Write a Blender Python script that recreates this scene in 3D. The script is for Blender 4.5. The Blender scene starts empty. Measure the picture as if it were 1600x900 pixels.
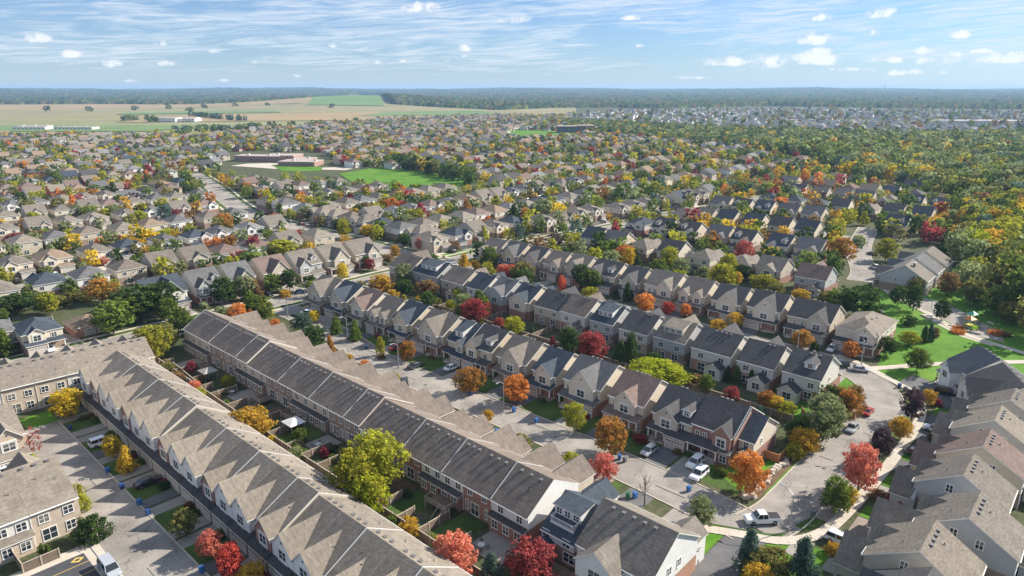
import bpy, bmesh, math, random
import numpy as np
from mathutils import Vector, Matrix
R = math.radians
rnd = random.Random(7)
sc = bpy.context.scene
C = sc.collection

# ------------------------------------------------------------------ camera
H_CAM = 70.0
PITCH = 16.3
cam = bpy.data.cameras.new("camera")
cam.sensor_width = 36.0
cam.lens = 36.0 * 1067.0 / 1600.0
cam.clip_start = 1.0
cam.clip_end = 60000.0
camo = bpy.data.objects.new("camera", cam)
camo.location = (0, 0, H_CAM)
camo.rotation_euler = (R(90 - PITCH), 0, 0)
C.objects.link(camo)
sc.camera = camo

# ------------------------------------------------------------------ light
SUN_AZ = 22.0      # degrees from +X towards +Y
SUN_EL = 33.0
sv = Vector((math.cos(R(SUN_AZ)) * math.cos(R(SUN_EL)), math.sin(R(SUN_AZ)) * math.cos(R(SUN_EL)), math.sin(R(SUN_EL))))
sun = bpy.data.lights.new("sun", 'SUN')
sun.energy = 5.0
sun.angle = R(0.53)
sun.color = (1.0, 0.935, 0.82)
suno = bpy.data.objects.new("sun", sun)
suno.rotation_euler = sv.to_track_quat('Z', 'Y').to_euler()
C.objects.link(suno)
sc.view_settings.view_transform = 'Standard'
sc.view_settings.look = 'None'
sc.view_settings.exposure = 0.92
sc.view_settings.gamma = 1.0
sc.cycles.max_bounces = 5
sc.cycles.volume_bounces = 0
sc.cycles.transparent_max_bounces = 4
sc.cycles.volume_step_rate = 4

world = bpy.data.worlds.new("World")
sc.world = world
world.use_nodes = True
wn = world.node_tree.nodes
wl = world.node_tree.links
wn.clear()


class NG:
    """small helper to chain nodes"""
    def __init__(s, tree):
        s.t = tree

    def n(s, typ, **kw):
        nd = s.t.nodes.new(typ)
        for k, v in kw.items():
            if k.startswith('i_'):
                key = k[2:]
                key = int(key) if key.isdigit() else key
                s.set(nd.inputs[key], v)
            else:
                setattr(nd, k, v)
        return nd

    def set(s, sock, v):
        if hasattr(v, 'is_output'):
            s.t.links.new(v, sock)
        else:
            sock.default_value = v

    def math(s, op, a, b=0.0, c=0.0, clamp=False):
        nd = s.t.nodes.new('ShaderNodeMath')
        nd.operation = op
        nd.use_clamp = clamp
        s.set(nd.inputs[0], a)
        s.set(nd.inputs[1], b)
        s.set(nd.inputs[2], c)
        return nd.outputs[0]

    def mix(s, f, a, b, blend='MIX'):
        nd = s.t.nodes.new('ShaderNodeMix')
        nd.data_type = 'RGBA'
        nd.blend_type = blend
        s.set(nd.inputs[0], f)
        s.set(nd.inputs[6], a)
        s.set(nd.inputs[7], b)
        return nd.outputs[2]

    def ramp(s, f, stops):
        nd = s.t.nodes.new('ShaderNodeValToRGB')
        cr = nd.color_ramp
        while len(cr.elements) < len(stops):
            cr.elements.new(0.5)
        for e, (p, c) in zip(cr.elements, stops):
            e.position = p
            e.color = c if len(c) == 4 else (*c, 1)
        s.set(nd.inputs[0], f)
        return nd.outputs[0]

    def noise(s, vec, scale, detail=3.0, rough=0.55, dim='3D'):
        nd = s.t.nodes.new('ShaderNodeTexNoise')
        nd.noise_dimensions = dim
        if vec is not None:
            s.t.links.new(vec, nd.inputs['Vector'])
        nd.inputs['Scale'].default_value = scale
        nd.inputs['Detail'].default_value = detail
        nd.inputs['Roughness'].default_value = rough
        return nd.outputs[0]


def build_world():
    g = NG(world.node_tree)
    sky = g.n('ShaderNodeTexSky', sky_type='NISHITA', sun_disc=False, sun_elevation=R(SUN_EL),
              sun_rotation=R(90 - SUN_AZ), altitude=300.0, air_density=1.0, dust_density=0.6, ozone_density=1.6)
    co = g.n('ShaderNodeTexCoord').outputs['Generated']
    sep = g.n('ShaderNodeSeparateXYZ')
    g.set(sep.inputs[0], co)
    x, y, z = sep.outputs
    zc = g.math('MAXIMUM', z, 0.012)
    # a flat cloud sheet far above: direction divided by its height
    px = g.math('DIVIDE', x, g.math('ADD', zc, 0.035))
    py = g.math('DIVIDE', y, g.math('ADD', zc, 0.035))
    az = g.math('MULTIPLY', g.math('ARCTAN2', x, y), 180 / math.pi)
    el = g.math('MULTIPLY', g.math('ARCSINE', z), 180 / math.pi)
    cmb = g.n('ShaderNodeCombineXYZ')
    tilt = g.math('SUBTRACT', el, g.math('MULTIPLY', az, 0.055))
    g.set(cmb.inputs[0], g.math('ADD', g.math('MULTIPLY', az, 0.055), g.math('MULTIPLY', el, 0.03)))
    g.set(cmb.inputs[1], g.math('MULTIPLY', tilt, 0.36)); g.set(cmb.inputs[2], g.math('MULTIPLY', y, 0.5))
    warp_ = g.n('ShaderNodeTexNoise'); g.set(warp_.inputs['Vector'], cmb.outputs[0]); warp_.inputs['Scale'].default_value = 1.6; warp_.inputs['Detail'].default_value = 3
    wv = g.n('ShaderNodeVectorMath', operation='SCALE'); g.set(wv.inputs[0], warp_.outputs[1]); wv.inputs['Scale'].default_value = 0.55
    wa = g.n('ShaderNodeVectorMath', operation='ADD'); g.set(wa.inputs[0], cmb.outputs[0]); g.set(wa.inputs[1], wv.outputs[0])
    cir = g.noise(wa.outputs[0], 1.5, 8.0, 0.60)
    cirm = g.ramp(cir, [(0.33, (0, 0, 0)), (0.53, (1, 1, 1))])
    mp = g.n('ShaderNodeMapping'); g.set(mp.inputs[0], wa.outputs[0]); mp.inputs['Scale'].default_value = (1.5, 5.0, 1)
    wisp = g.noise(mp.outputs[0], 3.0, 6.0, 0.65)
    cirm = g.math('MULTIPLY', cirm, g.ramp(wisp, [(0.32, (.25,) * 3), (0.62, (1,) * 3)]))
    cirm = g.math('MULTIPLY', cirm, g.ramp(z, [(0.008, (.45,) * 3), (0.035, (1,) * 3)]))
    haze = g.ramp(z, [(0.0, (.56,) * 3), (0.05, (.28,) * 3), (0.14, (.08,) * 3), (0.4, (.05,) * 3)])
    cirm = g.math('MAXIMUM', g.math('MULTIPLY', cirm, 0.85), haze)
    skyc = g.mix(1.0, sky.outputs[0], (0.42, 0.71, 1.12, 1), 'MULTIPLY')
    base = g.mix(cirm, skyc, (6.6, 7.4, 8.3, 1))
    # cumulus puffs: (azimuth deg right of +Y, elevation deg, half width deg, half height deg)
    n1 = g.noise(co, 55.0, 6.0, 0.68)
    n1 = g.math('SUBTRACT', n1, 0.5)
    n2 = g.math('SUBTRACT', g.noise(co, 17.0, 3.0, 0.5), 0.5)
    def ae(pxx, pyy):
        dx = (pxx - 800) / 1067.0
        b = (pyy - 450) / 1067.0
        cp, sp = math.cos(R(PITCH)), math.sin(R(PITCH))
        yy = cp - b * sp
        zz = -(sp + b * cp)
        return math.degrees(math.atan2(dx, yy)), math.degrees(math.atan2(zz, math.hypot(dx, yy)))
    puffs = [(1275, 61, 26, 10), (1160, 96, 62, 8), (1200, 98, 20, 9), (1275, 93, 44, 10), (1285, 80, 20, 6), (1390, 92, 22, 5),
             (1440, 79, 24, 6), (1465, 94, 34, 7), (1500, 54, 12, 6), (1490, 84, 10, 6), (1560, 93, 34, 7), (1395, 93, 18, 5),
             (1370, 20, 24, 9), (1363, 52, 14, 5), (1285, 28, 16, 5), (1535, 80, 16, 4), (1000, 71, 7, 4), (905, 94, 9, 4),
             (813, 30, 18, 10), (660, 12, 24, 10), (728, 75, 13, 7), (727, 87, 9, 4), (592, 97, 10, 4), (630, 95, 7, 3), (265, 98, 15, 5),
             (175, 98, 12, 8), (396, 97, 7, 4), (255, 67, 12, 6), (335, 79, 10, 5), (520, 71, 9, 4), (1080, 121, 36, 3), (465, 118, 8, 3),
             (1440, 113, 60, 5), (1330, 108, 30, 4), (780, 33, 12, 5), (1570, 88, 20, 8), (60, 60, 20, 7), (110, 84, 18, 6), (345, 126, 12, 3),
             (1080, 95, 8, 3), (1170, 48, 6, 8), (985, 28, 16, 4), (700, 94, 8, 3), (206, 126, 10, 3)]
    tot = None
    shade = None
    for (a, b, w, h) in puffs:
        A, E = ae(a, b)
        w = w / 18.6; h = h / 18.6 * 1.15
        dx = g.math('DIVIDE', g.math('SUBTRACT', az, A), w)
        dy = g.math('DIVIDE', g.math('SUBTRACT', el, E - h * .2), h)
        low = g.math('MULTIPLY', g.math('MINIMUM', dy, 0.0), 1.0)   # flatter base
        r2 = g.math('ADD', g.math('MULTIPLY', dx, dx), g.math('MULTIPLY', g.math('ADD', dy, low), g.math('ADD', dy, low)))
        m = g.math('SUBTRACT', 1.0, r2)
        tot = m if tot is None else g.math('MAXIMUM', tot, m)
    tot = g.math('ADD', tot, g.math('ADD', g.math('MULTIPLY', n1, 4.6), g.math('MULTIPLY', n2, 3.0)))
    cum = g.ramp(g.math('MULTIPLY', tot, .6), [(0.0, (0, 0, 0)), (0.85, (1, 1, 1))])
    lit = g.ramp(g.math('ADD', tot, g.math('MULTIPLY', n1, 2.0)), [(0.2, (5.6, 6.2, 7.1)), (1.0, (8.6, 8.8, 9.0))])
    col = g.mix(g.math('MULTIPLY', cum, 0.88), base, lit)
    bg = g.n('ShaderNodeBackground')
    g.set(bg.inputs[0], col)
    bg.inputs[1].default_value = 0.064
    out = g.n('ShaderNodeOutputWorld')
    g.set(out.inputs[0], bg.outputs[0])


build_world()
world.cycles.sampling_method = 'MANUAL'
world.cycles.sample_map_resolution = 256

# ------------------------------------------------------------------ survey helpers
FPX = 1067.0
def at(px, py, h=0.0):
    """ground point (at height h) that a surveyed bearing of the photograph meets"""
    p = R(PITCH)
    b = py - 450
    dy = FPX * math.cos(p) - b * math.sin(p)
    dz = -(FPX * math.sin(p) + b * math.cos(p))
    t = (H_CAM - h) / -dz
    return ((px - 800) * t, dy * t)

def proj(x, y, z=0.0):
    p = R(PITCH)
    zz = z - H_CAM
    d = y * math.cos(p) - zz * math.sin(p)
    if d < 1:
        return (-9999, -9999)
    return (800 + FPX * x / d, 450 + FPX * -(y * math.sin(p) + zz * math.cos(p)) / d)

AX = R(-42.5)
UU = (math.cos(AX), math.sin(AX))
VV = (-math.sin(AX), math.cos(AX))
def W(a, b):
    """street grid (a along the terraces, b away from the camera) to world"""
    return (a * UU[0] + b * VV[0], a * UU[1] + b * VV[1])
def AB(x, y):
    return (x * UU[0] + y * UU[1], x * VV[0] + y * VV[1])

def inside(x, y, poly):
    c = False
    n = len(poly)
    for i in range(n):
        x1, y1 = poly[i]; x2, y2 = poly[(i + 1) % n]
        if (y1 > y) != (y2 > y) and x < (x2 - x1) * (y - y1) / (y2 - y1) + x1:
            c = not c
    return c

# ------------------------------------------------------------------ materials
MATS = {}
def newmat(name):
    m = bpy.data.materials.new(name)
    m.use_nodes = True
    m.node_tree.nodes.clear()
    return m, NG(m.node_tree)

def finish(g, col, rough=0.8, spec=0.3, metal=0.0, bump=None, bump_s=0.3, dist=0.02, coat=0.0):
    b = g.n('ShaderNodeBsdfPrincipled')
    g.set(b.inputs['Base Color'], col)
    g.set(b.inputs['Roughness'], rough)
    b.inputs['Specular IOR Level'].default_value = spec
    b.inputs['Metallic'].default_value = metal
    b.inputs['Coat Weight'].default_value = coat
    if bump is not None:
        bn = g.n('ShaderNodeBump')
        bn.inputs['Strength'].default_value = bump_s
        bn.inputs['Distance'].default_value = dist
        g.set(bn.inputs['Height'], bump)
        g.t.links.new(bn.outputs[0], b.inputs['Normal'])
    o = g.n('ShaderNodeOutputMaterial')
    g.t.links.new(b.outputs[0], o.inputs[0])
    return b

def c4(c):
    return (c[0], c[1], c[2], 1)

def plain(name, col, rough=0.7, spec=0.3, metal=0.0, var=0.12, scale=2.0, coat=0.0):
    if name in MATS: return MATS[name]
    m, g = newmat(name)
    co = g.n('ShaderNodeTexCoord').outputs['Object']
    n = g.noise(co, scale, 4.0, 0.6)
    rndv = g.n('ShaderNodeObjectInfo').outputs['Random']
    f = g.math('ADD', g.math('MULTIPLY', g.math('SUBTRACT', n, 0.5), var * 3), g.math('MULTIPLY', g.math('SUBTRACT', rndv, 0.5), var))
    f = g.math('ADD', f, 1.0)
    hs = g.n('ShaderNodeHueSaturation')
    g.set(hs.inputs['Color'], c4(col)); g.set(hs.inputs['Value'], f)
    finish(g, hs.outputs[0], rough, spec, metal, coat=coat)
    MATS[name] = m
    return m

def roofmat(name, col):
    if name in MATS: return MATS[name]
    m, g = newmat(name)
    co = g.n('ShaderNodeTexCoord').outputs['Object']
    br = g.n('ShaderNodeTexBrick')
    g.set(br.inputs['Vector'], co)
    br.inputs['Scale'].default_value = 1.0
    br.inputs['Brick Width'].default_value = 0.62
    br.inputs['Row Height'].default_value = 0.19
    br.inputs['Mortar Size'].default_value = 0.018
    br.inputs['Mortar Smooth'].default_value = 0.3
    br.inputs['Color1'].default_value = (0.80, 0.80, 0.80, 1)
    br.inputs['Color2'].default_value = (1.18, 1.17, 1.15, 1)
    br.inputs['Mortar'].default_value = (0.66, 0.66, 0.66, 1)
    n1 = g.noise(co, 0.45, 4.0, 0.65)
    n2 = g.noise(co, 7.0, 3.0, 0.7)
    mp = g.n('ShaderNodeMapping'); g.set(mp.inputs[0], co); mp.inputs['Scale'].default_value = (1.6, 0.22, 0.4)
    n3 = g.noise(mp.outputs[0], 1.0, 3.0, 0.6)
    f = g.math('ADD', g.math('MULTIPLY', g.math('SUBTRACT', n1, 0.5), 0.75), g.math('MULTIPLY', g.math('SUBTRACT', n2, 0.5), 0.65))
    f = g.math('ADD', f, g.math('MULTIPLY', g.math('SUBTRACT', n3, 0.5), 0.42))
    f = g.math('ADD', f, 1.0)
    rv = g.n('ShaderNodeObjectInfo').outputs['Random']
    hs = g.n('ShaderNodeHueSaturation')
    g.set(hs.inputs['Color'], g.mix(1.0, c4(col), br.outputs[0], 'MULTIPLY'))
    g.set(hs.inputs['Value'], g.math('MULTIPLY', f, g.math('ADD', 0.9, g.math('MULTIPLY', rv, 0.2))))
    finish(g, hs.outputs[0], 0.92, 0.15, bump=n2, bump_s=0.4, dist=0.03)
    MATS[name] = m
    return m

def sidingmat(name, col):
    if name in MATS: return MATS[name]
    m, g = newmat(name)
    co = g.n('ShaderNodeTexCoord').outputs['Object']
    sep = g.n('ShaderNodeSeparateXYZ'); g.set(sep.inputs[0], co)
    lap = g.math('FRACT', g.math('MULTIPLY', sep.outputs[2], 1 / 0.2))
    lapd = g.ramp(lap, [(0.0, (0.72,) * 3), (0.14, (1,) * 3), (1.0, (1.02,) * 3)])
    n1 = g.noise(co, 0.8, 4.0, 0.6)
    f = g.math('ADD', 0.88, g.math('MULTIPLY', n1, 0.24))
    rv = g.n('ShaderNodeObjectInfo').outputs['Random']
    hs = g.n('ShaderNodeHueSaturation')
    g.set(hs.inputs['Color'], g.mix(1.0, c4(col), lapd, 'MULTIPLY'))
    g.set(hs.inputs['Value'], f)
    finish(g, hs.outputs[0], 0.6, 0.3, bump=lap, bump_s=0.3, dist=0.02)
    MATS[name] = m
    return m

def brickmat(name, col, col2):
    if name in MATS: return MATS[name]
    m, g = newmat(name)
    co = g.n('ShaderNodeTexCoord').outputs['Object']
    sep = g.n('ShaderNodeSeparateXYZ'); g.set(sep.inputs[0], co)
    cmb = g.n('ShaderNodeCombineXYZ')
    g.set(cmb.inputs[0], g.math('ADD', sep.outputs[0], sep.outputs[1])); g.set(cmb.inputs[1], sep.outputs[2])
    br = g.n('ShaderNodeTexBrick')
    g.set(br.inputs['Vector'], cmb.outputs[0])
    br.inputs['Scale'].default_value = 1.0
    br.inputs['Brick Width'].default_value = 0.30
    br.inputs['Row Height'].default_value = 0.11
    br.inputs['Mortar Size'].default_value = 0.012
    br.inputs['Color1'].default_value = c4(col)
    br.inputs['Color2'].default_value = c4(col2)
    br.inputs['Mortar'].default_value = (0.42, 0.38, 0.34, 1)
    n1 = g.noise(co, 1.2, 4.0, 0.6)
    hs = g.n('ShaderNodeHueSaturation')
    g.set(hs.inputs['Color'], br.outputs[0])
    g.set(hs.inputs['Value'], g.math('ADD', 0.75, g.math('MULTIPLY', n1, 0.5)))
    finish(g, hs.outputs[0], 0.9, 0.2)
    MATS[name] = m
    return m

def groundmat(name, cols, s1, s2, rough=0.95, bump=0.0, cracks=False):
    """mottled ground colour between two or three tones"""
    if name in MATS: return MATS[name]
    m, g = newmat(name)
    ge = g.n('ShaderNodeNewGeometry').outputs['Position']
    n1 = g.noise(ge, s1, 4.0, 0.6)
    n2 = g.noise(ge, s2, 4.0, 0.7)
    f = g.math('ADD', g.math('MULTIPLY', n1, 0.55), g.math('MULTIPLY', n2, 0.45))
    stops = [(0.36 + 0.28 * i / max(1, len(cols) - 1), cols[i]) for i in range(len(cols))]
    col = g.ramp(f, stops)
    if cracks:
        vo = g.n('ShaderNodeTexVoronoi', feature='DISTANCE_TO_EDGE')
        wob = g.n('ShaderNodeVectorMath', operation='ADD')
        nn = g.n('ShaderNodeTexNoise'); g.set(nn.inputs['Vector'], ge); nn.inputs['Scale'].default_value = 0.35
        sc3 = g.n('ShaderNodeVectorMath', operation='SCALE'); g.set(sc3.inputs[0], nn.outputs[1]); sc3.inputs['Scale'].default_value = 5.0
        g.set(wob.inputs[0], ge); g.set(wob.inputs[1], sc3.outputs[0])
        g.set(vo.inputs['Vector'], wob.outputs[0]); vo.inputs['Scale'].default_value = 0.07
        cr = g.ramp(vo.outputs['Distance'], [(0.0, (0.62,) * 3), (0.010, (1,) * 3)])
        col = g.mix(1.0, col, cr, 'MULTIPLY')
        n3 = g.noise(ge, 0.09, 2.0, 0.5)
        col = g.mix(1.0, col, g.ramp(n3, [(0.36, (0.82,) * 3), (0.62, (1.08,) * 3)]), 'MULTIPLY')
    finish(g, col, rough, 0.2, bump=n2, bump_s=0.35, dist=0.05 + bump)
    MATS[name] = m
    return m

def foliage(name, lo, hi, trans=0.42):
    """leaf colour: lo to hi by tone, which drops in inner and lower clumps"""
    if name in MATS: return MATS[name]
    m, g = newmat(name)
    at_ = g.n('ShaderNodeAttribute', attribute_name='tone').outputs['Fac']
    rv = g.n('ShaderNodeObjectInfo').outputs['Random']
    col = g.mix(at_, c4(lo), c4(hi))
    hs = g.n('ShaderNodeHueSaturation')
    g.set(hs.inputs['Color'], col)
    g.set(hs.inputs['Value'], g.math('ADD', 0.85, g.math('MULTIPLY', rv, 0.3)))
    g.set(hs.inputs['Hue'], g.math('ADD', 0.492, g.math('MULTIPLY', rv, 0.016)))
    d = g.n('ShaderNodeBsdfDiffuse'); g.set(d.inputs[0], hs.outputs[0])
    t = g.n('ShaderNodeBsdfTranslucent'); g.set(t.inputs[0], hs.outputs[0])
    mx = g.n('ShaderNodeMixShader'); mx.inputs[0].default_value = trans
    g.t.links.new(d.outputs[0], mx.inputs[1]); g.t.links.new(t.outputs[0], mx.inputs[2])
    o = g.n('ShaderNodeOutputMaterial'); g.t.links.new(mx.outputs[0], o.inputs[0])
    MATS[name] = m
    return m

def vcolmat(name, rough=0.9, noise_amt=0.3, scale=0.5, trans=0.0):
    """colour from the mesh's own per-face colour"""
    if name in MATS: return MATS[name]
    m, g = newmat(name)
    at_ = g.n('ShaderNodeAttribute', attribute_name='col').outputs['Color']
    ge = g.n('ShaderNodeNewGeometry').outputs['Position']
    n = g.noise(ge, scale, 3.0, 0.6)
    hs = g.n('ShaderNodeHueSaturation')
    g.set(hs.inputs['Color'], at_); g.set(hs.inputs['Value'], g.math('ADD', 1 - noise_amt / 2, g.math('MULTIPLY', n, noise_amt)))
    d = g.n('ShaderNodeBsdfDiffuse'); g.set(d.inputs[0], hs.outputs[0])
    o = g.n('ShaderNodeOutputMaterial')
    if trans:
        t = g.n('ShaderNodeBsdfTranslucent'); g.set(t.inputs[0], hs.outputs[0])
        mx = g.n('ShaderNodeMixShader'); mx.inputs[0].default_value = trans
        g.t.links.new(d.outputs[0], mx.inputs[1]); g.t.links.new(t.outputs[0], mx.inputs[2])
        g.t.links.new(mx.outputs[0], o.inputs[0])
    else:
        g.t.links.new(d.outputs[0], o.inputs[0])
    MATS[name] = m
    return m

ROOFC = {
    'slate blue': (0.060, 0.072, 0.090),
    'charcoal': (0.085, 0.082, 0.084),
    'dark brown': (0.190, 0.156, 0.132),
    'grey brown': (0.185, 0.162, 0.138),
    'light grey': (0.205, 0.200, 0.195),
    'reddish brown': (0.185, 0.135, 0.118),
    'tan': (0.25, 0.185, 0.135),
    'weathered brown': (0.225, 0.194, 0.160),
    'mid grey': (0.135, 0.132, 0.134),
}
SIDC = {
    'cream': (0.62, 0.55, 0.45), 'beige': (0.50, 0.44, 0.36), 'white': (0.70, 0.69, 0.67),
    'grey': (0.42, 0.42, 0.42), 'sand': (0.56, 0.48, 0.36), 'pale': (0.60, 0.57, 0.52),
}
BRIC = {
    'red': ((0.30, 0.115, 0.075), (0.23, 0.085, 0.06)), 'brown': ((0.26, 0.165, 0.12), (0.20, 0.125, 0.095)),
    'yellow': ((0.50, 0.38, 0.25), (0.43, 0.32, 0.21)), 'orange': ((0.42, 0.185, 0.10), (0.34, 0.14, 0.08)),
    'buff': ((0.52, 0.42, 0.31), (0.45, 0.36, 0.27)),
}
def M_roof(n): return roofmat('roof ' + n, ROOFC[n])
def M_side(n): return sidingmat('siding ' + n, SIDC[n])
def M_brick(n): return brickmat('brick ' + n, *BRIC[n])
def M_wall(n): return M_brick(n[6:]) if n.startswith('brick ') else M_side(n)
m_trim = plain('white trim', (0.74, 0.72, 0.68), 0.5, var=0.05)
def glassmat():
    m, g = newmat('window glass')
    rv = g.n('ShaderNodeObjectInfo').outputs['Random']
    co = g.n('ShaderNodeTexCoord').outputs['Object']
    sep = g.n('ShaderNodeSeparateXYZ'); g.set(sep.inputs[0], co)
    pale = g.ramp(rv, [(0.0, (.03, .038, .048)), (0.52, (.035, .045, .055)), (0.56, (.16, .155, .14)), (0.78, (.24, .23, .20)), (0.82, (.05, .06, .07))])
    blind = g.math('GREATER_THAN', sep.outputs[2], g.math('MULTIPLY', g.math('FRACT', g.math('MULTIPLY', rv, 7.3)), 1.6))
    col = g.mix(g.math('MULTIPLY', blind, .8), (0.03, .04, .05, 1), pale)
    finish(g, col, 0.07, 0.8)
    MATS['window glass'] = m
    return m
m_glass = glassmat()
m_gdoor = plain('garage door paint', (0.50, 0.46, 0.41), 0.5, var=0.15)
m_fdoor = plain('front door paint', (0.10, 0.06, 0.05), 0.45, var=0.5)
m_vent = plain('roof vent metal', (0.16, 0.15, 0.15), 0.6)
m_ventl = plain('pale vent metal', (0.55, 0.54, 0.52), 0.5)
m_shadowbox = plain('dark opening', (0.02, 0.02, 0.02), 0.9)
m_conc = groundmat('concrete', [(0.42, 0.37, 0.31), (0.55, 0.49, 0.41)], 0.35, 6.0)
m_kerb = groundmat('kerb concrete', [(0.40, 0.35, 0.29), (0.56, 0.49, 0.40)], 0.8, 7.0)
m_asph = groundmat('street asphalt', [(0.20, 0.18, 0.162), (0.285, 0.258, 0.23), (0.35, 0.315, 0.28)], 0.22, 3.0, cracks=True)
m_drive = groundmat('driveway asphalt', [(0.10, 0.098, 0.10), (0.16, 0.155, 0.155)], 0.3, 5.0)
m_drive2 = groundmat('driveway concrete', [(0.25, 0.225, 0.20), (0.33, 0.30, 0.265)], 0.3, 5.0)
m_drive3 = groundmat('driveway pavers', [(0.22, 0.175, 0.15), (0.31, 0.255, 0.22)], 0.6, 8.0)
m_lot = groundmat('parking asphalt', [(0.055, 0.055, 0.062), (0.085, 0.085, 0.09)], 0.3, 5.0)
m_grass = groundmat('lawn', [(0.035, 0.060, 0.014), (0.060, 0.105, 0.020), (0.105, 0.135, 0.035)], 0.12, 1.6)
m_park = groundmat('park lawn', [(0.055, 0.125, 0.010), (0.080, 0.195, 0.013), (0.14, 0.235, 0.026)], 0.06, 0.8)
m_yard = groundmat('yard ground', [(0.035, 0.050, 0.018), (0.070, 0.080, 0.034), (0.12, 0.105, 0.068)], 0.10, 0.8)
m_mulch = groundmat('mulch', [(0.10, 0.06, 0.04), (0.17, 0.11, 0.07)], 0.8, 5.0)
m_deck = plain('deck wood', (0.17, 0.12, 0.085), 0.8, var=0.3, scale=3)
m_fence = plain('fence wood', (0.20, 0.155, 0.115), 0.85, var=0.3, scale=2)
m_fence_o = plain('orange cedar fence wood', (0.42, 0.20, 0.09), 0.8, var=0.25, scale=2)
m_fcap = plain('fence cap wood', (0.42, 0.35, 0.28), 0.8, var=0.2, scale=2)
m_bark = plain('bark', (0.12, 0.085, 0.06), 0.95, var=0.4, scale=6)
m_metal = plain('galvanised metal', (0.36, 0.36, 0.36), 0.45, 0.5, 0.4)
m_tyre = plain('tyre rubber', (0.02, 0.02, 0.02), 0.85)
m_rim = plain('wheel rim', (0.35, 0.35, 0.36), 0.35, 0.5, 0.7)
m_carglass = plain('car glass', (0.02, 0.025, 0.03), 0.05, 0.9, var=0.05)
m_lampglass = plain('lamp lens', (0.75, 0.76, 0.78), 0.2, 0.6)
m_tail = plain('tail lamp', (0.35, 0.015, 0.01), 0.3, 0.5)

FOL = {
    'green': ((0.050, 0.085, 0.018), (0.20, 0.26, 0.050)),
    'dark green': ((0.024, 0.052, 0.016), (0.10, 0.155, 0.040)),
    'yellow-green': ((0.12, 0.14, 0.018), (0.50, 0.48, 0.050)),
    'lime': ((0.13, 0.17, 0.014), (0.50, 0.53, 0.040)),
    'yellow': ((0.30, 0.21, 0.018), (0.78, 0.58, 0.050)),
    'golden': ((0.26, 0.16, 0.020), (0.70, 0.45, 0.060)),
    'orange': ((0.32, 0.13, 0.032), (0.76, 0.29, 0.080)),
    'orange and green': ((0.11, 0.12, 0.024), (0.60, 0.26, 0.065)),
    'red': ((0.30, 0.050, 0.032), (0.68, 0.14, 0.090)),
    'coral red': ((0.34, 0.10, 0.065), (0.78, 0.26, 0.19)),
    'crimson': ((0.12, 0.030, 0.028), (0.44, 0.085, 0.090)),
    'purple': ((0.035, 0.020, 0.024), (0.14, 0.090, 0.10)),
    'russet': ((0.12, 0.075, 0.034), (0.34, 0.21, 0.090)),
    'olive': ((0.090, 0.094, 0.028), (0.31, 0.29, 0.085)),
    'blue-green': ((0.034, 0.066, 0.048), (0.15, 0.22, 0.17)),
    'sage': ((0.095, 0.125, 0.052), (0.36, 0.40, 0.18)),
}
def M_fol(n): return foliage('foliage ' + n, *FOL[n])

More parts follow.
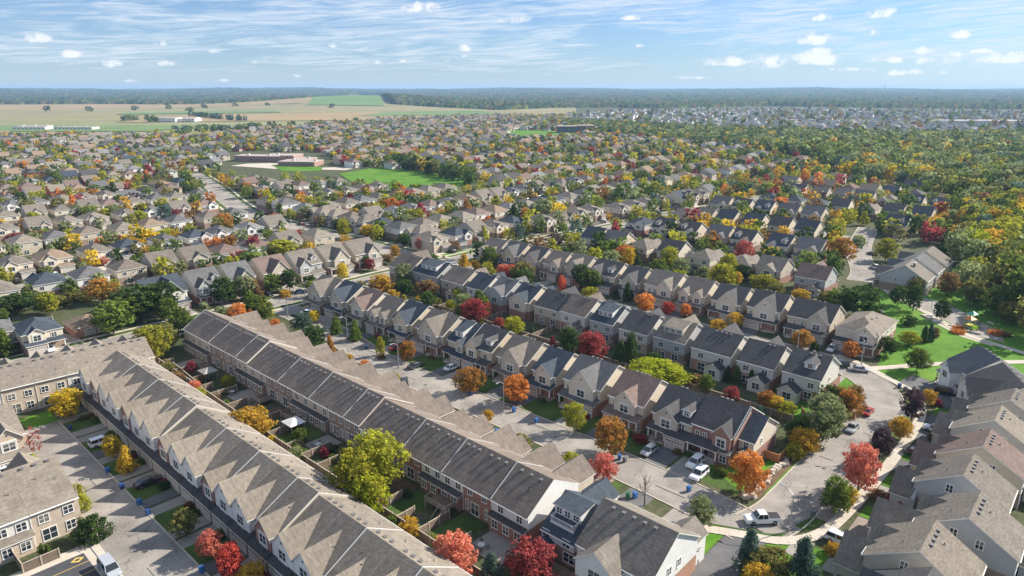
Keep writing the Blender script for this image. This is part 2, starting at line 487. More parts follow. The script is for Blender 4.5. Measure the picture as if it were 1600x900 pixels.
# ------------------------------------------------------------------ mesh builder
class MB:
    def __init__(s, T=None):
        s.v = []; s.f = []; s.m = []; s.T = T

    def _v(s, p):
        if s.T: p = s.T(p)
        s.v.append(p); return len(s.v) - 1

    def poly(s, pts, m=0):
        s.f.append([s._v(p) for p in pts]); s.m.append(m)

    def box(s, x0, x1, y0, y1, z0, z1, m=0, top=None, taper=0.0):
        t = taper
        p = [(x0, y0, z0), (x1, y0, z0), (x1, y1, z0), (x0, y1, z0),
             (x0 + t, y0 + t, z1), (x1 - t, y0 + t, z1), (x1 - t, y1 - t, z1), (x0 + t, y1 - t, z1)]
        i = [s._v(q) for q in p]
        for k, f in enumerate(((3, 2, 1, 0), (4, 5, 6, 7), (0, 1, 5, 4), (1, 2, 6, 5), (2, 3, 7, 6), (3, 0, 4, 7))):
            s.f.append([i[j] for j in f]); s.m.append(top if (k == 1 and top is not None) else m)

    def obox(s, c, ax, ay, hx, hy, z0, z1, m=0):
        """box with its own horizontal axes"""
        q = []
        for z in (z0, z1):
            for sx, sy in ((-1, -1), (1, -1), (1, 1), (-1, 1)):
                q.append((c[0] + ax[0] * hx * sx + ay[0] * hy * sy, c[1] + ax[1] * hx * sx + ay[1] * hy * sy, z))
        i = [s._v(p) for p in q]
        for f in ((3, 2, 1, 0), (4, 5, 6, 7), (0, 1, 5, 4), (1, 2, 6, 5), (2, 3, 7, 6), (3, 0, 4, 7)):
            s.f.append([i[j] for j in f]); s.m.append(m)

    def slab(s, pts, t, m=0, me=1):
        """sloping slab: pts are its top corners"""
        n = len(pts)
        a = [s._v(p) for p in pts]
        b = [s._v((p[0], p[1], p[2] - t)) for p in pts]
        s.f.append(a); s.m.append(m)
        s.f.append(b[::-1]); s.m.append(me)
        for k in range(n):
            s.f.append([a[k], b[k], b[(k + 1) % n], a[(k + 1) % n]]); s.m.append(me)

    def prism(s, prof, axis, lo, hi, m=0):
        """extrude a 2D profile [(p,z)] along x or y"""
        n = len(prof)
        def P(q, t): return (t, q[0], q[1]) if axis == 'x' else (q[0], t, q[1])
        a = [s._v(P(q, lo)) for q in prof]; b = [s._v(P(q, hi)) for q in prof]
        s.f.append(a[::-1]); s.m.append(m); s.f.append(b); s.m.append(m)
        for k in range(n):
            s.f.append([a[k], a[(k + 1) % n], b[(k + 1) % n], b[k]]); s.m.append(m)

    def cyl(s, p0, p1, r0, r1, n=8, m=0, caps=True):
        p0 = Vector(p0); p1 = Vector(p1); d = (p1 - p0)
        if d.length < 1e-6: return
        q = d.to_track_quat('Z', 'Y')
        a = []; b = []
        for k in range(n):
            t = 2 * math.pi * k / n
            o = q @ Vector((math.cos(t), math.sin(t), 0))
            a.append(s._v(tuple(p0 + o * r0))); b.append(s._v(tuple(p1 + o * r1)))
        for k in range(n):
            s.f.append([a[k], a[(k + 1) % n], b[(k + 1) % n], b[k]]); s.m.append(m)
        if caps:
            s.f.append(a[::-1]); s.m.append(m); s.f.append(b); s.m.append(m)

    def mesh(s, name, mats):
        me = bpy.data.meshes.new(name)
        me.from_pydata(s.v, [], s.f)
        for mt in (mats if isinstance(mats, (list, tuple)) else [mats]):
            me.materials.append(mt)
        if any(s.m):
            me.polygons.foreach_set('material_index', s.m)
        bm = bmesh.new(); bm.from_mesh(me); bmesh.ops.recalc_face_normals(bm, faces=bm.faces); bm.to_mesh(me); bm.free()
        return me

    def obj(s, name, mats, parent=None, loc=None, rz=None):
        return link(name, s.mesh(name, mats), parent, loc, rz)

def link(name, me, parent=None, loc=None, rz=None, scale=None):
    o = bpy.data.objects.new(name, me)
    C.objects.link(o)
    if parent is not None: o.parent = parent
    if loc is not None: o.location = loc
    if rz is not None: o.rotation_euler = (0, 0, rz)
    if scale is not None: o.scale = scale
    return o

def empty(name, loc, rz=0.0):
    o = bpy.data.objects.new(name, None)
    o.empty_display_size = 0.3
    C.objects.link(o)
    o.location = (loc[0], loc[1], loc[2] if len(loc) > 2 else 0.0)
    o.rotation_euler = (0, 0, rz)
    return o

def tag(o, label=None, cat=None, group=None, kind=None):
    if label: o['label'] = label
    if cat: o['category'] = cat
    if group: o['group'] = group
    if kind: o['kind'] = kind
    return o

def copy_tree(o, parent=None):
    c = o.copy(); C.objects.link(c); c.parent = parent
    for ch in list(o.children): copy_tree(ch, c)
    return c

MC = {}
def cached(key, fn):
    if key not in MC: MC[key] = fn()
    return MC[key]

ORD = ['', 'first', 'second', 'third', 'fourth', 'fifth', 'sixth', 'seventh', 'eighth', 'ninth', 'tenth', 'eleventh', 'twelfth', 'thirteenth',
       'fourteenth', 'fifteenth', 'sixteenth', 'seventeenth', 'eighteenth', 'nineteenth', 'twentieth']
def ordn(i):
    if i <= 20: return ORD[i]
    t = {2: 'twenty', 3: 'thirty', 4: 'forty'}[i // 10]
    return t + '-' + ORD[i % 10] if i % 10 else {2: 'twentieth', 3: 'thirtieth', 4: 'fortieth'}[i // 10]

# ------------------------------------------------------------------ house kit
def win_mesh(w, h, panes=2, dark=False):
    """window frame in the plane y=0 facing -y, and its pane mesh"""
    def mk():
        f = MB(); t = 0.11
        f.box(-w / 2 - t, w / 2 + t, -0.07, 0.02, h, h + t)
        f.box(-w / 2 - t - .03, w / 2 + t + .03, -0.12, 0.02, -t, 0)
        f.box(-w / 2 - t, -w / 2, -0.07, 0.02, 0, h)
        f.box(w / 2, w / 2 + t, -0.07, 0.02, 0, h)
        for k in range(1, panes):
            x = -w / 2 + w * k / panes
            f.box(x - 0.05, x + 0.05, -0.055, 0.02, 0, h)
        f.box(-w / 2, w / 2, -0.05, 0.015, h * .5 - .025, h * .5 + .025)
        p = MB(); p.poly([(-w / 2, -0.02, 0), (w / 2, -0.02, 0), (w / 2, -0.02, h), (-w / 2, -0.02, h)])
        return f.mesh('window', m_trim), p.mesh('pane', m_glass)
    return cached(('win', round(w, 2), round(h, 2), panes), mk)

def add_window(par, x, y, z, rz, w, h, panes=2, level=0):
    fm, pm = win_mesh(w, h, panes)
    if level == 0:
        f = link('window', fm, par, (x, y, z), rz)
        link('pane', pm, f)
    else:
        def mk():
            q = MB(); t = 0.12
            q.box(-w / 2 - t, w / 2 + t, -0.05, 0.02, -t, h + t, 0)
            q.poly([(-w / 2, -0.056, 0), (-0.05, -0.056, 0), (-0.05, -0.056, h), (-w / 2, -0.056, h)], 1)
            q.poly([(0.05, -0.056, 0), (w / 2, -0.056, 0), (w / 2, -0.056, h), (0.05, -0.056, h)], 1)
            return q.mesh('window', [m_trim, m_glass])
        link('window', cached(('winf', round(w, 2), round(h, 2)), mk), par, (x, y, z), rz)

def gdoor_mesh(w, h):
    def mk():
        q = MB()
        q.box(-w / 2 - .12, -w / 2, -0.08, 0.03, 0, h + .12, 1)
        q.box(w / 2, w / 2 + .12, -0.08, 0.03, 0, h + .12, 1)
        q.box(-w / 2, w / 2, -0.08, 0.03, h, h + .12, 1)
        for k in range(4):
            z0 = h * k / 4; q.box(-w / 2, w / 2, -0.03, 0.03, z0 + .02, z0 + h / 4 - .02, 0)
        q.box(-w / 2, w / 2, -0.012, 0.02, 0, h, 0)
        n = max(4, int(w / .6))
        for k in range(n):
            x = -w / 2 + w * (k + .5) / n
            q.poly([(x - .18, -.036, h * .80), (x + .18, -.036, h * .80), (x + .18, -.036, h * .93), (x - .18, -.036, h * .93)], 2)
        return q.mesh('garage_door', [m_gdoor, m_trim, m_glass])
    return cached(('gd', round(w, 2), h), mk)

def fdoor_mesh():
    def mk():
        q = MB()
        q.box(-.62, -.5, -.08, .03, 0, 2.2, 1); q.box(.5, .62, -.08, .03, 0, 2.2, 1); q.box(-.5, .5, -.08, .03, 2.1, 2.2, 1)
        q.box(-.5, .5, -.03, .03, 0, 2.1, 0)
        q.poly([(-.22, -.036, 1.2), (.22, -.036, 1.2), (.22, -.036, 1.9), (-.22, -.036, 1.9)], 2)
        return q.mesh('front_door', [m_fdoor, m_trim, m_glass])
    return cached('fd', mk)

def vent_mesh(pale=False):
    def mk():
        q = MB(); q.box(-.24, .24, -.20, .20, -.14, .16, 0, taper=.05); q.box(-.30, .30, -.26, .26, .16, .22, 0)
        return q.mesh('roof_vent', [m_ventl if pale else m_vent])
    return cached(('vent', pale), mk)
def pipe_mesh():
    def mk():
        q = MB(); q.cyl((0, 0, -.3), (0, 0, .45), .07, .07, 8); q.cyl((0, 0, -.3), (0, 0, .05), .18, .10, 8)
        return q.mesh('vent_pipe', [m_vent])
    return cached('pipe', mk)
def column_mesh(h):
    def mk():
        q = MB(); q.box(-.20, .20, -.20, .20, 0, .9, 1); q.box(-.13, .13, -.13, .13, .9, h, 0, taper=.02); q.box(-.2, .2, -.2, .2, h - .15, h - .002, 0)
        return q.mesh('porch_column', [m_trim, M_brick('brown')])
    return cached(('col', round(h, 1)), mk)
def chimney_mesh():
    def mk():
        q = MB(); q.box(-.45, .45, -.35, .35, -1.5, 1.0, 0); q.box(-.52, .52, -.42, .42, 1.0, 1.12, 1); q.cyl((0, 0, 1.1), (0, 0, 1.4), .12, .12, 8, 1)
        return q.mesh('chimney', [M_brick('brown'), m_trim])
    return cached('chim', mk)

OV = 0.32   # roof overhang
TH = 0.17   # roof slab thickness

def gable_planes(q, xc, gw, yf, ze, sl, back_e, back_r, me=1):
    """a gable roof whose ridge runs along +y from yf, meeting something behind at back_e (eaves) and back_r (ridge)"""
    zr = ze + sl * gw / 2
    xe = gw / 2 + OV * .8; zE = ze - sl * OV * .8
    for s in (-1, 1):
        pts = [(xc + s * xe, yf - OV, zE), (xc, yf - OV, zr), (xc, back_r, zr), (xc + s * xe, back_e, zE)]
        q.slab([(x, y, z + TH) for x, y, z in (pts if s < 0 else pts[::-1])], TH, 0, me)
    return zr

def flipT(d):
    return lambda p: (-p[0], d - p[1], p[2])

def build_house(S, loc, rz, level=0, name='house'):
    w, d, he, sl = S['w'], S['d'], S['he'], S.get('sl', 0.62)
    kind = S.get('kind', 'gable')
    up, lowm, roof = M_wall(S.get('up', 'beige')), M_wall(S.get('low', 'brick red')), M_roof(S['roof'])
    zb = S.get('zb', 2.9)
    t = empty(name, loc, rz)
    yr = S.get('yr', d / 2)                       # ridge position
    hr = he + sl * yr
    slr = (hr - he) / (d - yr)
    rf = MB(); tr = [roof, m_trim]
    def zmain(y):                                 # main roof height over y
        return he + sl * y if y < yr else he + slr * (d - y)
    # walls
    lo = MB(); lo.box(-w / 2, w / 2, 0, d, -0.3, zb, 0)
    uw = MB()
    if kind in ('gable', 'sided'):
        uw.prism([(0, zb), (d, zb), (d, he), (yr, hr - .02), (0, he)], 'x', -w / 2 + .004, w / 2 - .004)
        ox = S.get('ox', OV)
        for a, b, c_ in ((-OV, yr, 0), (yr, d + OV, 1)):
            if c_ == 0: pts = [(-w / 2 - ox, -OV, he - sl * OV), (w / 2 + ox, -OV, he - sl * OV), (w / 2 + ox, yr, hr), (-w / 2 - ox, yr, hr)]
            else: pts = [(w / 2 + ox, d + OV, he - slr * OV), (-w / 2 - ox, d + OV, he - slr * OV), (-w / 2 - ox, yr, hr), (w / 2 + ox, yr, hr)]
            rf.slab([(x, y, z + TH) for x, y, z in pts], TH, 0, 1)
    elif kind == 'hip':
        uw.box(-w / 2 + .004, w / 2 - .004, .004, d - .004, zb, he)
        m = min(w, d) / 2
        o = OV; zE = he - sl * o
        A, B, D_, E_ = (-w / 2 - o, -o), (w / 2 + o, -o), (w / 2 + o, d + o), (-w / 2 - o, d + o)
        m += o
        if w >= d:
            r0, r1 = (-w / 2 - o + m, d / 2), (w / 2 + o - m, d / 2)
            pl = [[A, B, r1, r0], [B, D_, r1], [D_, E_, r0, r1], [E_, A, r0]]
        else:
            r0, r1 = (0, -o + m), (0, d + o - m)
            pl = [[A, B, r0], [B, D_, r1, r0], [D_, E_, r1], [E_, A, r0, r1]]
        hr = he + sl * (m - o)
        for pg in pl:
            rf.slab([(p[0], p[1], (zE if p in (A, B, D_, E_) else hr) + TH) for p in pg], TH, 0, 1)
        def zmain(y): return he + sl * min(y, d - y)
    # cross gables
    gwall = MB(); garage_done = []
    def cross(lst, front):
        for g_ in lst:
            xc, gw, pj = g_[0], g_[1], g_[2]
            ze = g_[3] if len(g_) > 3 and g_[3] else he
            gs = g_[4] if len(g_) > 4 and g_[4] else sl * 1.15
            zbot = g_[5] if len(g_) > 5 else zb
            T = None if front else flipT(d)
            if not front: xc = -xc
            q = MB(T)
            zr = ze + gs * gw / 2
            msl = sl if front else slr
            lim = yr if front else d - yr
            br = max(min((zr - he) / msl, lim), 0.0) + 0.05
            be = max((ze - gs * OV * .8 - he) / msl, 0.02) + .05 if ze >= he - 0.3 else 0.02
            be = min(be, br)
            gable_planes(q, xc, gw, -pj, ze, gs, be, br)
            off = len(rf.v); rf.v += q.v; rf.f += [[i + off for i in f] for f in q.f]; rf.m += q.m
            q = MB(T)
            q.prism([(xc - gw / 2, zbot), (xc + gw / 2, zbot), (xc + gw / 2, ze), (xc, zr - .03), (xc - gw / 2, ze)], 'y', -pj, min(br, 1.2) - .3)
            q.obj('gable_wall', M_wall(S.get('gup', S.get('up', 'beige'))), t)
            if 0.5 < zbot <= zb and pj > .05 and S.get('gbase', True):
                q = MB(T); q.box(xc - gw / 2 - .003, xc + gw / 2 + .003, -pj - .003, .3, -.3, zbot, 0)
                off = len(lo.v); lo.v += q.v; lo.f += [[i + off for i in f] for f in q.f]; lo.m += q.m
            # window in the gable
            sgn = 1 if front else -1
            yy = -pj if front else d + pj
            xx = xc if front else -xc
            wz = max(zbot + .7, 3.5)
            if ze < 3.4: wz = .9
            if ze - wz > 0.6:
                add_window(t, xx, yy - .01 * sgn, wz, 0 if front else math.pi, min(1.9, gw * .42), min(1.5, ze + .4 - wz), 2, level)
                if level == 0 and gw > 3.5 and front:
                    # proud white surround
                    q = MB(T); hw = min(1.9, gw * .42) / 2 + .32
                    q.box(xc - hw, xc + hw, -pj - .10, -pj + .05, wz - .75, wz - .16, 0); 
                    q.box(xc - hw, xc - hw + .16, -pj - .10, -pj + .05, wz - .16, wz + 1.75, 0)
                    q.box(xc + hw - .16, xc + hw, -pj - .10, -pj + .05, wz - .16, wz + 1.75, 0)
                    q.box(xc - hw, xc + hw, -pj - .10, -pj + .05, wz + 1.75, wz + 1.98, 0)
                    q.obj('window_surround', m_trim, t)
            if level == 0 and gw > 4.2 and front:
                q = MB(T); q.cyl((xc, -pj - .03, ze + gs * gw * .22), (xc, -pj + .02, ze + gs * gw * .22), .26, .26, 8, 0); q.obj('gable_vent', m_vent, t)
    cross(S.get('fg', []), True)
    cross(S.get('rg', []), False)
    # dormers: (x, width, y of its face, kind, front?)
    dm = MB(); drf = MB()
    for (xc, dw, y0, dk, fr) in S.get('dorm', []):
        T = None if fr else flipT(d)
        if not fr: xc = -xc
        msl = sl if fr else slr
        z0 = he + msl * y0
        hh = 1.5
        q = MB(T); q2 = MB(T)
        if dk == 'gable':
            gs = 0.75
            zr = z0 + hh + gs * dw / 2
            br = min((zr - he) / msl, (yr if fr else d - yr) - .02)
            be = min((z0 + hh - gs * .2 - he) / msl, br)
            q.prism([(xc - dw / 2, z0 - .25), (xc + dw / 2, z0 - .25), (xc + dw / 2, z0 + hh), (xc, zr - .03), (xc - dw / 2, z0 + hh)], 'y', y0, be + .2)
            gable_planes(q2, xc, dw, y0, z0 + hh, gs, be, br)
        else:                                      # shed dormer, roof nearly flat running back to the ridge
            yb = (yr if fr else d - yr)
            zt = z0 + hh + .25
            zk = hr if abs(yb) > 0 else hr
            q.prism([(y0, z0 - .25), (y0, zt), (yb - .1, zk - .2), (yb - .1, z0 - .25)], 'x', xc - dw / 2, xc + dw / 2)
            q2.slab([(xc - dw / 2 - .25, y0 - .4, zt + .05), (xc + dw / 2 + .25, y0 - .4, zt + .05), (xc + dw / 2 + .25, yb, zk + TH + .05), (xc - dw / 2 - .25, yb, zk + TH + .05)], .14, 0, 1)
        for a, b in ((dm, q), (drf, q2)):
            off = len(a.v); a.v += b.v; a.f += [[i + off for i in f] for f in b.f]; a.m += b.m
        n = 1 if dw < 3 else (3 if dw > 4.4 else 2)
        for k in range(n):
            x = xc + (k - (n - 1) / 2) * dw / n
            X, Y = (x, y0 - .01) if fr else (-x, d - y0 + .01)
            add_window(t, X, Y, z0 + .35, 0 if fr else math.pi, min(.95, dw * .5), 1.0, 2, level)
        if S.get('balcony') and not fr and level == 0:
            q = MB(T)
            yb0 = y0 - 1.5; zf = z0 - .55
            q.box(xc - dw / 2 + .2, xc + dw / 2 - .2, yb0, y0, he + .1, zf, 0)
            q.obj('balcony', M_side('white'), t)
            q = MB(T)
            for (xa, xb, ya, yc) in ((xc - dw / 2 + .2, xc + dw / 2 - .2, yb0, yb0 + .06), (xc - dw / 2 + .2, xc - dw / 2 + .26, yb0, y0), (xc + dw / 2 - .26, xc + dw / 2 - .2, yb0, y0)):
                q.box(xa, xb, ya, yc, zf + .95, zf + 1.05, 0)
                L = max(xb - xa, yc - ya); nn = int(L / .22)
                for k in range(nn):
                    if xb - xa > yc - ya: q.box(xa + L * k / nn, xa + L * k / nn + .05, ya, yc, zf, zf + .95)
                    else: q.box(xa, xb, ya + L * k / nn, ya + L * k / nn + .05, zf, zf + .95)
            q.obj('balcony_railing', m_trim, t)
    if dm.v:
        dm.obj('dormer', M_side(S.get('dup', 'white')) if S.get('dup', 'white') in SIDC else up, t)
        drf.obj('dormer_roof', tr, t)
    # porch / garage strip along the front: (x0, x1, projection, height, columns, 'porch'|'garage', roof)
    pr = MB(); pb = MB()
    for s_ in S.get('strip', []):
        x0, x1, pj, ph, nc, what = s_[:6]
        rear = len(s_) > 6 and s_[6] == 'rear'
        T = flipT(d) if rear else None
        q = MB(T)
        rise = min(pj * .36, 1.0)
        q.slab([(x0 - .25, -pj - .3, ph - .05 + TH), (x1 + .25, -pj - .3, ph - .05 + TH), (x1 + .25, 0.02, ph + rise + TH), (x0 - .25, 0.02, ph + rise + TH)], .16, 0, 1)
        q.obj('porch_roof', [M_roof(S.get('proof', S['roof'])), m_trim], t)
        if what == 'garage':
            q = MB(T); q.prism([(-pj, -.3), (.01, -.3), (.01, ph + rise * .95), (-pj, ph - .05)], 'x', x0, x1)
            q.obj('garage_wall' if what == 'garage' else 'bay_wall', lowm, t)
            gw = x1 - x0
            if gw > 4.6 and level == 0 and S.get('twodoor'):
                for sx in (-1, 1):
                    link('garage_door', gdoor_mesh(2.35, 2.15), t, ((x0 + x1) / 2 + sx * 1.4, -pj - .01, 0))
            else:
                link('garage_door', gdoor_mesh(min(4.8, gw - .7), 2.15), t, ((x0 + x1) / 2, -pj - .01, 0))
        elif what == 'room':
            q = MB(T); q.prism([(-pj, -.3), (.01, -.3), (.01, ph + rise * .95), (-pj, ph - .05)], 'x', x0, x1)
            q.obj('garage_wall' if what == 'garage' else 'bay_wall', lowm, t)
            for k in range(max(1, int((x1 - x0) / 2.2))):
                n = max(1, int((x1 - x0) / 2.2)); x = x0 + (x1 - x0) * (k + .5) / n
                X, Y = (x, -pj) if not rear else (-x, d + pj)
                add_window(t, X, Y, .9, math.pi if rear else 0, 1.2, 1.4, 2, level)
        elif level == 0:
            for k in range(nc):
                x = x0 + .15 + (x1 - x0 - .3) * (k / max(1, nc - 1))
                link('porch_column', column_mesh(ph - .06), t, (x, -pj + .1, 0))
            q = MB(T); q.box(x0, x1, -pj, 0, -.3, .28, 0); q.box(x0 + .6, x0 + 2.2, -pj - .7, -pj, -.3, .14, 0)
            q.obj('porch_floor', m_conc, t)
            if S.get('rail'):
                q = MB(T); q.box(x0 + .3, x1 - .3, -pj + .02, -pj + .08, 1.05, 1.14, 0)
                for k in range(int((x1 - x0) / .25)): q.box(x0 + .35 + k * .25, x0 + .40 + k * .25, -pj + .03, -pj + .07, .28, 1.05)
                q.obj('porch_railing', m_trim, t)
    if 'pgab' in S:                                # little gable over the entrance: (x, w, y, z)
        for (xc, gw, yf, z) in S['pgab']:
            q = MB(); gable_planes(q, xc, gw, yf, z, .8, 0, 0); q.obj('entrance_roof', tr, t)
            q = MB(); q.prism([(xc - gw / 2, z - .25), (xc + gw / 2, z - .25), (xc + gw / 2, z), (xc, z + .4 * gw - .03), (xc - gw / 2, z)], 'y', yf, yf + .25); q.obj('entrance_gable', m_trim, t)
            if level == 0:
                for sx in (-1, 1): link('porch_column', column_mesh(z - .26), t, (xc + sx * (gw / 2 - .2), yf + .15, 0))
    lo.obj('lower_wall', lowm, t)
    uw.obj('upper_wall', up, t)
    rf.obj('roof', tr, t)
    # eaves gutters as their own piece
    if level == 0 and kind in ('gable', 'sided'):
        q = MB()
        q.box(-w / 2 - .1, w / 2 + .1, -OV - .12, -OV - .005, he - sl * OV - .02, he - sl * OV + .11)
        q.obj('gutter', m_trim, t); q = MB()
        q.box(-w / 2 - .1, w / 2 + .1, d + OV + .005, d + OV + .12, he - slr * OV - .02, he - slr * OV + .11); q.obj('gutter', m_trim, t); q = MB()
        q.box(w / 2 - .05, w / 2 + .05, d + .01, d + .10, 0, he - slr * OV)
        q.obj('downpipe', m_trim, t)
    # doors
    if S.get('door') is not None: link('front_door', fdoor_mesh(), t, (S['door'], -.012, .28))
    # windows: front, rear, sides
    for (x, z, ww, hh) in S.get('fw', []): add_window(t, x, -.012, z, 0, ww, hh, 2, level)
    for (x, z, ww, hh) in S.get('rw', []): add_window(t, x, d + .012, z, math.pi, ww, hh, 2, level)
    for (s, y, z, ww, hh) in S.get('sw', []):
        add_window(t, s * (w / 2 + .008), y, z, math.pi / 2 if s > 0 else -math.pi / 2, ww, hh, 1 if ww < .8 else 2, level)
    # roof furniture
    for (x, y) in S.get('vents', []):
        link('roof_vent', vent_mesh(S.get('palev', False)), t, (x, y, zmain(y) + TH + .06))
    for (x, y) in S.get('pipes', []):
        link('vent_pipe', pipe_mesh(), t, (x, y, zmain(y) + TH))
    for (x, y) in S.get('chim', []):
        link('chimney', chimney_mesh(), t, (x, y, zmain(y) + .6))
    if S.get('party'):                             # raised party wall capping on the left and / or right edge
        for s in S['party']:
            q = MB()
            for (ya, yc) in ((-OV, yr), (yr, d + OV)):
                za = (he - sl * OV) if ya < 0 else hr
                zc_ = hr if yc == yr else he - slr * OV
                q.slab([(s * w / 2 - .075, ya, za + TH + .10), (s * w / 2 + .075, ya, za + TH + .10), (s * w / 2 + .075, yc, zc_ + TH + .10), (s * w / 2 - .075, yc, zc_ + TH + .10)], .24, 0, 0)
            q.obj('party_wall_cap', m_ventl, t)
    return t

def std_windows(S, rear=True):
    """ordinary rear and side openings"""
    w, d = S['w'], S['d']
    S.setdefault('rw', [])
    if rear and not S['rw']:
        S['rw'] = [(-w * .27, 3.7, 1.3, 1.2), (w * .25, 3.7, 1.3, 1.2), (-w * .22, .9, 1.7, 1.6), (w * .22, .35, 1.8, 2.0)]
    S.setdefault('sw', [])
    if not S['sw']:
        S['sw'] = [(1, d * .35, 3.9, .6, 1.0), (1, d * .72, 6.0, .55, .9), (-1, d * .5, 3.9, .6, 1.0)]
    return S

# ------------------------------------------------------------------ trees
def crown_mesh(shape, n, size, seed, solid=True):
    r = random.Random(seed)
    def env(h):
        """radius of the crown at relative height h"""
        if shape == 'round': return 0.5 * math.sqrt(max(0, 1 - (2 * h - 1) ** 2)) ** .8
        if shape == 'oval': return 0.5 * math.sqrt(max(0, 1 - (2 * (h ** .8) - 1) ** 2)) ** .75
        if shape == 'cone': return 0.5 * (1 - h) ** .85 * (1 if h > .06 else h / .06)
        if shape == 'column': return 0.5 * min(1, h / .15) ** .5 * (1 - max(0, h - .5) / .5 * .75)
        if shape == 'spread': return 0.5 * math.sqrt(max(0, 1 - (1.75 * h - .75) ** 2)) ** .7 if h > .43 else .5 * (.55 + h)
        return 0.5
    cl = []; ph1 = r.random() * 6.28; ph2 = r.random() * 6.28
    nc = {'round': 84, 'oval': 80, 'cone': 90, 'column': 64, 'spread': 80, 'sparse': 30}.get(shape, 80)
    for k in range(nc):                        # evenly spread over the crown's surface, each pushed in or out
        h = (k + .5 + r.uniform(-.4, .4)) / nc
        if shape in ('round', 'oval'): h = .5 - .5 * math.cos(math.pi * (h * .94 + .05)) if r.random() < .35 else h
        if shape == 'cone': h = h ** 1.35
        a = k * 2.39996 + r.uniform(-.35, .35)
        rr = env(min(.985, max(.015, h))) * (0.72 + .30 * r.random()) * (1 + .15 * math.sin(2 * a + ph1 + 2 * h) + .11 * math.sin(3 * a + ph2 + 6 * h))
        if r.random() < .12: continue
        cl.append((math.cos(a) * rr, math.sin(a) * rr, min(.97, max(.03, h)), r.random(), .07 + .055 * r.random()))
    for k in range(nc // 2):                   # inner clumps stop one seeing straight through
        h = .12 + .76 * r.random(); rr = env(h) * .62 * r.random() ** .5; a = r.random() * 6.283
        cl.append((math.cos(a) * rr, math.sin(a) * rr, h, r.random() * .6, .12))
    nn = n
    rg = np.random.RandomState(seed)
    ci = rg.randint(0, len(cl), nn)
    cl = np.array(cl)
    cc = cl[ci]
    d = rg.normal(size=(nn, 3)); d /= np.linalg.norm(d, axis=1)[:, None]
    rad = (rg.rand(nn) ** .4)[:, None] * cc[:, 4:5] * 1.25
    p = cc[:, :3] + d * rad * np.array([1, 1, .8])
    # leaf plane normal: mostly outward from its clump, some scatter
    nrm = d * .9 + rg.normal(size=(nn, 3)) * .55 + np.array([0, 0, .35])
    nrm /= np.linalg.norm(nrm, axis=1)[:, None]
    up = rg.normal(size=(nn, 3))
    t = np.cross(nrm, up); t /= np.linalg.norm(t, axis=1)[:, None]
    b = np.cross(nrm, t)
    s = size * (.6 + .8 * rg.rand(nn))[:, None]
    v = np.stack([p - t * s - b * s * .6, p + t * s - b * s * .5, p + t * s * .55 + b * s * .7, p - t * s * .5 + b * s * .75], 1).reshape(-1, 3)
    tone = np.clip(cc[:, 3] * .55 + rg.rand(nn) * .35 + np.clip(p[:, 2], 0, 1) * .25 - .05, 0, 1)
    me = bpy.data.meshes.new('crown')
    me.vertices.add(len(v)); me.vertices.foreach_set('co', v.astype(np.float32).ravel())
    me.loops.add(nn * 4); me.loops.foreach_set('vertex_index', np.arange(nn * 4, dtype=np.int32))
    me.polygons.add(nn); me.polygons.foreach_set('loop_start', np.arange(0, nn * 4, 4, dtype=np.int32))
    me.polygons.foreach_set('loop_total', np.full(nn, 4, dtype=np.int32))
    a = me.attributes.new('tone', 'FLOAT', 'FACE'); a.data.foreach_set('value', tone.astype(np.float32))
    me.update(calc_edges=True)
    me.materials.append(M_fol('green'))
    return me

def trunk_mesh(seed, sparse=False):
    r = random.Random(seed); q = MB()
    pts = [(0, 0, -.03), (r.uniform(-.01, .01), r.uniform(-.01, .01), .3), (r.uniform(-.02, .02), r.uniform(-.02, .02), .62), (r.uniform(-.03, .03), r.uniform(-.03, .03), .9)]
    ra = [.024, .018, .011, .003]
    for k in range(3): q.cyl(pts[k], pts[k + 1], ra[k], ra[k + 1], 7)
    for k in range(14 if sparse else 6):
        z = r.uniform(.28, .8); a = r.random() * 6.28; L = r.uniform(.14, .30) * (1.25 - z)
        L *= 1.5 if sparse else 1
        x0 = (math.cos(a) * L, math.sin(a) * L, z + L * .9)
        q.cyl((0, 0, z), x0, .009, .003, 5)
        if sparse:
            for j in range(3):
                b = a + r.uniform(-1, 1)
                q.cyl((x0[0] * .6, x0[1] * .6, z + L * .54), (x0[0] * .6 + math.cos(b) * L * .5, x0[1] * .6 + math.sin(b) * L * .5, z + L * 1.15), .004, .0015, 4)
    return q.mesh('trunk', m_bark)

CROWNS = {}
def crown(shape, lod, var):
    k = (shape, lod, var)
    if k not in CROWNS:
        n, sz = {0: (4200, .0265), 1: (1500, .043), 2: (560, .070)}[lod]
        if shape == 'sparse': n //= 4
        if shape == 'column': sz *= .9
        CROWNS[k] = crown_mesh(shape, n, sz, hash((shape == 'cone', shape == 'oval', lod, var, len(shape))) % 9999)
    return CROWNS[k]

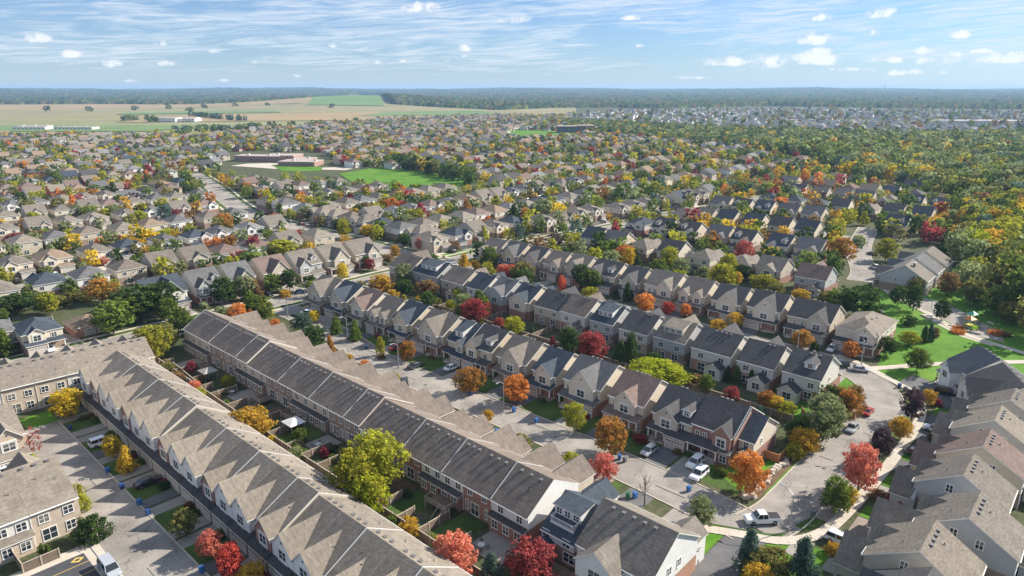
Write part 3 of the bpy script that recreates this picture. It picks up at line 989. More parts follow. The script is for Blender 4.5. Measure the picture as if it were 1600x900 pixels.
TREES = []
SHAPEW = {'round': 'round', 'oval': 'oval', 'cone': 'conical', 'column': 'narrow upright', 'spread': 'broad spreading', 'sparse': 'thinly leaved', 'bush': 'low bushy'}
def tree(x, y, h, w, shape, pal, near=None, label=None, name=None, lod=None, cat=None, nocrown=False, z0=None):
    dist = math.hypot(x, y)
    if lod is None: lod = 0 if dist < 215 else (1 if dist < 420 else 2)
    bush = shape == 'bush'
    sh = 'round' if bush else shape
    nm = name or ('shrub' if bush else ('spruce_tree' if (shape == 'cone' and 'green' in pal) else ('bare_tree' if nocrown else 'tree')))
    if nm == 'tree': nm = {'orange': 'maple_tree', 'red': 'maple_tree', 'coral red': 'maple_tree', 'crimson': 'maple_tree'}.get(pal, 'broadleaf_tree')
    t = empty(nm, (x, y, 0), rnd.random() * 6.28)
    ct = .0 if bush else ({'cone': .06, 'column': .08}.get(shape, .2))
    if z0 is not None: ct = z0
    if not nocrown:
        c = link('crown', crown(sh, lod, rnd.randrange(4)), t, (0, 0, h * ct - (h * .08 if bush else 0)), None, (w * rnd.uniform(.88, 1.1), w * rnd.uniform(.88, 1.1), h * (1 - ct)))
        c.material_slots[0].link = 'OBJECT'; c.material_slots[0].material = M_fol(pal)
    link('trunk', cached(('trunk', nocrown, rnd.randrange(5)), lambda: trunk_mesh(rnd.randrange(999), nocrown)), t, None, None, (h * .9 if not bush else h * .6,) * 2 + (h * .95 if not bush else h * .7,))
    TREES.append([t, x, y, h, w, shape, pal, label, cat or ('shrub' if bush else 'tree'), nocrown])
    return t

def T(px, py, h, w, shape='round', pal='green', **k):
    x, y = at(px, py)
    return tree(x, y, h, w, shape, pal, **k)

# ------------------------------------------------------------------ ground, streets
def sheet(name, pts, z, mat, kind='structure', parent=None):
    q = MB(); q.poly([(p[0], p[1], z) for p in pts]); o = q.obj(name, mat, parent)
    if kind: o['kind'] = kind
    return o

def smooth(pts, n=5):
    out = []
    P = [pts[0]] + list(pts) + [pts[-1]]
    for i in range(1, len(P) - 2):
        p0, p1, p2, p3 = P[i - 1], P[i], P[i + 1], P[i + 2]
        for k in range(n):
            t = k / n
            out.append(tuple(.5 * ((2 * p1[j]) + (-p0[j] + p2[j]) * t + (2 * p0[j] - 5 * p1[j] + 4 * p2[j] - p3[j]) * t * t + (-p0[j] + 3 * p1[j] - 3 * p2[j] + p3[j]) * t ** 3) for j in (0, 1)))
    out.append(tuple(pts[-1]))
    return out

def offset(pts, d):
    out = []
    for i, p in enumerate(pts):
        a = pts[max(0, i - 1)]; b = pts[min(len(pts) - 1, i + 1)]
        dx, dy = b[0] - a[0], b[1] - a[1]; L = math.hypot(dx, dy) or 1
        out.append((p[0] - dy / L * d, p[1] + dx / L * d))
    return out

def ribbon(name, pts, w, z, mat, kind='structure', w2=None):
    l = offset(pts, w / 2 if w2 is None else w2); r_ = offset(pts, -w / 2)
    q = MB()
    for i in range(len(pts) - 1):
        q.poly([(*l[i], z), (*l[i + 1], z), (*r_[i + 1], z), (*r_[i], z)])
    o = q.obj(name, mat); o['kind'] = kind
    return o

def kerb(pts, z=0.13, w=.22):
    l = offset(pts, w / 2); r_ = offset(pts, -w / 2); q = MB()
    for i in range(len(pts) - 1):
        q.slab([(*l[i], z), (*l[i + 1], z), (*r_[i + 1], z), (*r_[i], z)], .2, 0, 0)
    o = q.obj('kerb', m_kerb); o['kind'] = 'structure'
    return o
def WP(l): return [W(*p) for p in l]

# terrain to the horizon: flat town and fields, low wooded hills far away
def terrain(x, y):
    d = math.hypot(x, y)
    az = math.degrees(math.atan2(x, y))
    h = 0.0
    if d > 4200:
        k = min(1, (d - 4200) / 6500)
        h += k * k * (3 - 2 * k) * (50 + 10 * math.sin(az * .31 + 1) + 8 * math.sin(az * .83 + .5 + d * .0007) + 5 * math.sin(az * 2.1 + d * .0015))
    # grassy rise among the fields
    h += 34 * math.exp(-((x + 790) / 420) ** 2 - ((y - 3650) / 800) ** 2)
    return h
def build_terrain():
    ys = [-400, -150, 0, 150, 300, 600, 1000, 1500, 2000, 2400] + [2600 + 150 * i for i in range(14)] + [4700 + 350 * i for i in range(20)] + [12500, 15000, 19000, 26000]
    q = MB(); nx = 60
    rows = []
    for y in ys:
        hw = 700 + abs(y) * 1.25
        rows.append([q._v((hw * (2 * i / nx - 1), y, terrain(hw * (2 * i / nx - 1), y))) for i in range(nx + 1)])
    for j in range(len(ys) - 1):
        for i in range(nx):
            q.f.append([rows[j][i], rows[j][i + 1], rows[j + 1][i + 1], rows[j + 1][i]]); q.m.append(0)
    o = q.obj('ground', m_yard); o['kind'] = 'structure'
build_terrain()

STREET = []     # for scattering: (points, half width)
zs = [0.03]
def street(name, ab, w, world=False, kerbs=True, mat=None, sm=True, sidewalk=None):
    pts = ab if world else WP(ab)
    if sm: pts = smooth(pts)
    zs[0] += 0.005
    ribbon(name, pts, w, zs[0], mat or m_asph)
    if kerbs:
        kerb(offset(pts, w / 2 + .1)); kerb(offset(pts, -w / 2 - .1))
    if sidewalk:
        for s in sidewalk:
            sp = offset(pts, s * (w / 2 + 3.2))
            ribbon('boulevard', offset(pts, s * (w / 2 + 1.15)), 1.9, .105, m_grass)
            ribbon('sidewalk', sp, 1.5, .12, m_conc)
    STREET.append((pts, w / 2 + 1))
    return pts
# boulevard and front lawns first
sheet('front_lawn', WP([(-200, 106), (-150, 106.5), (-100, 106), (-60, 106.5), (-40.5, 106), (-40.5, 116), (-200, 116)]), .012, m_grass)
street('street', [(-209, 0), (-209, 60), (-209, 120), (-209, 170), (-207, 230), (-201, 280), (-197, 330), (-188, 400), (-180, 470)], 9.0, sidewalk=(1, -1))
court = street('street', [(-206, 107.5), (-185, 107), (-165, 105), (-140, 100.9), (-110, 100.6), (-75, 100.7), (-50, 100.0), (-37, 98.5)], 9.2)
rst = street('street', [(-36.0, 99.2), (-34.6, 105), (-34.3, 112), (-34.3, 135), (-33.5, 155), (-34.5, 166), (-40, 175.5), (-50, 181.3), (-60, 183), (-100, 183), (-150, 183), (-208, 183)], 8.6)
lst = street('street', [(-165, 28.4), (-150, 28.4), (-120, 28.4), (-60, 28.4)], 8.4, kerbs=False)
kerb(offset(lst, 4.3)); 
street('street', [(-206, 272), (-170, 272), (-130, 272), (-92, 276)], 8.5)
street('street', [(-198, 357), (-150, 357), (-100, 352)], 8.5)
cul = street('street', [(-70.5, 272), (-74, 288), (-84, 315), (-92, 345), (-100, 385)], 9.5)
street('street', [(-212, 183), (-290, 183), (-364, 184), (-430, 200), (-500, 222), (-604, 251)], 12.0, sidewalk=(1, -1))
for a_ in (-295, -379, -463, -547):
    street('street', [(a_, -20), (a_, 60), (a_, 120), (a_, 176 + (20 if a_ < -400 else 0) + (18 if a_ < -500 else 0))], 8.5)
street('street', [(-213, 48), (-225, 47), (-245, 36), (-262, 20), (-280, 8)], 8.0)
# park land east of the elbow street
sheet('park_lawn', WP([(-41, 184.5), (-30, 178), (-25, 176.5), (60, 150), (60, 300), (-40, 330), (-66, 300), (-66, 262), (-58, 215), (-44, 200)]), .02, m_park)
sheet('lawn', WP([(-60, 116), (-41, 107), (-38.9, 110), (-38.9, 160), (-42, 172), (-48, 175.5), (-60, 177.5), (-66, 170), (-52, 150), (-42, 131), (-44, 116)]), .014, m_park)
# right-hand pavement made of cast slabs
def slab_walk(pts, w, n_obj=True, name='sidewalk', L=1.5):
    par = ribbon(name, pts, w, .10, m_conc)
    cum = [0]
    for i in range(1, len(pts)): cum.append(cum[-1] + math.dist(pts[i - 1], pts[i]))
    def P(s):
        for i in range(1, len(pts)):
            if cum[i] >= s:
                t = (s - cum[i - 1]) / max(1e-6, cum[i] - cum[i - 1])
                a, b = pts[i - 1], pts[i]
                return (a[0] + (b[0] - a[0]) * t, a[1] + (b[1] - a[1]) * t), math.atan2(b[1] - a[1], b[0] - a[0])
        return pts[-1], 0
    me = MB(); me.box(-L / 2 + .02, L / 2 - .02, -w / 2 + .02, w / 2 - .02, 0, .035); me = me.mesh('paving_slab', m_conc)
    s = L / 2
    while s < cum[-1]:
        p, a = P(s)
        link('paving_slab', me, par, (p[0], p[1], .10 + rnd.uniform(-.004, .004)), a)
        s += L
rwalk = smooth(WP([(-45.5, 91.6), (-37.8, 95.6), (-31.5, 98.8), (-27.6, 105), (-26.3, 115), (-25.6, 130), (-25.4, 150), (-26.2, 164), (-29.5, 174.5), (-34.9, 178.9), (-38.8, 181.6), (-45.5, 186), (-52, 188)]))
ribbon('boulevard', smooth(WP([(-30.5, 104), (-28.8, 112), (-28.4, 130), (-28.3, 160), (-30, 170)])), 2.2, .085, m_grass)
slab_walk(rwalk, 2.0)
sheet('boulevard', WP([(-42.5, 95.2), (-34, 99.0), (-31.5, 101.5), (-33, 97), (-37.5, 96.4), (-43, 94.0)]), .08, m_grass)
slab_walk(smooth(WP([(-42.0, 184.8), (-37, 191), (-33.3, 196.2), (-25, 205), (-13.7, 216.7), (10, 238)])), 2.4, name='path', L=2.4)
slab_walk(smooth(WP([(-68, 275), (-62, 268), (-55, 258.1), (-42.5, 245.8), (-31.1, 232.3), (-20.7, 226.8), (-8, 222)])), 2.3, name='path', L=2.3)
sheet('playground_surface', WP([(-58, 262), (-50, 264), (-40, 262), (-30, 250), (-22, 240), (-20, 231), (-27, 231), (-40, 245)]), .045, m_drive2)
sheet('plaza', WP([(-44, 243), (-38, 236), (-30, 228), (-22, 225), (-21, 228), (-30, 233), (-42, 247)]), .05, m_conc)
# west driveway walk of the left street, and the parking lot
slab_walk(WP([(-117, 23.6), (-90, 23.5), (-60, 23.4)]), 1.2, L=1.8)
sheet('parking_lot_border', WP([(-113.5, 12), (-113.5, 23.0), (-88, 23.0), (-88, 12)]), .035, m_conc)
sheet('parking_lot', WP([(-111.2, 10), (-111.2, 21.8), (-88, 21.8), (-88, 10)]), .045, m_lot)
q = MB()
for k in range(7):
    a_ = -108.5 + 2.9 * k
    c_ = W(a_, 19.2)
    q.obox(c_, UU, VV, .06, 3.4, .049, .053)
o = q.obj('parking_line', plain('yellow road paint', (0.62, 0.42, 0.10), .7)); o['kind'] = 'structure'
q = MB()   # painted wheelchair bay mark
def lot_poly(pts): q.poly([(*W(-110 + u_, 20.6 + v_), .052) for u_, v_ in pts])
lot_poly([(-.75, 0), (0, -.95), (.75, 0), (0, .95)])
o = q.obj('bay_mark', MATS['yellow road paint']); o['kind'] = 'structure'
q = MB()
q.poly([(*W(-110 + u_, 20.6 + v_), .056) for u_, v_ in [(-.36, 0), (0, -.48), (.36, 0), (0, .48)]])
o = q.obj('bay_mark', m_lot); o['kind'] = 'structure'

# ------------------------------------------------------------------ the terraces
def drive(pts, mat, z):
    return sheet('driveway', pts, z, mat)
def ab_rect(a0, a1, b0, b1): return WP([(a0, b0), (a1, b0), (a1, b1), (a0, b1)])

A_EDGES = [-187.0, -179.7, -171.5, -163.0, -156.8, -151.0, -142.5, -136.6, -130.8, -123.5, -116.2, -110.6, -105.0, -98.0, -92.1, -86.2, -80.8, -75.5, -68.7, -60.7]
HOUSES = []      # (empty, short name) for wording of tree labels
for i in range(len(A_EDGES) - 1):
    a0, a1 = A_EDGES[i], A_EDGES[i + 1]
    w = a1 - a0
    blk = 0 if a1 <= -150.9 else (1 if a1 <= -104.9 else 2)
    sid = (i % 4) in (0, 1) if i < 12 else i in (12, 15, 16, 18)
    he = 5.7 + (.55, .1, -.4)[blk]
    S = dict(w=w - .02, d=13.0, he=he, sl=.57, kind='gable', ox=-.005, roof='dark brown', low='brick red', up='white' if sid else 'brick red', zb=3.0, yr=6.7, palev=False)
    if blk < 2: S['low'] = 'brick brown'; S['up'] = 'beige' if sid else 'brick brown'
    if i in (0, 5, 12 - 1) or i == len(A_EDGES) - 2: pass
    S['rw'] = [(-w * .27, 3.6, 1.1, 1.35), (w * .24, 3.6, 1.1, 1.35), (-w * .25, .9, 1.1, 1.5), (w * .16, .35, 1.9, 2.1)]
    if not sid: S['rw'] = [(-w * .25, 3.8, 1.0, 1.35), (w * .25, 3.8, 1.0, 1.35), (-w * .32, .8, .55, 1.7), (w * .08, .35, 1.8, 2.15), (w * .36, .8, .55, 1.7)]
    if sid:
        S['strip'] = [(-w / 2 + .25, w / 2 - .25, .9, 2.75, 0, 'room', 'rear')]
        S['rw'] = S['rw'][:2]
        S['proof'] = 'charcoal'
    S['fg'] = [((.3, -.5)[i % 2], min(w - .5, (5.8, 5.0, 6.2)[i % 3]), (6.4, 5.0, 5.8)[i % 3], he - 1.3, .85, .1)]
    S['gup'] = 'beige'
    n = 3
    S['vents'] = [(w * (k - 1) * .26, 7.6) for k in range(n)] if blk else [(w * (k - 1.5) * .2, 7.6) for k in range(4)]
    S['pipes'] = [(w * .12, 10.4)] if i % 2 else [(-w * .2, 9.6), (-w * .12, 9.8)]
    S['party'] = [-1] if i in (1, 3, 6, 8, 10, 13, 15, 17) else []
    if i in (5, 12, 0): S['party'] = [1] if i == 0 else []
    t = build_house(S, (*W((a0 + a1) / 2, 83.0), 0), AX + math.pi, 0, 'townhouse')
    lab = f"{'white-sided' if sid else 'brick'}-backed townhouse with dark brown roof, {ordn(i + 1)} from left in the long central terrace"
    if blk < 2: lab = f"{'beige' if sid else 'brown-brick'} townhouse with dark brown roof, {ordn(i + 1)} from left in the long central terrace"
    tag(t, lab, 'townhouse', 'townhouses of the long central terrace')
    HOUSES.append((t, f"the {ordn(i + 1)} townhouse of the central terrace"))
    zs[0] += .001
    drive(ab_rect(a0 + 1.2, a1 - .8, 84, 95.6), m_drive2 if i % 3 else m_drive3, .02 + .002 * (i % 3))
    if i % 2 == 0: sheet('front_lawn', ab_rect(a1 - .8, a1 + 1.2, 86, 95.4), .028, m_grass)

B_EDGES = [-172.0 + 6.2 * k for k in range(21)]
for i in range(len(B_EDGES) - 1):
    a0, a1 = B_EDGES[i], B_EDGES[i + 1]; w = 6.2
    blk = min(2, i // 7)
    he = 5.8 + (.45, -.1, -.6)[blk]
    S = dict(w=w - .02, d=13.2, he=he, sl=.53, kind='gable', ox=-.005, roof='weathered brown', low='brick brown', up='beige', zb=2.9, yr=7.0, proof='charcoal')
    gw = (5.5, 4.4, 5.9)[i % 3]
    S['fg'] = [((-.4, .5, 0)[i % 3], gw, 1.5, he, 1.0, 2.95)]
    S['gup'] = ('white', 'brick red')[i % 3 == 1]
    S['gbase'] = False
    S['strip'] = [(-w / 2 + .05, w / 2 - .05, 2.5, 2.65, 0, 'garage')]
    S['door'] = None
    S['vents'] = [(w * (k - 1) * .25, 7.9) for k in range(3)]
    S['pipes'] = [(w * .2, 10.5)] + ([(-.6, 4.5), (.9, 3.2)] if i > 12 else [])
    S['party'] = [-1] if (i % 7) in (2, 4, 6) else []
    S['rw'] = [(-1.5, 3.6, 1.1, 1.3), (1.5, 3.6, 1.1, 1.3), (-1.5, .8, 1.1, 1.5), (1.3, .3, 1.8, 2.1)]
    t = build_house(S, (*W((a0 + a1) / 2, 41.4), 0), AX, 0, 'townhouse')
    tag(t, f"gabled townhouse with weathered roof, {ordn(i + 1)} along from the far end of the lower-left terrace", 'townhouse', 'townhouses of the lower-left terrace')
    HOUSES.append((t, f"the {ordn(i + 1)} townhouse of the lower-left terrace"))
    drive(ab_rect(a0 + (.3 if i % 2 else 3.0), a0 + (3.2 if i % 2 else 5.9), 32.9, 38.9), m_drive2 if i % 4 else m_drive, .03)
    sheet('front_lawn', ab_rect(a0 + (3.2 if i % 2 else 0), a0 + (6.2 if i % 2 else 3.0), 32.9, 38.9), .026, m_grass)

def terrace_v(name, a_front, b_list, yr, d, rot, low, up_cycle, roof, he0, front_sign, label, extra=None, ang=0.0, blks=()):
    """a terrace running away from the camera; front_sign -1 fronts the -u side"""
    for i in range(len(b_list) - 1):
        b0, b1 = b_list[i], b_list[i + 1]
        w = b1 - b0
        bc = (b0 + b1) / 2
        up = up_cycle[i % len(up_cycle)]
        he = he0 + (blks[i] if blks else 0)
        S = dict(w=w - .02, d=d, he=he, sl=.5, kind='gable', ox=-.005, roof=roof, low=low, up=up, zb=2.9, yr=yr)
        S['rw'] = [(-w * .26, 3.7, 1.3, 1.3), (w * .24, 3.7, 1.3, 1.3), (-w * .26, .8, 1.2, 1.5), (w * .18, .4, 1.9, 2.0)]
        if up != low and up != 'brick buff':
            S['strip'] = [(-w / 2 + .2, w / 2 - .2, 1.3, 2.8, 0, 'room', 'rear')]; S['rw'] = S['rw'][:2]
        S['strip'] = S.get('strip', []) + [(-w / 2 + .4, w / 2 - .4, 3.2, 2.7, 0, 'garage')]
        S['fg'] = [(0, 4.8, 1.3, he, .95, 2.95)]
        S['gbase'] = False
        S['vents'] = [(w * (k - 1) * .27, yr + .8) for k in range(3)] 
        S['pipes'] = [(w * .1, yr + 3.4), (-w * .25, yr + 4.6)]
        if extra: extra(S, i, w)
        L = math.radians(ang)
        # turn about the first corner
        base = W(a_front, b_list[0])
        dx = bc - b_list[0]
        vx = (math.cos(L) * VV[0] + math.sin(L) * UU[0], math.cos(L) * VV[1] + math.sin(L) * UU[1])
        pos = (base[0] + vx[0] * dx, base[1] + vx[1] * dx)
        rz = AX - math.pi / 2 - L if front_sign < 0 else AX + math.pi / 2 - L
        t = build_house(S, (*pos, 0), rz, 0, 'townhouse')
        tag(t, label.format(n=ordn(i + 1), c={'brick buff': 'buff brick', 'pale': 'pale-sided', 'white': 'white-sided'}.get(up, up)), 'townhouse', name)
        HOUSES.append((t, 'the ' + label.format(n=ordn(i + 1), c='')[0:0] + f'{ordn(i + 1)} unit of {name}'))
terrace_v('the far-left terrace', -189.6, [14, 20.3, 26.6, 32.9, 39.2, 45.5, 51.6, 58.0], 6.6, 13.2, 0, 'brick buff', ['brick buff', 'pale', 'brick buff', 'brick buff', 'pale', 'pale', 'brick buff'], 'weathered brown', 5.9, -1,
          '{c} townhouse, {n} unit from the left frame edge in the far-left terrace', ang=4.6, blks=(.6, .6, .6, .6, .6, .6, 0))
terrace_v('the bottom-left terrace', -135.6, [-7.5, -.6, 5.8, 12.0, 17.2, 24.0], 8.2, 17.2, 0, 'brick buff', ['brick buff', 'pale', 'brick buff', 'pale', 'brick buff'], 'weathered brown', 5.9, -1,
          '{c} townhouse with weathered roof, {n} unit from the outer end of the bottom-left terrace')
terrace_v('the left-edge terrace', -150.6, [7.0, 12.0, 18.0, 24.2], 7.5, 14.5, 0, 'brick buff', ['brick buff', 'pale', 'brick buff'], 'weathered brown', 5.8, 1,
          '{c} townhouse with front porch, {n} unit of the terrace end at the left edge')
drive(ab_rect(-150, -137, -10, 28), m_drive3, .022)

# ------------------------------------------------------------------ detached houses facing the central street (row C)
def front_style(S, st, g=-1):
    """g = side of the garage (-1 left as seen from the street, local x)"""
    w = S['w']
    S.setdefault('fg', []); S.setdefault('strip', []); S.setdefault('fw', [])
    gx0, gx1 = (-w / 2 + .1, -w / 2 + .1 + w * .52) if g < 0 else (w / 2 - .1 - w * .52, w / 2 - .1)
    px0, px1 = (gx1 + .1, w / 2 - .1) if g < 0 else (-w / 2 + .1, gx0 - .1)
    if st == 1:      # one big gable
        S['fg'].append((w * .06, w * .66, 1.2, None, 1.12))
        S['strip'] += [(gx0, gx1, 2.4, 2.75, 0, 'garage'), (px0, px1, 2.1, 2.75, 2, 'porch')]
        S['door'] = (px0 + px1) / 2 - .4
        S['fw'] += [(-w * .38, 3.6, .7, 1.2), (w * .43, 3.6, .6, 1.1), (px1 - 1.0, .9, .8, 1.3)]
    elif st == 2:    # gable plus dormer
        S['fg'].append((-w * .22, w * .46, 1.0, None, 1.15))
        S['dorm'] = S.get('dorm', []) + [(w * .25, 1.9, 1.3, 'gable', True)]
        S['strip'] += [(gx0, gx1, 2.4, 2.75, 0, 'garage'), (px0, px1, 2.0, 2.75, 3, 'porch')]
        S['door'] = (px0 + px1) / 2
        S['fw'] += [(w * .25, 3.6, 1.2, 1.3)]
    elif st == 3:    # two gables
        S['fg'] += [(-w * .26, w * .36, 1.3, None, .95), (w * .25, w * .36, .8, None, 1.0)]
        S['strip'] += [(gx0, gx1, 2.6, 2.75, 0, 'garage'), (px0, px1, 1.9, 2.75, 2, 'porch')]
        S['door'] = (px0 + px1) / 2
    elif st == 4:    # small right gable, plain roof
        S['fg'].append((w * .22, w * .48, 1.0, None, 1.1))
        S['strip'] += [(gx0, gx1, 2.4, 2.75, 0, 'garage'), (px0, px1, 2.2, 2.75, 3, 'porch')]
        S['door'] = (px0 + px1) / 2 - .5
        S['fw'] += [(-w * .32, 3.6, .75, 1.3), (-w * .14, 3.6, .75, 1.3), (px1 - 1.0, .9, .8, 1.3)]
    elif st == 5:    # shed dormer
        S['dorm'] = S.get('dorm', []) + [(-w * .1, w * .4, 1.4, 'shed', True)]
        S['fg'].append((w * .22, w * .36, 1.0, None, 1.0))
        S['strip'] += [(gx0, gx1, 2.4, 2.75, 0, 'garage'), (px0, px1, 2.0, 2.75, 2, 'porch')]
        S['door'] = (px0 + px1) / 2
    return S

def rear_style(S, st):
    w = S['w']
    S.setdefault('rg', []); S.setdefault('dorm', [])
    if st == 1: S['rg'].append((0, w * .85, 1.3, None, .72))
    elif st == 2: S['dorm'].append((0, w * .62, 1.9, 'shed', False))
    elif st == 3: S['rg'].append((-w * .2, 4.2, 3.0, 2.75, .65, -.3))
    elif st == 4: S['rg'].append((w * .2, 4.4, 3.2, 2.75, .65, -.3)); S['dorm'].append((-w * .12, 2.6, 2.0, 'gable', False))
    return S

ROWS = {}
def detached(row, i, aL, aR, roof, low, up, fst, rst_, bfront, facing, g=-1, he=5.8, d=13.0, sl=.6, extra=None, level=0, rowname='', kind='gable', label=None):
    w = aR - aL
    S = dict(w=w, d=d, he=he, sl=sl, roof=roof, low=low, up=up, kind=kind)
    front_style(S, fst, g)
    rear_style(S, rst_)
    std_windows(S)
    k = (i * 7) % 3
    S['vents'] = [(w * (.12 * j - .22), d / 2 + .7) for j in range(2 + k)]
    S['pipes'] = [(w * .2, d * .3), (-w * .1, d * .65)]
    if extra: S.update(extra)
    ac = (aL + aR) / 2
    if facing == '-v': loc = (*W(ac, bfront), 0); rz = AX
    elif facing == '+v': loc = (*W(ac, bfront), 0); rz = AX + math.pi
    elif facing == '+u': loc = (*W(bfront, ac), 0); rz = AX + math.pi / 2
    else: loc = (*W(bfront, ac), 0); rz = AX - math.pi / 2
    t = build_house(S, loc, rz, level, 'house')
    up_w = up if not up.startswith('brick') else up[6:] + ' brick'
    tag(t, label or f"{up_w} house with {roof} roof, {ordn(i + 1)} from left {rowname}", 'house', 'houses ' + rowname)
    HOUSES.append((t, f"the {ordn(i + 1)} house {rowname.replace('in the row', 'of the row')}"))
    return t, S

CR = [(-198, -187, 'grey brown', 'brick brown', 'beige', 1, 0), (-184.8, -175.4, 'slate blue', 'brick brown', 'beige', 1, 0), (-173.2, -164.6, 'reddish brown', 'brick brown', 'cream', 1, 0),
      (-162.4, -154.4, 'grey brown', 'brick brown', 'cream', 3, 0), (-152.2, -143.8, 'slate blue', 'brick brown', 'sand', 1, 3), (-141.6, -130.8, 'grey brown', 'brick red', 'beige', 1, 0),
      (-128.6, -121.3, 'slate blue', 'brick brown', 'beige', 5, 0), (-121.2, -112.4, 'charcoal', 'brick red', 'sand', 2, 0), (-110.2, -100.9, 'grey brown', 'brick brown', 'beige', 1, 3),
      (-98.6, -91.5, 'slate blue', 'brick red', 'cream', 1, 0), (-89.1, -79.0, 'mid grey', 'brick orange', 'cream', 1, 0), (-76.6, -67.9, 'reddish brown', 'brick orange', 'cream', 4, 0),
      (-65.6, -56.6, 'charcoal', 'brick brown', 'beige', 2, 0), (-56.5, -47.8, 'charcoal', 'brick red', 'brick red', 4, 0)]
for i, c_ in enumerate(CR):
    ex = {}
    if i == 7: ex['party'] = [-1]
    if i == 11: ex['fg'] = [(.2, 5.2, 1.0, None, .95)]
    if i == 12: ex['fg'] = [(-.9, 5.2, 1.0, None, .95)]; ex['dorm'] = [(2.6, 1.9, 1.0, 'gable', True)]
    if i == 13:
        ex['party'] = [1]; ex['rail'] = True; ex['fg'] = [(2.2, 3.6, 1.0, None, 1.1)]
        ex['strip'] = [(-4.2, 2.0, 2.2, 2.9, 3, 'porch'), (2.0, 4.2, 1.6, 2.9, 0, 'room')]
        ex['door'] = -1.0; ex['fw'] = [(-3.2, 3.5, .8, 1.3), (-1.7, 3.5, .8, 1.3), (.8, .8, 2.4, 1.3)]
    t, S = detached('C', i, *c_, 115.0, '-v', g=-1 if i % 2 else 1, rowname='in the row facing the central street', extra=ex, he=5.6 + (i * 5 % 3) * .25)
# lower lean-to bay at the end of the last house
S = dict(w=3.0, d=11.0, he=5.2, sl=.6, roof='slate blue', low='brick red', up='cream', fw=[(0, 3.6, .8, 1.2)], rw=[(0, 3.6, .8, 1.2)], sw=[(1, 3.5, 3.8, .5, 1.0)], pgab=[(.2, 2.2, -1.2, 2.9)])
t = build_house(S, (*W(-46.2, 117.0), 0), AX, 0, 'side_wing'); tag(t, 'narrow cream side wing with gabled entrance, lower than the brick corner house it joins', 'house wing')

for i, c_ in enumerate(CR):
    aL, aR = c_[0], c_[1]; w = aR - aL; g = -1 if i % 2 else 1
    x0, x1 = (aL + .3, aL + w * .55) if g < 0 else (aL + w * .45, aR - .3)
    if i == 13: x0, x1 = aL + .2, aL + 5.6
    drive(ab_rect(x0, x1, 104.9, 112.9), (m_drive, m_drive2, m_drive)[i % 3], .040 + .001 * (i % 3))

# ------------------------------------------------------------------ row D, backs towards the camera
DR = [(-203, -191, 'dark brown', 'brick red', 'beige', 1, 3), (-188.8, -176, 'slate blue', 'brick red', 'grey', 5, 2), (-173.6, -163, 'dark brown', 'brick red', 'beige', 2, 3), (-160.8, -153, 'slate blue', 'brick red', 'pale', 1, 0),
      (-150.6, -143, 'mid grey', 'brick red', 'grey', 1, 1), (-140.8, -133, 'slate blue', 'brick red', 'cream', 2, 1), (-130.6, -120.6, 'charcoal', 'brick brown', 'beige', 1, 0), (-120.4, -111.5, 'dark brown', 'brick red', 'pale', 1, 3),
      (-109.4, -101.8, 'slate blue', 'brick brown', 'grey', 3, 2), (-99.4, -90.6, 'charcoal', 'brick yellow', 'pale', 1, 0), (-88.4, -79.4, 'grey brown', 'brick brown', 'grey', 1, 2), (-77.2, -66.6, 'charcoal', 'brick orange', 'pale', 1, 3),
      (-64.8, -55.8, 'charcoal', 'brick red', 'pale', 1, 3), (-53.6, -45.0, 'charcoal', 'brick red', 'pale', 3, 4)]
for i, c_ in enumerate(DR):
    ex = {}
    if i == 10: ex['dup'] = 'beige'
    t, S = detached('D', i, *c_, 166.0, '+v', rowname='in the second row, backs to camera', extra=ex, he=5.8 + (i * 5 % 3) * .2, d=13.0, sl=.58)
    w = c_[1] - c_[0]
    drive(ab_rect(c_[0] + w * .45, c_[1] - .3, 168, 178.7), (m_drive, m_drive2, m_drive)[i % 3], .02)
# row E facing the next street
ER = [(-197, -187.5, 'grey brown', 'brick brown', 'beige', 3, 0), (-185.2, -175.8, 'mid grey', 'brick brown', 'sand', 1, 0), (-173.4, -165, 'charcoal', 'brick brown', 'beige', 1, 0), (-162.8, -154.6, 'dark brown', 'brick brown', 'cream', 4, 0),
      (-152.4, -143.6, 'grey brown', 'brick orange', 'beige', 1, 0), (-141.4, -130.2, 'charcoal', 'brick brown', 'cream', 2, 0), (-128, -120, 'charcoal', 'brick red', 'beige', 1, 0), (-117.8, -106.8, 'grey brown', 'brick yellow', 'cream', 4, 0),
      (-104.6, -95.6, 'grey brown', 'brick brown', 'cream', 3, 0), (-93.2, -83.6, 'charcoal', 'brick red', 'cream', 1, 0), (-81.4, -71.2, 'charcoal', 'brick red', 'cream', 1, 0), (-69, -57.0, 'charcoal', 'brick brown', 'beige', 4, 0)]
for i, c_ in enumerate(ER):
    t, S = detached('E', i, *c_, 195.5, '-v', g=-1 if i % 2 == 0 else 1, rowname='in the third row', he=5.8 + (i * 5 % 3) * .2, d=13.0)
    w = c_[1] - c_[0]
    g = -1 if i % 2 == 0 else 1
    x0, x1 = (c_[0] + .3, c_[0] + w * .55) if g < 0 else (c_[0] + w * .45, c_[1] - .3)
    drive(ab_rect(x0, x1, 187.3, 193.4), (m_drive2, m_drive, m_drive)[i % 3], .03)
S = dict(w=11.0, d=18.0, he=6.0, sl=.5, kind='hip', roof='weathered brown', low='brick red', up='cream', zb=3.2)
S['fg'] = [(2.2, 5.4, 1.2, 6.0, .8)]
S['strip'] = [(-5.3, .6, 1.8, 2.8, 0, 'garage'), (.7, 5.3, 2.0, 2.8, 3, 'porch')]; S['door'] = 2.0; S['twodoor'] = True
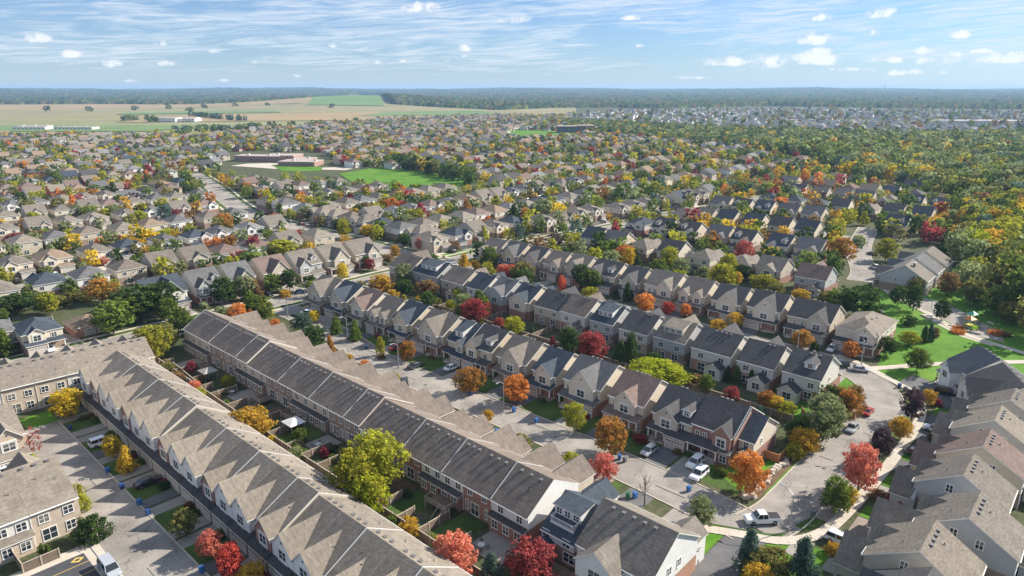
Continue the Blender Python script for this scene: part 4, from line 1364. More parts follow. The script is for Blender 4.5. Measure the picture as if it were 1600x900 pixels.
S['sw'] = [(1, 4, 4.4, 1.4, .9), (1, 9, 4.4, 1.4, .9), (1, 13, 4.4, 1.2, .9), (1, 5, 1.0, .6, 1.4), (1, 9, 1.0, .6, 1.4), (1, 15, .8, 1.4, 1.7)]
S['rw'] = [(-2, 3.8, 1.3, 1.2), (2, 3.8, 1.3, 1.2)]; S['vents'] = [(3, 10), (3, 12)]; S['proof'] = 'charcoal'
t = build_house(S, (*W(-49.4, 193.8), 0), AX, 0, 'house'); tag(t, 'brown hip-roofed corner house with red brick side wall beside the park lawn', 'house', 'houses in the third row')
HOUSES.append((t, 'the hip-roofed corner house by the park'))
drive(ab_rect(-55, -49.5, 187.2, 192.2), m_drive, .03)

for i, (b0, b1, rf, up) in enumerate([(266, 277, 'grey brown', 'grey'), (281, 291.5, 'mid grey', 'grey'), (296, 307, 'grey brown', 'beige')]):
    w = b1 - b0
    t, S = detached('K', i, b0, b1, rf, 'brick brown', up, 1, 0, -63.0, '-u', he=5.4, d=15.0, sl=.62, rowname='beside the cul-de-sac', extra=dict(chim=[(1.0, 9.5)] if i == 0 else [], vents=[], fg=[(w * .1, w * .5, 2.0, 5.4, .8), (-w * .28, w * .3, .8, 5.4, .8)]), label=f"{up} house with {rf} roof, {('nearest to', 'middle one by', 'farthest from')[i]} the park of three beside the cul-de-sac")
t, S = detached('K', 3, -84.5, -74.0, 'reddish brown', 'brick red', 'grey', 1, 3, 254.0, '+v', he=5.8, d=12.0, sl=.62, rowname='by the park path', label='grey house with reddish brown roof, backs to camera, left of the big dark trees by the park')
# ------------------------------------------------------------------ row F along the crossing street (fronts lit)
FR = [(75, 87, 'slate blue', 'brick red', 'pale', 1), (90, 99.5, 'mid grey', 'brick red', 'grey', 2), (102.2, 111, 'mid grey', 'brick red', 'beige', 1), (114.2, 125, 'reddish brown', 'brick brown', 'beige', 1),
      (127.8, 138, 'grey brown', 'brick brown', 'grey', 2), (140.6, 151, 'grey brown', 'brick brown', 'beige', 1), (153.6, 165, 'grey brown', 'brick red', 'beige', 4)]
for i, c_ in enumerate(FR):
    t, S = detached('F', i, c_[0], c_[1], c_[2], c_[3], c_[4], c_[5], 0, -225.5, '+u', g=1, rowname='in the row along the crossing street', he=6.0, d=13.5, sl=.68)
    drive(WP([(-225, c_[0] + 5.2), (-213.8, c_[0] + 5.2), (-213.8, c_[1] - .6), (-225, c_[1] - .6)]), m_drive2, .024)
# ------------------------------------------------------------------ houses on the right, fronts to the curving street
GR = [(95.6, 104.6, 'weathered brown', 0, -19.0), (108.8, 118.0, 'grey brown', 1, -15.6), (121.8, 130.4, 'grey brown', 4, -18.6), (134.8, 143.0, 'reddish brown', 1, -18.0), (148.0, 156.0, 'weathered brown', 1, -18.2), (160.6, 167.8, 'grey brown', 4, -17.4), (83.0, 92.6, 'charcoal', 0, -17.0)]
for i, c_ in enumerate(GR):
    ex = dict(palev=False)
    w = c_[1] - c_[0]; af = c_[4]
    xg = (1.2, 1.9, 1.7, 1.9, -1.2, 1.0, 0)[i]; pj = (3.4, 5.8, 3.0, 3.4, 3.0, 3.0, 3.0)[i]
    ex['fg'] = [(xg, 8.2, pj, 3.2, .76, -.3), (-.22 * w, w * .42, .5, 5.7, .95)]
    ex['strip'] = []
    ex['fw'] = [(w * .28, 3.5, 1.1, 1.3)]
    ex['sw'] = [(1, 5.0, 5.9, .9, 1.3), (1, 8.4, 5.4, .9, 1.3), (1, 6, 2.4, 1.0, 1.2), (-1, 6, 3.8, .7, 1.1)]
    ex['vents'] = [(w * (-.3 + .16 * k), 7.3) for k in range(4)]
    ex['door'] = None
    up = ('beige', 'grey', 'grey', 'sand', 'grey', 'beige', 'grey')[i]
    t, S = detached('G', i, c_[0], c_[1], c_[2], 'brick brown', up, 0, 3 if i % 2 else 0, af, '-u', rowname='in the right-hand row', he=5.8, d=13.0, sl=.6, extra=ex,
                    label=f"{up} house with {c_[2]} roof, {ordn(i + 1)} from the bottom in the right-hand row" if i < 6 else 'charcoal-roofed grey house cut by the bottom right corner')
    link('garage_door', gdoor_mesh(4.6, 2.15), t, (xg, -pj - .02, 0))
    bc = (c_[0] + c_[1]) / 2 - xg
    dm_ = (m_drive2, m_drive, m_drive3)[(0, 2, 0, 1, 1, 1, 0)[i]]
    drive(WP([(af - pj, bc - 2.7), (-24.6, bc - 2.7), (-24.6, bc + 2.7), (af - pj, bc + 2.7)]), dm_, .030)
    drive(WP([(-27.3, bc - 2.7), (-30.2, bc - 2.7), (-30.2, bc + 2.7), (-27.3, bc + 2.7)]), dm_, .092)
    sheet('front_lawn', WP([(-24.5, bc + 2.9), (-17, bc + 2.9), (-17, bc + 7.2), (-24.5, bc + 7.2)]), .032, m_park)
def elbow(px0, px1, front_off, roof, up, n):
    p0 = at(*px0, 9.5); p1 = at(*px1, 9.5)
    dx, dy = p1[0] - p0[0], p1[1] - p0[1]; w = math.hypot(dx, dy); th = math.atan2(dy, dx)
    # ridge from p0 (far) to p1 (near); front lies to the left of the frame
    c_ = ((p0[0] + p1[0]) / 2, (p0[1] + p1[1]) / 2)
    rz = th
    nrm = (math.sin(th), -math.cos(th))    # local -y
    S = dict(w=w - .3, d=13.0, he=5.7, sl=.6, roof=roof, low='brick red', up=up)
    ww = w - .3
    S['fg'] = [(ww * .12, ww * .52, 3.0, 5.5, .85, -.3)]
    S['strip'] = [(-ww / 2, -ww * .16, 2.0, 2.75, 2, 'porch')]
    S['fw'] = [(-ww * .3, 3.6, 1.0, 1.3)]
    std_windows(S); S['vents'] = [(ww * (-.3 + .2 * k), 7.2) for k in range(4)]
    t = build_house(S, (c_[0] + nrm[0] * 6.5, c_[1] + nrm[1] * 6.5, 0), rz, 0, 'house')
    tag(t, f"{up} house with {roof} roof, {n} of the two houses angled around the elbow by the park", 'house', 'houses at the elbow')
    HOUSES.append((t, f"the {n} elbow house"))
elbow((1530, 541), (1563, 564), 0, 'slate blue', 'white', 'far one')
elbow((1567, 568), (1604, 606), 0, 'charcoal', 'pale', 'near one')
sheet('driveway', [at(1400, 600), at(1480, 640), at(1500, 612), at(1425, 585)], .034, m_drive)
# two detached houses closing the near end of the central terrace
S = dict(w=6.1, d=12.2, he=4.4, sl=.60, roof='slate blue', low='brick red', up='white', yr=6.2)
S['dorm'] = [(.2, 4.9, 2.6, 'shed', False)]; S['balcony'] = True; S['dup'] = 'white'
S['rw'] = [(2.3, 3.3, 1.3, 1.2), (-1.6, 3.3, 1.3, 1.2), (-2.2, .8, 2.0, 1.6)]; S['rg'] = [(2.0, 3.0, 1.8, 2.7, .5, -.3)]
S['fg'] = [(1.5, 5, 2.4, 5.0, .8, -.3)]; std_windows(S, False)
t = build_house(S, (*W(-55.2, 82.8), 0), AX + math.pi, 0, 'house'); tag(t, 'white house with slate blue roof, rear balcony and wide dormer beside the central terrace', 'house')
HOUSES.append((t, 'the house with the rear balcony'))
S = dict(w=12.2, d=13.4, he=6.0, sl=.62, roof='grey brown', low='brick orange', up='white', yr=6.7)
S['rg'] = [(1.4, 6.6, 2.4, 5.6, .78)]
S['rw'] = [(-4.8, 3.6, 1.1, 1.3)]; S['fg'] = [(-3.6, 4.4, 3.4, 4.6, .8, -.3)]; S['sw'] = [(-1, 5.5, 4.0, .9, 1.3), (-1, 8.2, 4.0, .9, 1.3), (-1, 9.5, .8, .9, 1.3)]
S['vents'] = [(4 - k * 1.8, 7.5) for k in range(5)]; S['pipes'] = [(4.6, 11)]
S['strip'] = [(-5.8, -1.6, 1.6, 2.8, 2, 'porch')]
t = build_house(S, (*W(-44.6, 83.0), 0), AX + math.pi, 0, 'house'); tag(t, 'large white end house with grey-brown roof and orange brick base by the street corner', 'house')
HOUSES.append((t, 'the large white end house'))
drive(ab_rect(-58, -53, 84, 95.4), m_drive, .02); drive(ab_rect(-49, -44.5, 84, 95.2), m_drive2, .021)
sheet('driveway', WP([(-38.9, 94.6), (-33.2, 97.2), (-33.0, 70), (-39.2, 70)]), .05, m_drive)
sheet('lawn', WP([(-41.8, 93.2), (-39.1, 94.4), (-39.4, 70), (-42.4, 70)]), .02, m_park)
sheet('lawn', WP([(-33.0, 70), (-33.1, 97.1), (-29, 100.5), (-25, 101), (-22, 84), (-24, 70)]), .02, m_park)

# ------------------------------------------------------------------ houses of the surrounding streets
PROTO = []
def make_protos():
    r = random.Random(11)
    specs = [('hip', 'grey brown', 'brick brown', 'cream'), ('hip', 'reddish brown', 'brick red', 'white'), ('hip', 'mid grey', 'brick brown', 'white'), ('gable', 'charcoal', 'brick brown', 'cream'),
             ('hip', 'weathered brown', 'brick buff', 'beige'), ('gable', 'grey brown', 'brick red', 'beige'), ('gable', 'slate blue', 'brick brown', 'cream'), ('hip', 'slate blue', 'brick red', 'pale'),
             ('hip', 'tan', 'brick brown', 'cream'), ('gable', 'mid grey', 'brick orange', 'sand'), ('hip', 'light grey', 'brick red', 'white'), ('hip', 'dark brown', 'brick brown', 'beige')]
    for k, (kd, rf, lo, up) in enumerate(specs):
        w = r.uniform(9.4, 11.2); d = r.uniform(11.5, 13.5)
        S = dict(w=w, d=d, he=5.6, sl=.5 if kd == 'hip' else .62, kind=kd, roof=rf, low=lo, up=up, gbase=True)
        g = -1 if k % 2 else 1
        S['fg'] = [(-g * w * .2, w * .42, 1.0, 5.6, .75)]
        S['strip'] = [((-w / 2 + .2 if g < 0 else 0), (0 if g < 0 else w / 2 - .2), 2.2, 2.7, 0, 'garage')]
        S['fw'] = [(g * w * .27, 3.5, 1.3, 1.2), (-g * w * .3, .8, 1.4, 1.5)]
        S['rw'] = [(-w * .27, 3.6, 1.4, 1.2), (w * .25, 3.6, 1.2, 1.2), (w * .1, .4, 1.9, 1.9)]
        S['sw'] = [(1, d * .4, 3.8, .8, 1.1), (-1, d * .5, 3.8, .8, 1.1)]
        if k in (3, 6): S['dorm'] = [(g * w * .24, 2.0, 1.4, 'gable', True)]
        if k in (5,): S['rg'] = [(0, w * .6, 1.2, None, .7)]
        S['pipes'] = [(w * .2, d * .7)]
        t = build_house(S, (0, 0, 0), 0, 1, 'house')
        PROTO.append((t, kd, rf, up, w, d))
make_protos()
used_proto = set()
SCHOOL_POLY = [at(*p) for p in [(345, 264), (355, 236), (505, 238), (530, 262), (700, 266), (800, 298), (700, 305), (590, 300), (420, 282), (330, 276)]]
GREEN2 = [at(*p) for p in [(790, 213), (800, 203), (905, 206), (915, 212), (820, 220)]]
SUB = [at(*p) for p in [(-260, 560), (-200, 225), (0, 214), (180, 213), (330, 214), (400, 204), (480, 198), (600, 189), (780, 182), (880, 182), (885, 206), (1080, 226), (1180, 240), (1290, 258), (1320, 285), (1440, 300), (1505, 335),
                        (1490, 352), (1450, 370), (1380, 372), (1325, 372), (1310, 440), (1000, 470), (480, 560)]]
SUB2 = [at(*p) for p in [(880, 181), (1000, 173), (1300, 171), (1640, 176), (1720, 206), (1400, 210), (1250, 205), (1120, 201), (1000, 194), (890, 188)]]
occ = {}
def occ_add(x, y, r=11.0): occ.setdefault((int(x // 15), int(y // 15)), []).append((x, y, r))
def occ_hit(x, y, r=0.0):
    i, j = int(x // 15), int(y // 15)
    for di in (-1, 0, 1):
        for dj in (-1, 0, 1):
            for (a, b, q) in occ.get((i + di, j + dj), ()):
                if (a - x) ** 2 + (b - y) ** 2 < (q + r) ** 2: return True
    return False
for t, s in HOUSES:
    c_ = t.matrix_basis @ Vector((0, 6.5, 0)); occ_add(c_.x, c_.y, 7.5)
SEG = []
for pts, hw in STREET:
    for i in range(len(pts) - 1):
        SEG.append((pts[i], pts[i + 1], hw))
def near_street(x, y, m=0.0):
    for (p, q, hw) in SEG:
        dx, dy = q[0] - p[0], q[1] - p[1]; L2 = dx * dx + dy * dy
        if L2 < 1e-6: continue
        t = max(0, min(1, ((x - p[0]) * dx + (y - p[1]) * dy) / L2))
        if (p[0] + dx * t - x) ** 2 + (p[1] + dy * t - y) ** 2 < (hw + m) ** 2: return True
    return False

cand = []   # x, y (front centre), rz, row name, index
rh = random.Random(21)
def warp(x, y):
    d = math.hypot(x, y)
    k = max(0, min(1, (d - 420) / 300))
    return (x + k * 22 * math.sin(y * .012 + x * .004), y + k * 26 * math.sin(x * .011 + 1.3))
def add_row(rowname, p_ab, facing, lim, step=13.4, jit=1.6):
    """p_ab(k) -> (a,b) of a front centre"""
    n = 0
    rzf = {'-v': 0, '+v': math.pi, '+u': math.pi / 2, '-u': -math.pi / 2}[facing]
    k = 0; s = 0
    while s < lim:
        a, b = p_ab(s)
        a += rh.uniform(-jit, jit) * .5; b += rh.uniform(-jit, jit) * .5
        x, y = W(a, b); x, y = warp(x, y)
        rz = AX + rzf + rh.uniform(-.03, .03)
        cx = x - math.sin(rz) * 6.3; cy = y + math.cos(rz) * 6.3
        s += step * rh.choice((1, 1, 1, 1.12, .94))
        if cy < 20 or not inside(cx, cy, SUB) or inside(cx, cy, SCHOOL_POLY) or inside(cx, cy, GREEN2): continue
        if occ_hit(cx, cy, 5.2) or near_street(cx, cy, 7.0): continue
        occ_add(cx, cy, 5.9)
        n += 1
        cand.append((math.hypot(cx, cy), x, y, rz, rowname, n))
# rows beyond row E, right of the crossing street
bb = [(256.5, '+v'), (287, '-v'), (341, '+v'), (371, '-v'), (424, '+v'), (455, '-v')]
while bb[-1][0] < 1500:
    bb.append((bb[-2][0] + 84, bb[-2][1]))
for k, (b_, f_) in enumerate(bb):
    add_row(f'the {ordn(k + 4)} row beyond the central street', lambda s, b_=b_: (-192.5 + s, b_), f_, 430)
# row along the far side of the crossing street, then rows to the left parallel to it
add_row('the row along the far stretch of the crossing street', lambda s: (-225 + 8 * (s > 60) + 8 * (s > 110) + 8 * (s > 170), 198 + s), '+u', 230, 13.2)
aa = [(-281, '-u'), (-309, '+u')]
while aa[-1][0] > -1500: aa.append((aa[-2][0] - 84, aa[-2][1]))
for k, (a_, f_) in enumerate(aa):
    add_row(f'the {ordn(k + 1)} row left of the crossing street', lambda s, a_=a_: (a_, -10 + s), f_, 186 + (20 if k > 3 else 0), 13.4)
    add_row(f'the {ordn(k + 1)} row in the left distance', lambda s, a_=a_: (a_ + 14, 204 + s), f_, 1500, 13.4)
add_row('the row above the side street on the left', lambda s: (-232 - s, 198.5), '-v', 190, 13.6)
cand.sort()
cand = [c for c in cand if -150 < proj(c[1], c[2])[0] < 1750]
NOBJ = 300 - len(HOUSES) - 6
GRP = set()
for c in cand[:NOBJ]:
    k = rh.randrange(len(PROTO))
    a_, b_ = AB(c[1], c[2])
    if a_ > -205: k = rh.choice((3, 3, 6, 6, 5, 9, 9, 0, 7))
    else: k = rh.choice((0, 1, 2, 4, 7, 8, 10, 11, 0, 4, 2, 5))
    t, kd, rf, up, w, d = PROTO[k]
    if k in used_proto: o = copy_tree(t)
    else: o = t; used_proto.add(k)
    o.location = (c[1], c[2], 0); o.rotation_euler = (0, 0, c[3])
    tag(o, f"{up} {kd}-roofed house, {rf}, {ordn(c[5])} in {c[4]}", 'house', 'houses of the streets around')
    HOUSES.append((o, f"the {ordn(c[5])} house in {c[4]}"))
for k, p in enumerate(PROTO):
    if k not in used_proto:
        for ch in list(p[0].children_recursive): bpy.data.objects.remove(ch)
        bpy.data.objects.remove(p[0])
FARH = cand[NOBJ:]
# far rooftops too small to tell apart, one mesh with real walls, roofs, garages and windows
def far_houses(items, name, label, pale=False):
    V_ = []; F_ = []; COL = []
    rr = random.Random(5)
    roofs = [ROOFC[k] for k in ('grey brown', 'weathered brown', 'mid grey', 'light grey', 'charcoal', 'reddish brown', 'slate blue', 'dark brown', 'tan')]
    walls = [SIDC[k] for k in ('cream', 'white', 'beige', 'pale', 'sand')] + [BRIC['red'][0], BRIC['buff'][0]]
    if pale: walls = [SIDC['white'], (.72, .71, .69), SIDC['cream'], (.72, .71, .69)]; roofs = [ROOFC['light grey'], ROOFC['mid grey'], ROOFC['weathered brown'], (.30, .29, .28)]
    for (x, y, rz) in items:
        w = rr.uniform(8.8, 11.5); d = rr.uniform(11, 14); he = rr.choice((5.4, 5.6, 3.4)); hip = rr.random() < .6
        rc = rr.choice(roofs); wc = rr.choice(walls); bc = rr.choice((BRIC['red'][0], BRIC['brown'][0], BRIC['buff'][0]))
        cs, sn = math.cos(rz), math.sin(rz)
        def P(p):
            return (x + p[0] * cs - p[1] * sn, y + p[0] * sn + p[1] * cs, p[2])
        def add(vs, fs, cols):
            o_ = len(V_); V_.extend(P(v) for v in vs)
            for f, c in zip(fs, cols): F_.append([i + o_ for i in f]); COL.append(c)
        a, o_ = w / 2, .4
        add([(-a, 0, 0), (a, 0, 0), (a, d, 0), (-a, d, 0), (-a, 0, he), (a, 0, he), (a, d, he), (-a, d, he)],
            [(0, 1, 5, 4), (1, 2, 6, 5), (2, 3, 7, 6), (3, 0, 4, 7)], [wc] * 4)
        zr = he + (2.6 if hip else 3.6)
        e = [(-a - o_, -o_, he - .1), (a + o_, -o_, he - .1), (a + o_, d + o_, he - .1), (-a - o_, d + o_, he - .1)]
        if hip:
            m = a * .8
            r0, r1 = ((0, m, zr), (0, d - m, zr))
            add(e + [r0, r1], [(0, 1, 4), (1, 2, 5, 4), (2, 3, 5), (3, 0, 4, 5)], [rc] * 4)
        else:
            add(e + [(-a - o_, d / 2, zr), (a + o_, d / 2, zr)], [(0, 1, 5, 4), (2, 3, 4, 5), (1, 2, 5), (3, 0, 4)], [rc, rc, wc, wc])
        # front gable with garage below
        g = rr.choice((-1, 1)) * w * .2; gw = w * .22
        add([(g - gw, -2, 0), (g + gw, -2, 0), (g + gw, 1, 0), (g - gw, 1, 0), (g - gw, -2, 3), (g + gw, -2, 3), (g + gw, 1, 3), (g - gw, 1, 3), (g, -2, 4.6), (g, 3, 4.6)],
            [(0, 1, 5, 4), (1, 2, 6, 5), (3, 0, 4, 7), (4, 5, 8), (5, 6, 9, 8), (7, 4, 8, 9)], [bc, bc, bc, wc, rc, rc])
        dk = (.05, .055, .06)
        for (wx, wz) in ((-w * .3, he - 1.9), (w * .28, he - 1.9)):
            add([(wx - .6, -.05, wz), (wx + .6, -.05, wz), (wx + .6, -.05, wz + 1.2), (wx - .6, -.05, wz + 1.2)], [(0, 1, 2, 3)], [dk])
            add([(wx - .6, d + .05, wz), (wx + .6, d + .05, wz), (wx + .6, d + .05, wz + 1.2), (wx - .6, d + .05, wz + 1.2)], [(3, 2, 1, 0)], [dk])
        add([(g - gw * .75, -2.05, .1), (g + gw * .75, -2.05, .1), (g + gw * .75, -2.05, 2.2), (g - gw * .75, -2.05, 2.2)], [(0, 1, 2, 3)], [(.55, .53, .5)])
    me = bpy.data.meshes.new(name); me.from_pydata(V_, [], F_)
    a = me.attributes.new('col', 'FLOAT_COLOR', 'FACE')
    a.data.foreach_set('color', np.array([(*c, 1) for c in COL], dtype=np.float32).ravel())
    me.materials.append(vcolmat('far house paint', noise_amt=.35, scale=.6))
    o = bpy.data.objects.new(name, me); C.objects.link(o)
    tag(o, label, 'houses', None, 'stuff')
far_houses([(c[1], c[2], c[3]) for c in FARH], 'distant_houses', 'distant suburban houses with hip and gable roofs packed beyond the nearer streets')
items = []
rr = random.Random(8)
for k in range(5200):
    x = rr.uniform(60, 2700); y = rr.uniform(950, 3200)
    if inside(x, y, SUB2): items.append((x, y, rr.choice((.3, 1.87, -.6, .9)) + rr.uniform(-.1, .1)))
far_houses(items, 'far_suburb', 'pale far suburb strung out between the woods on the right horizon', True)

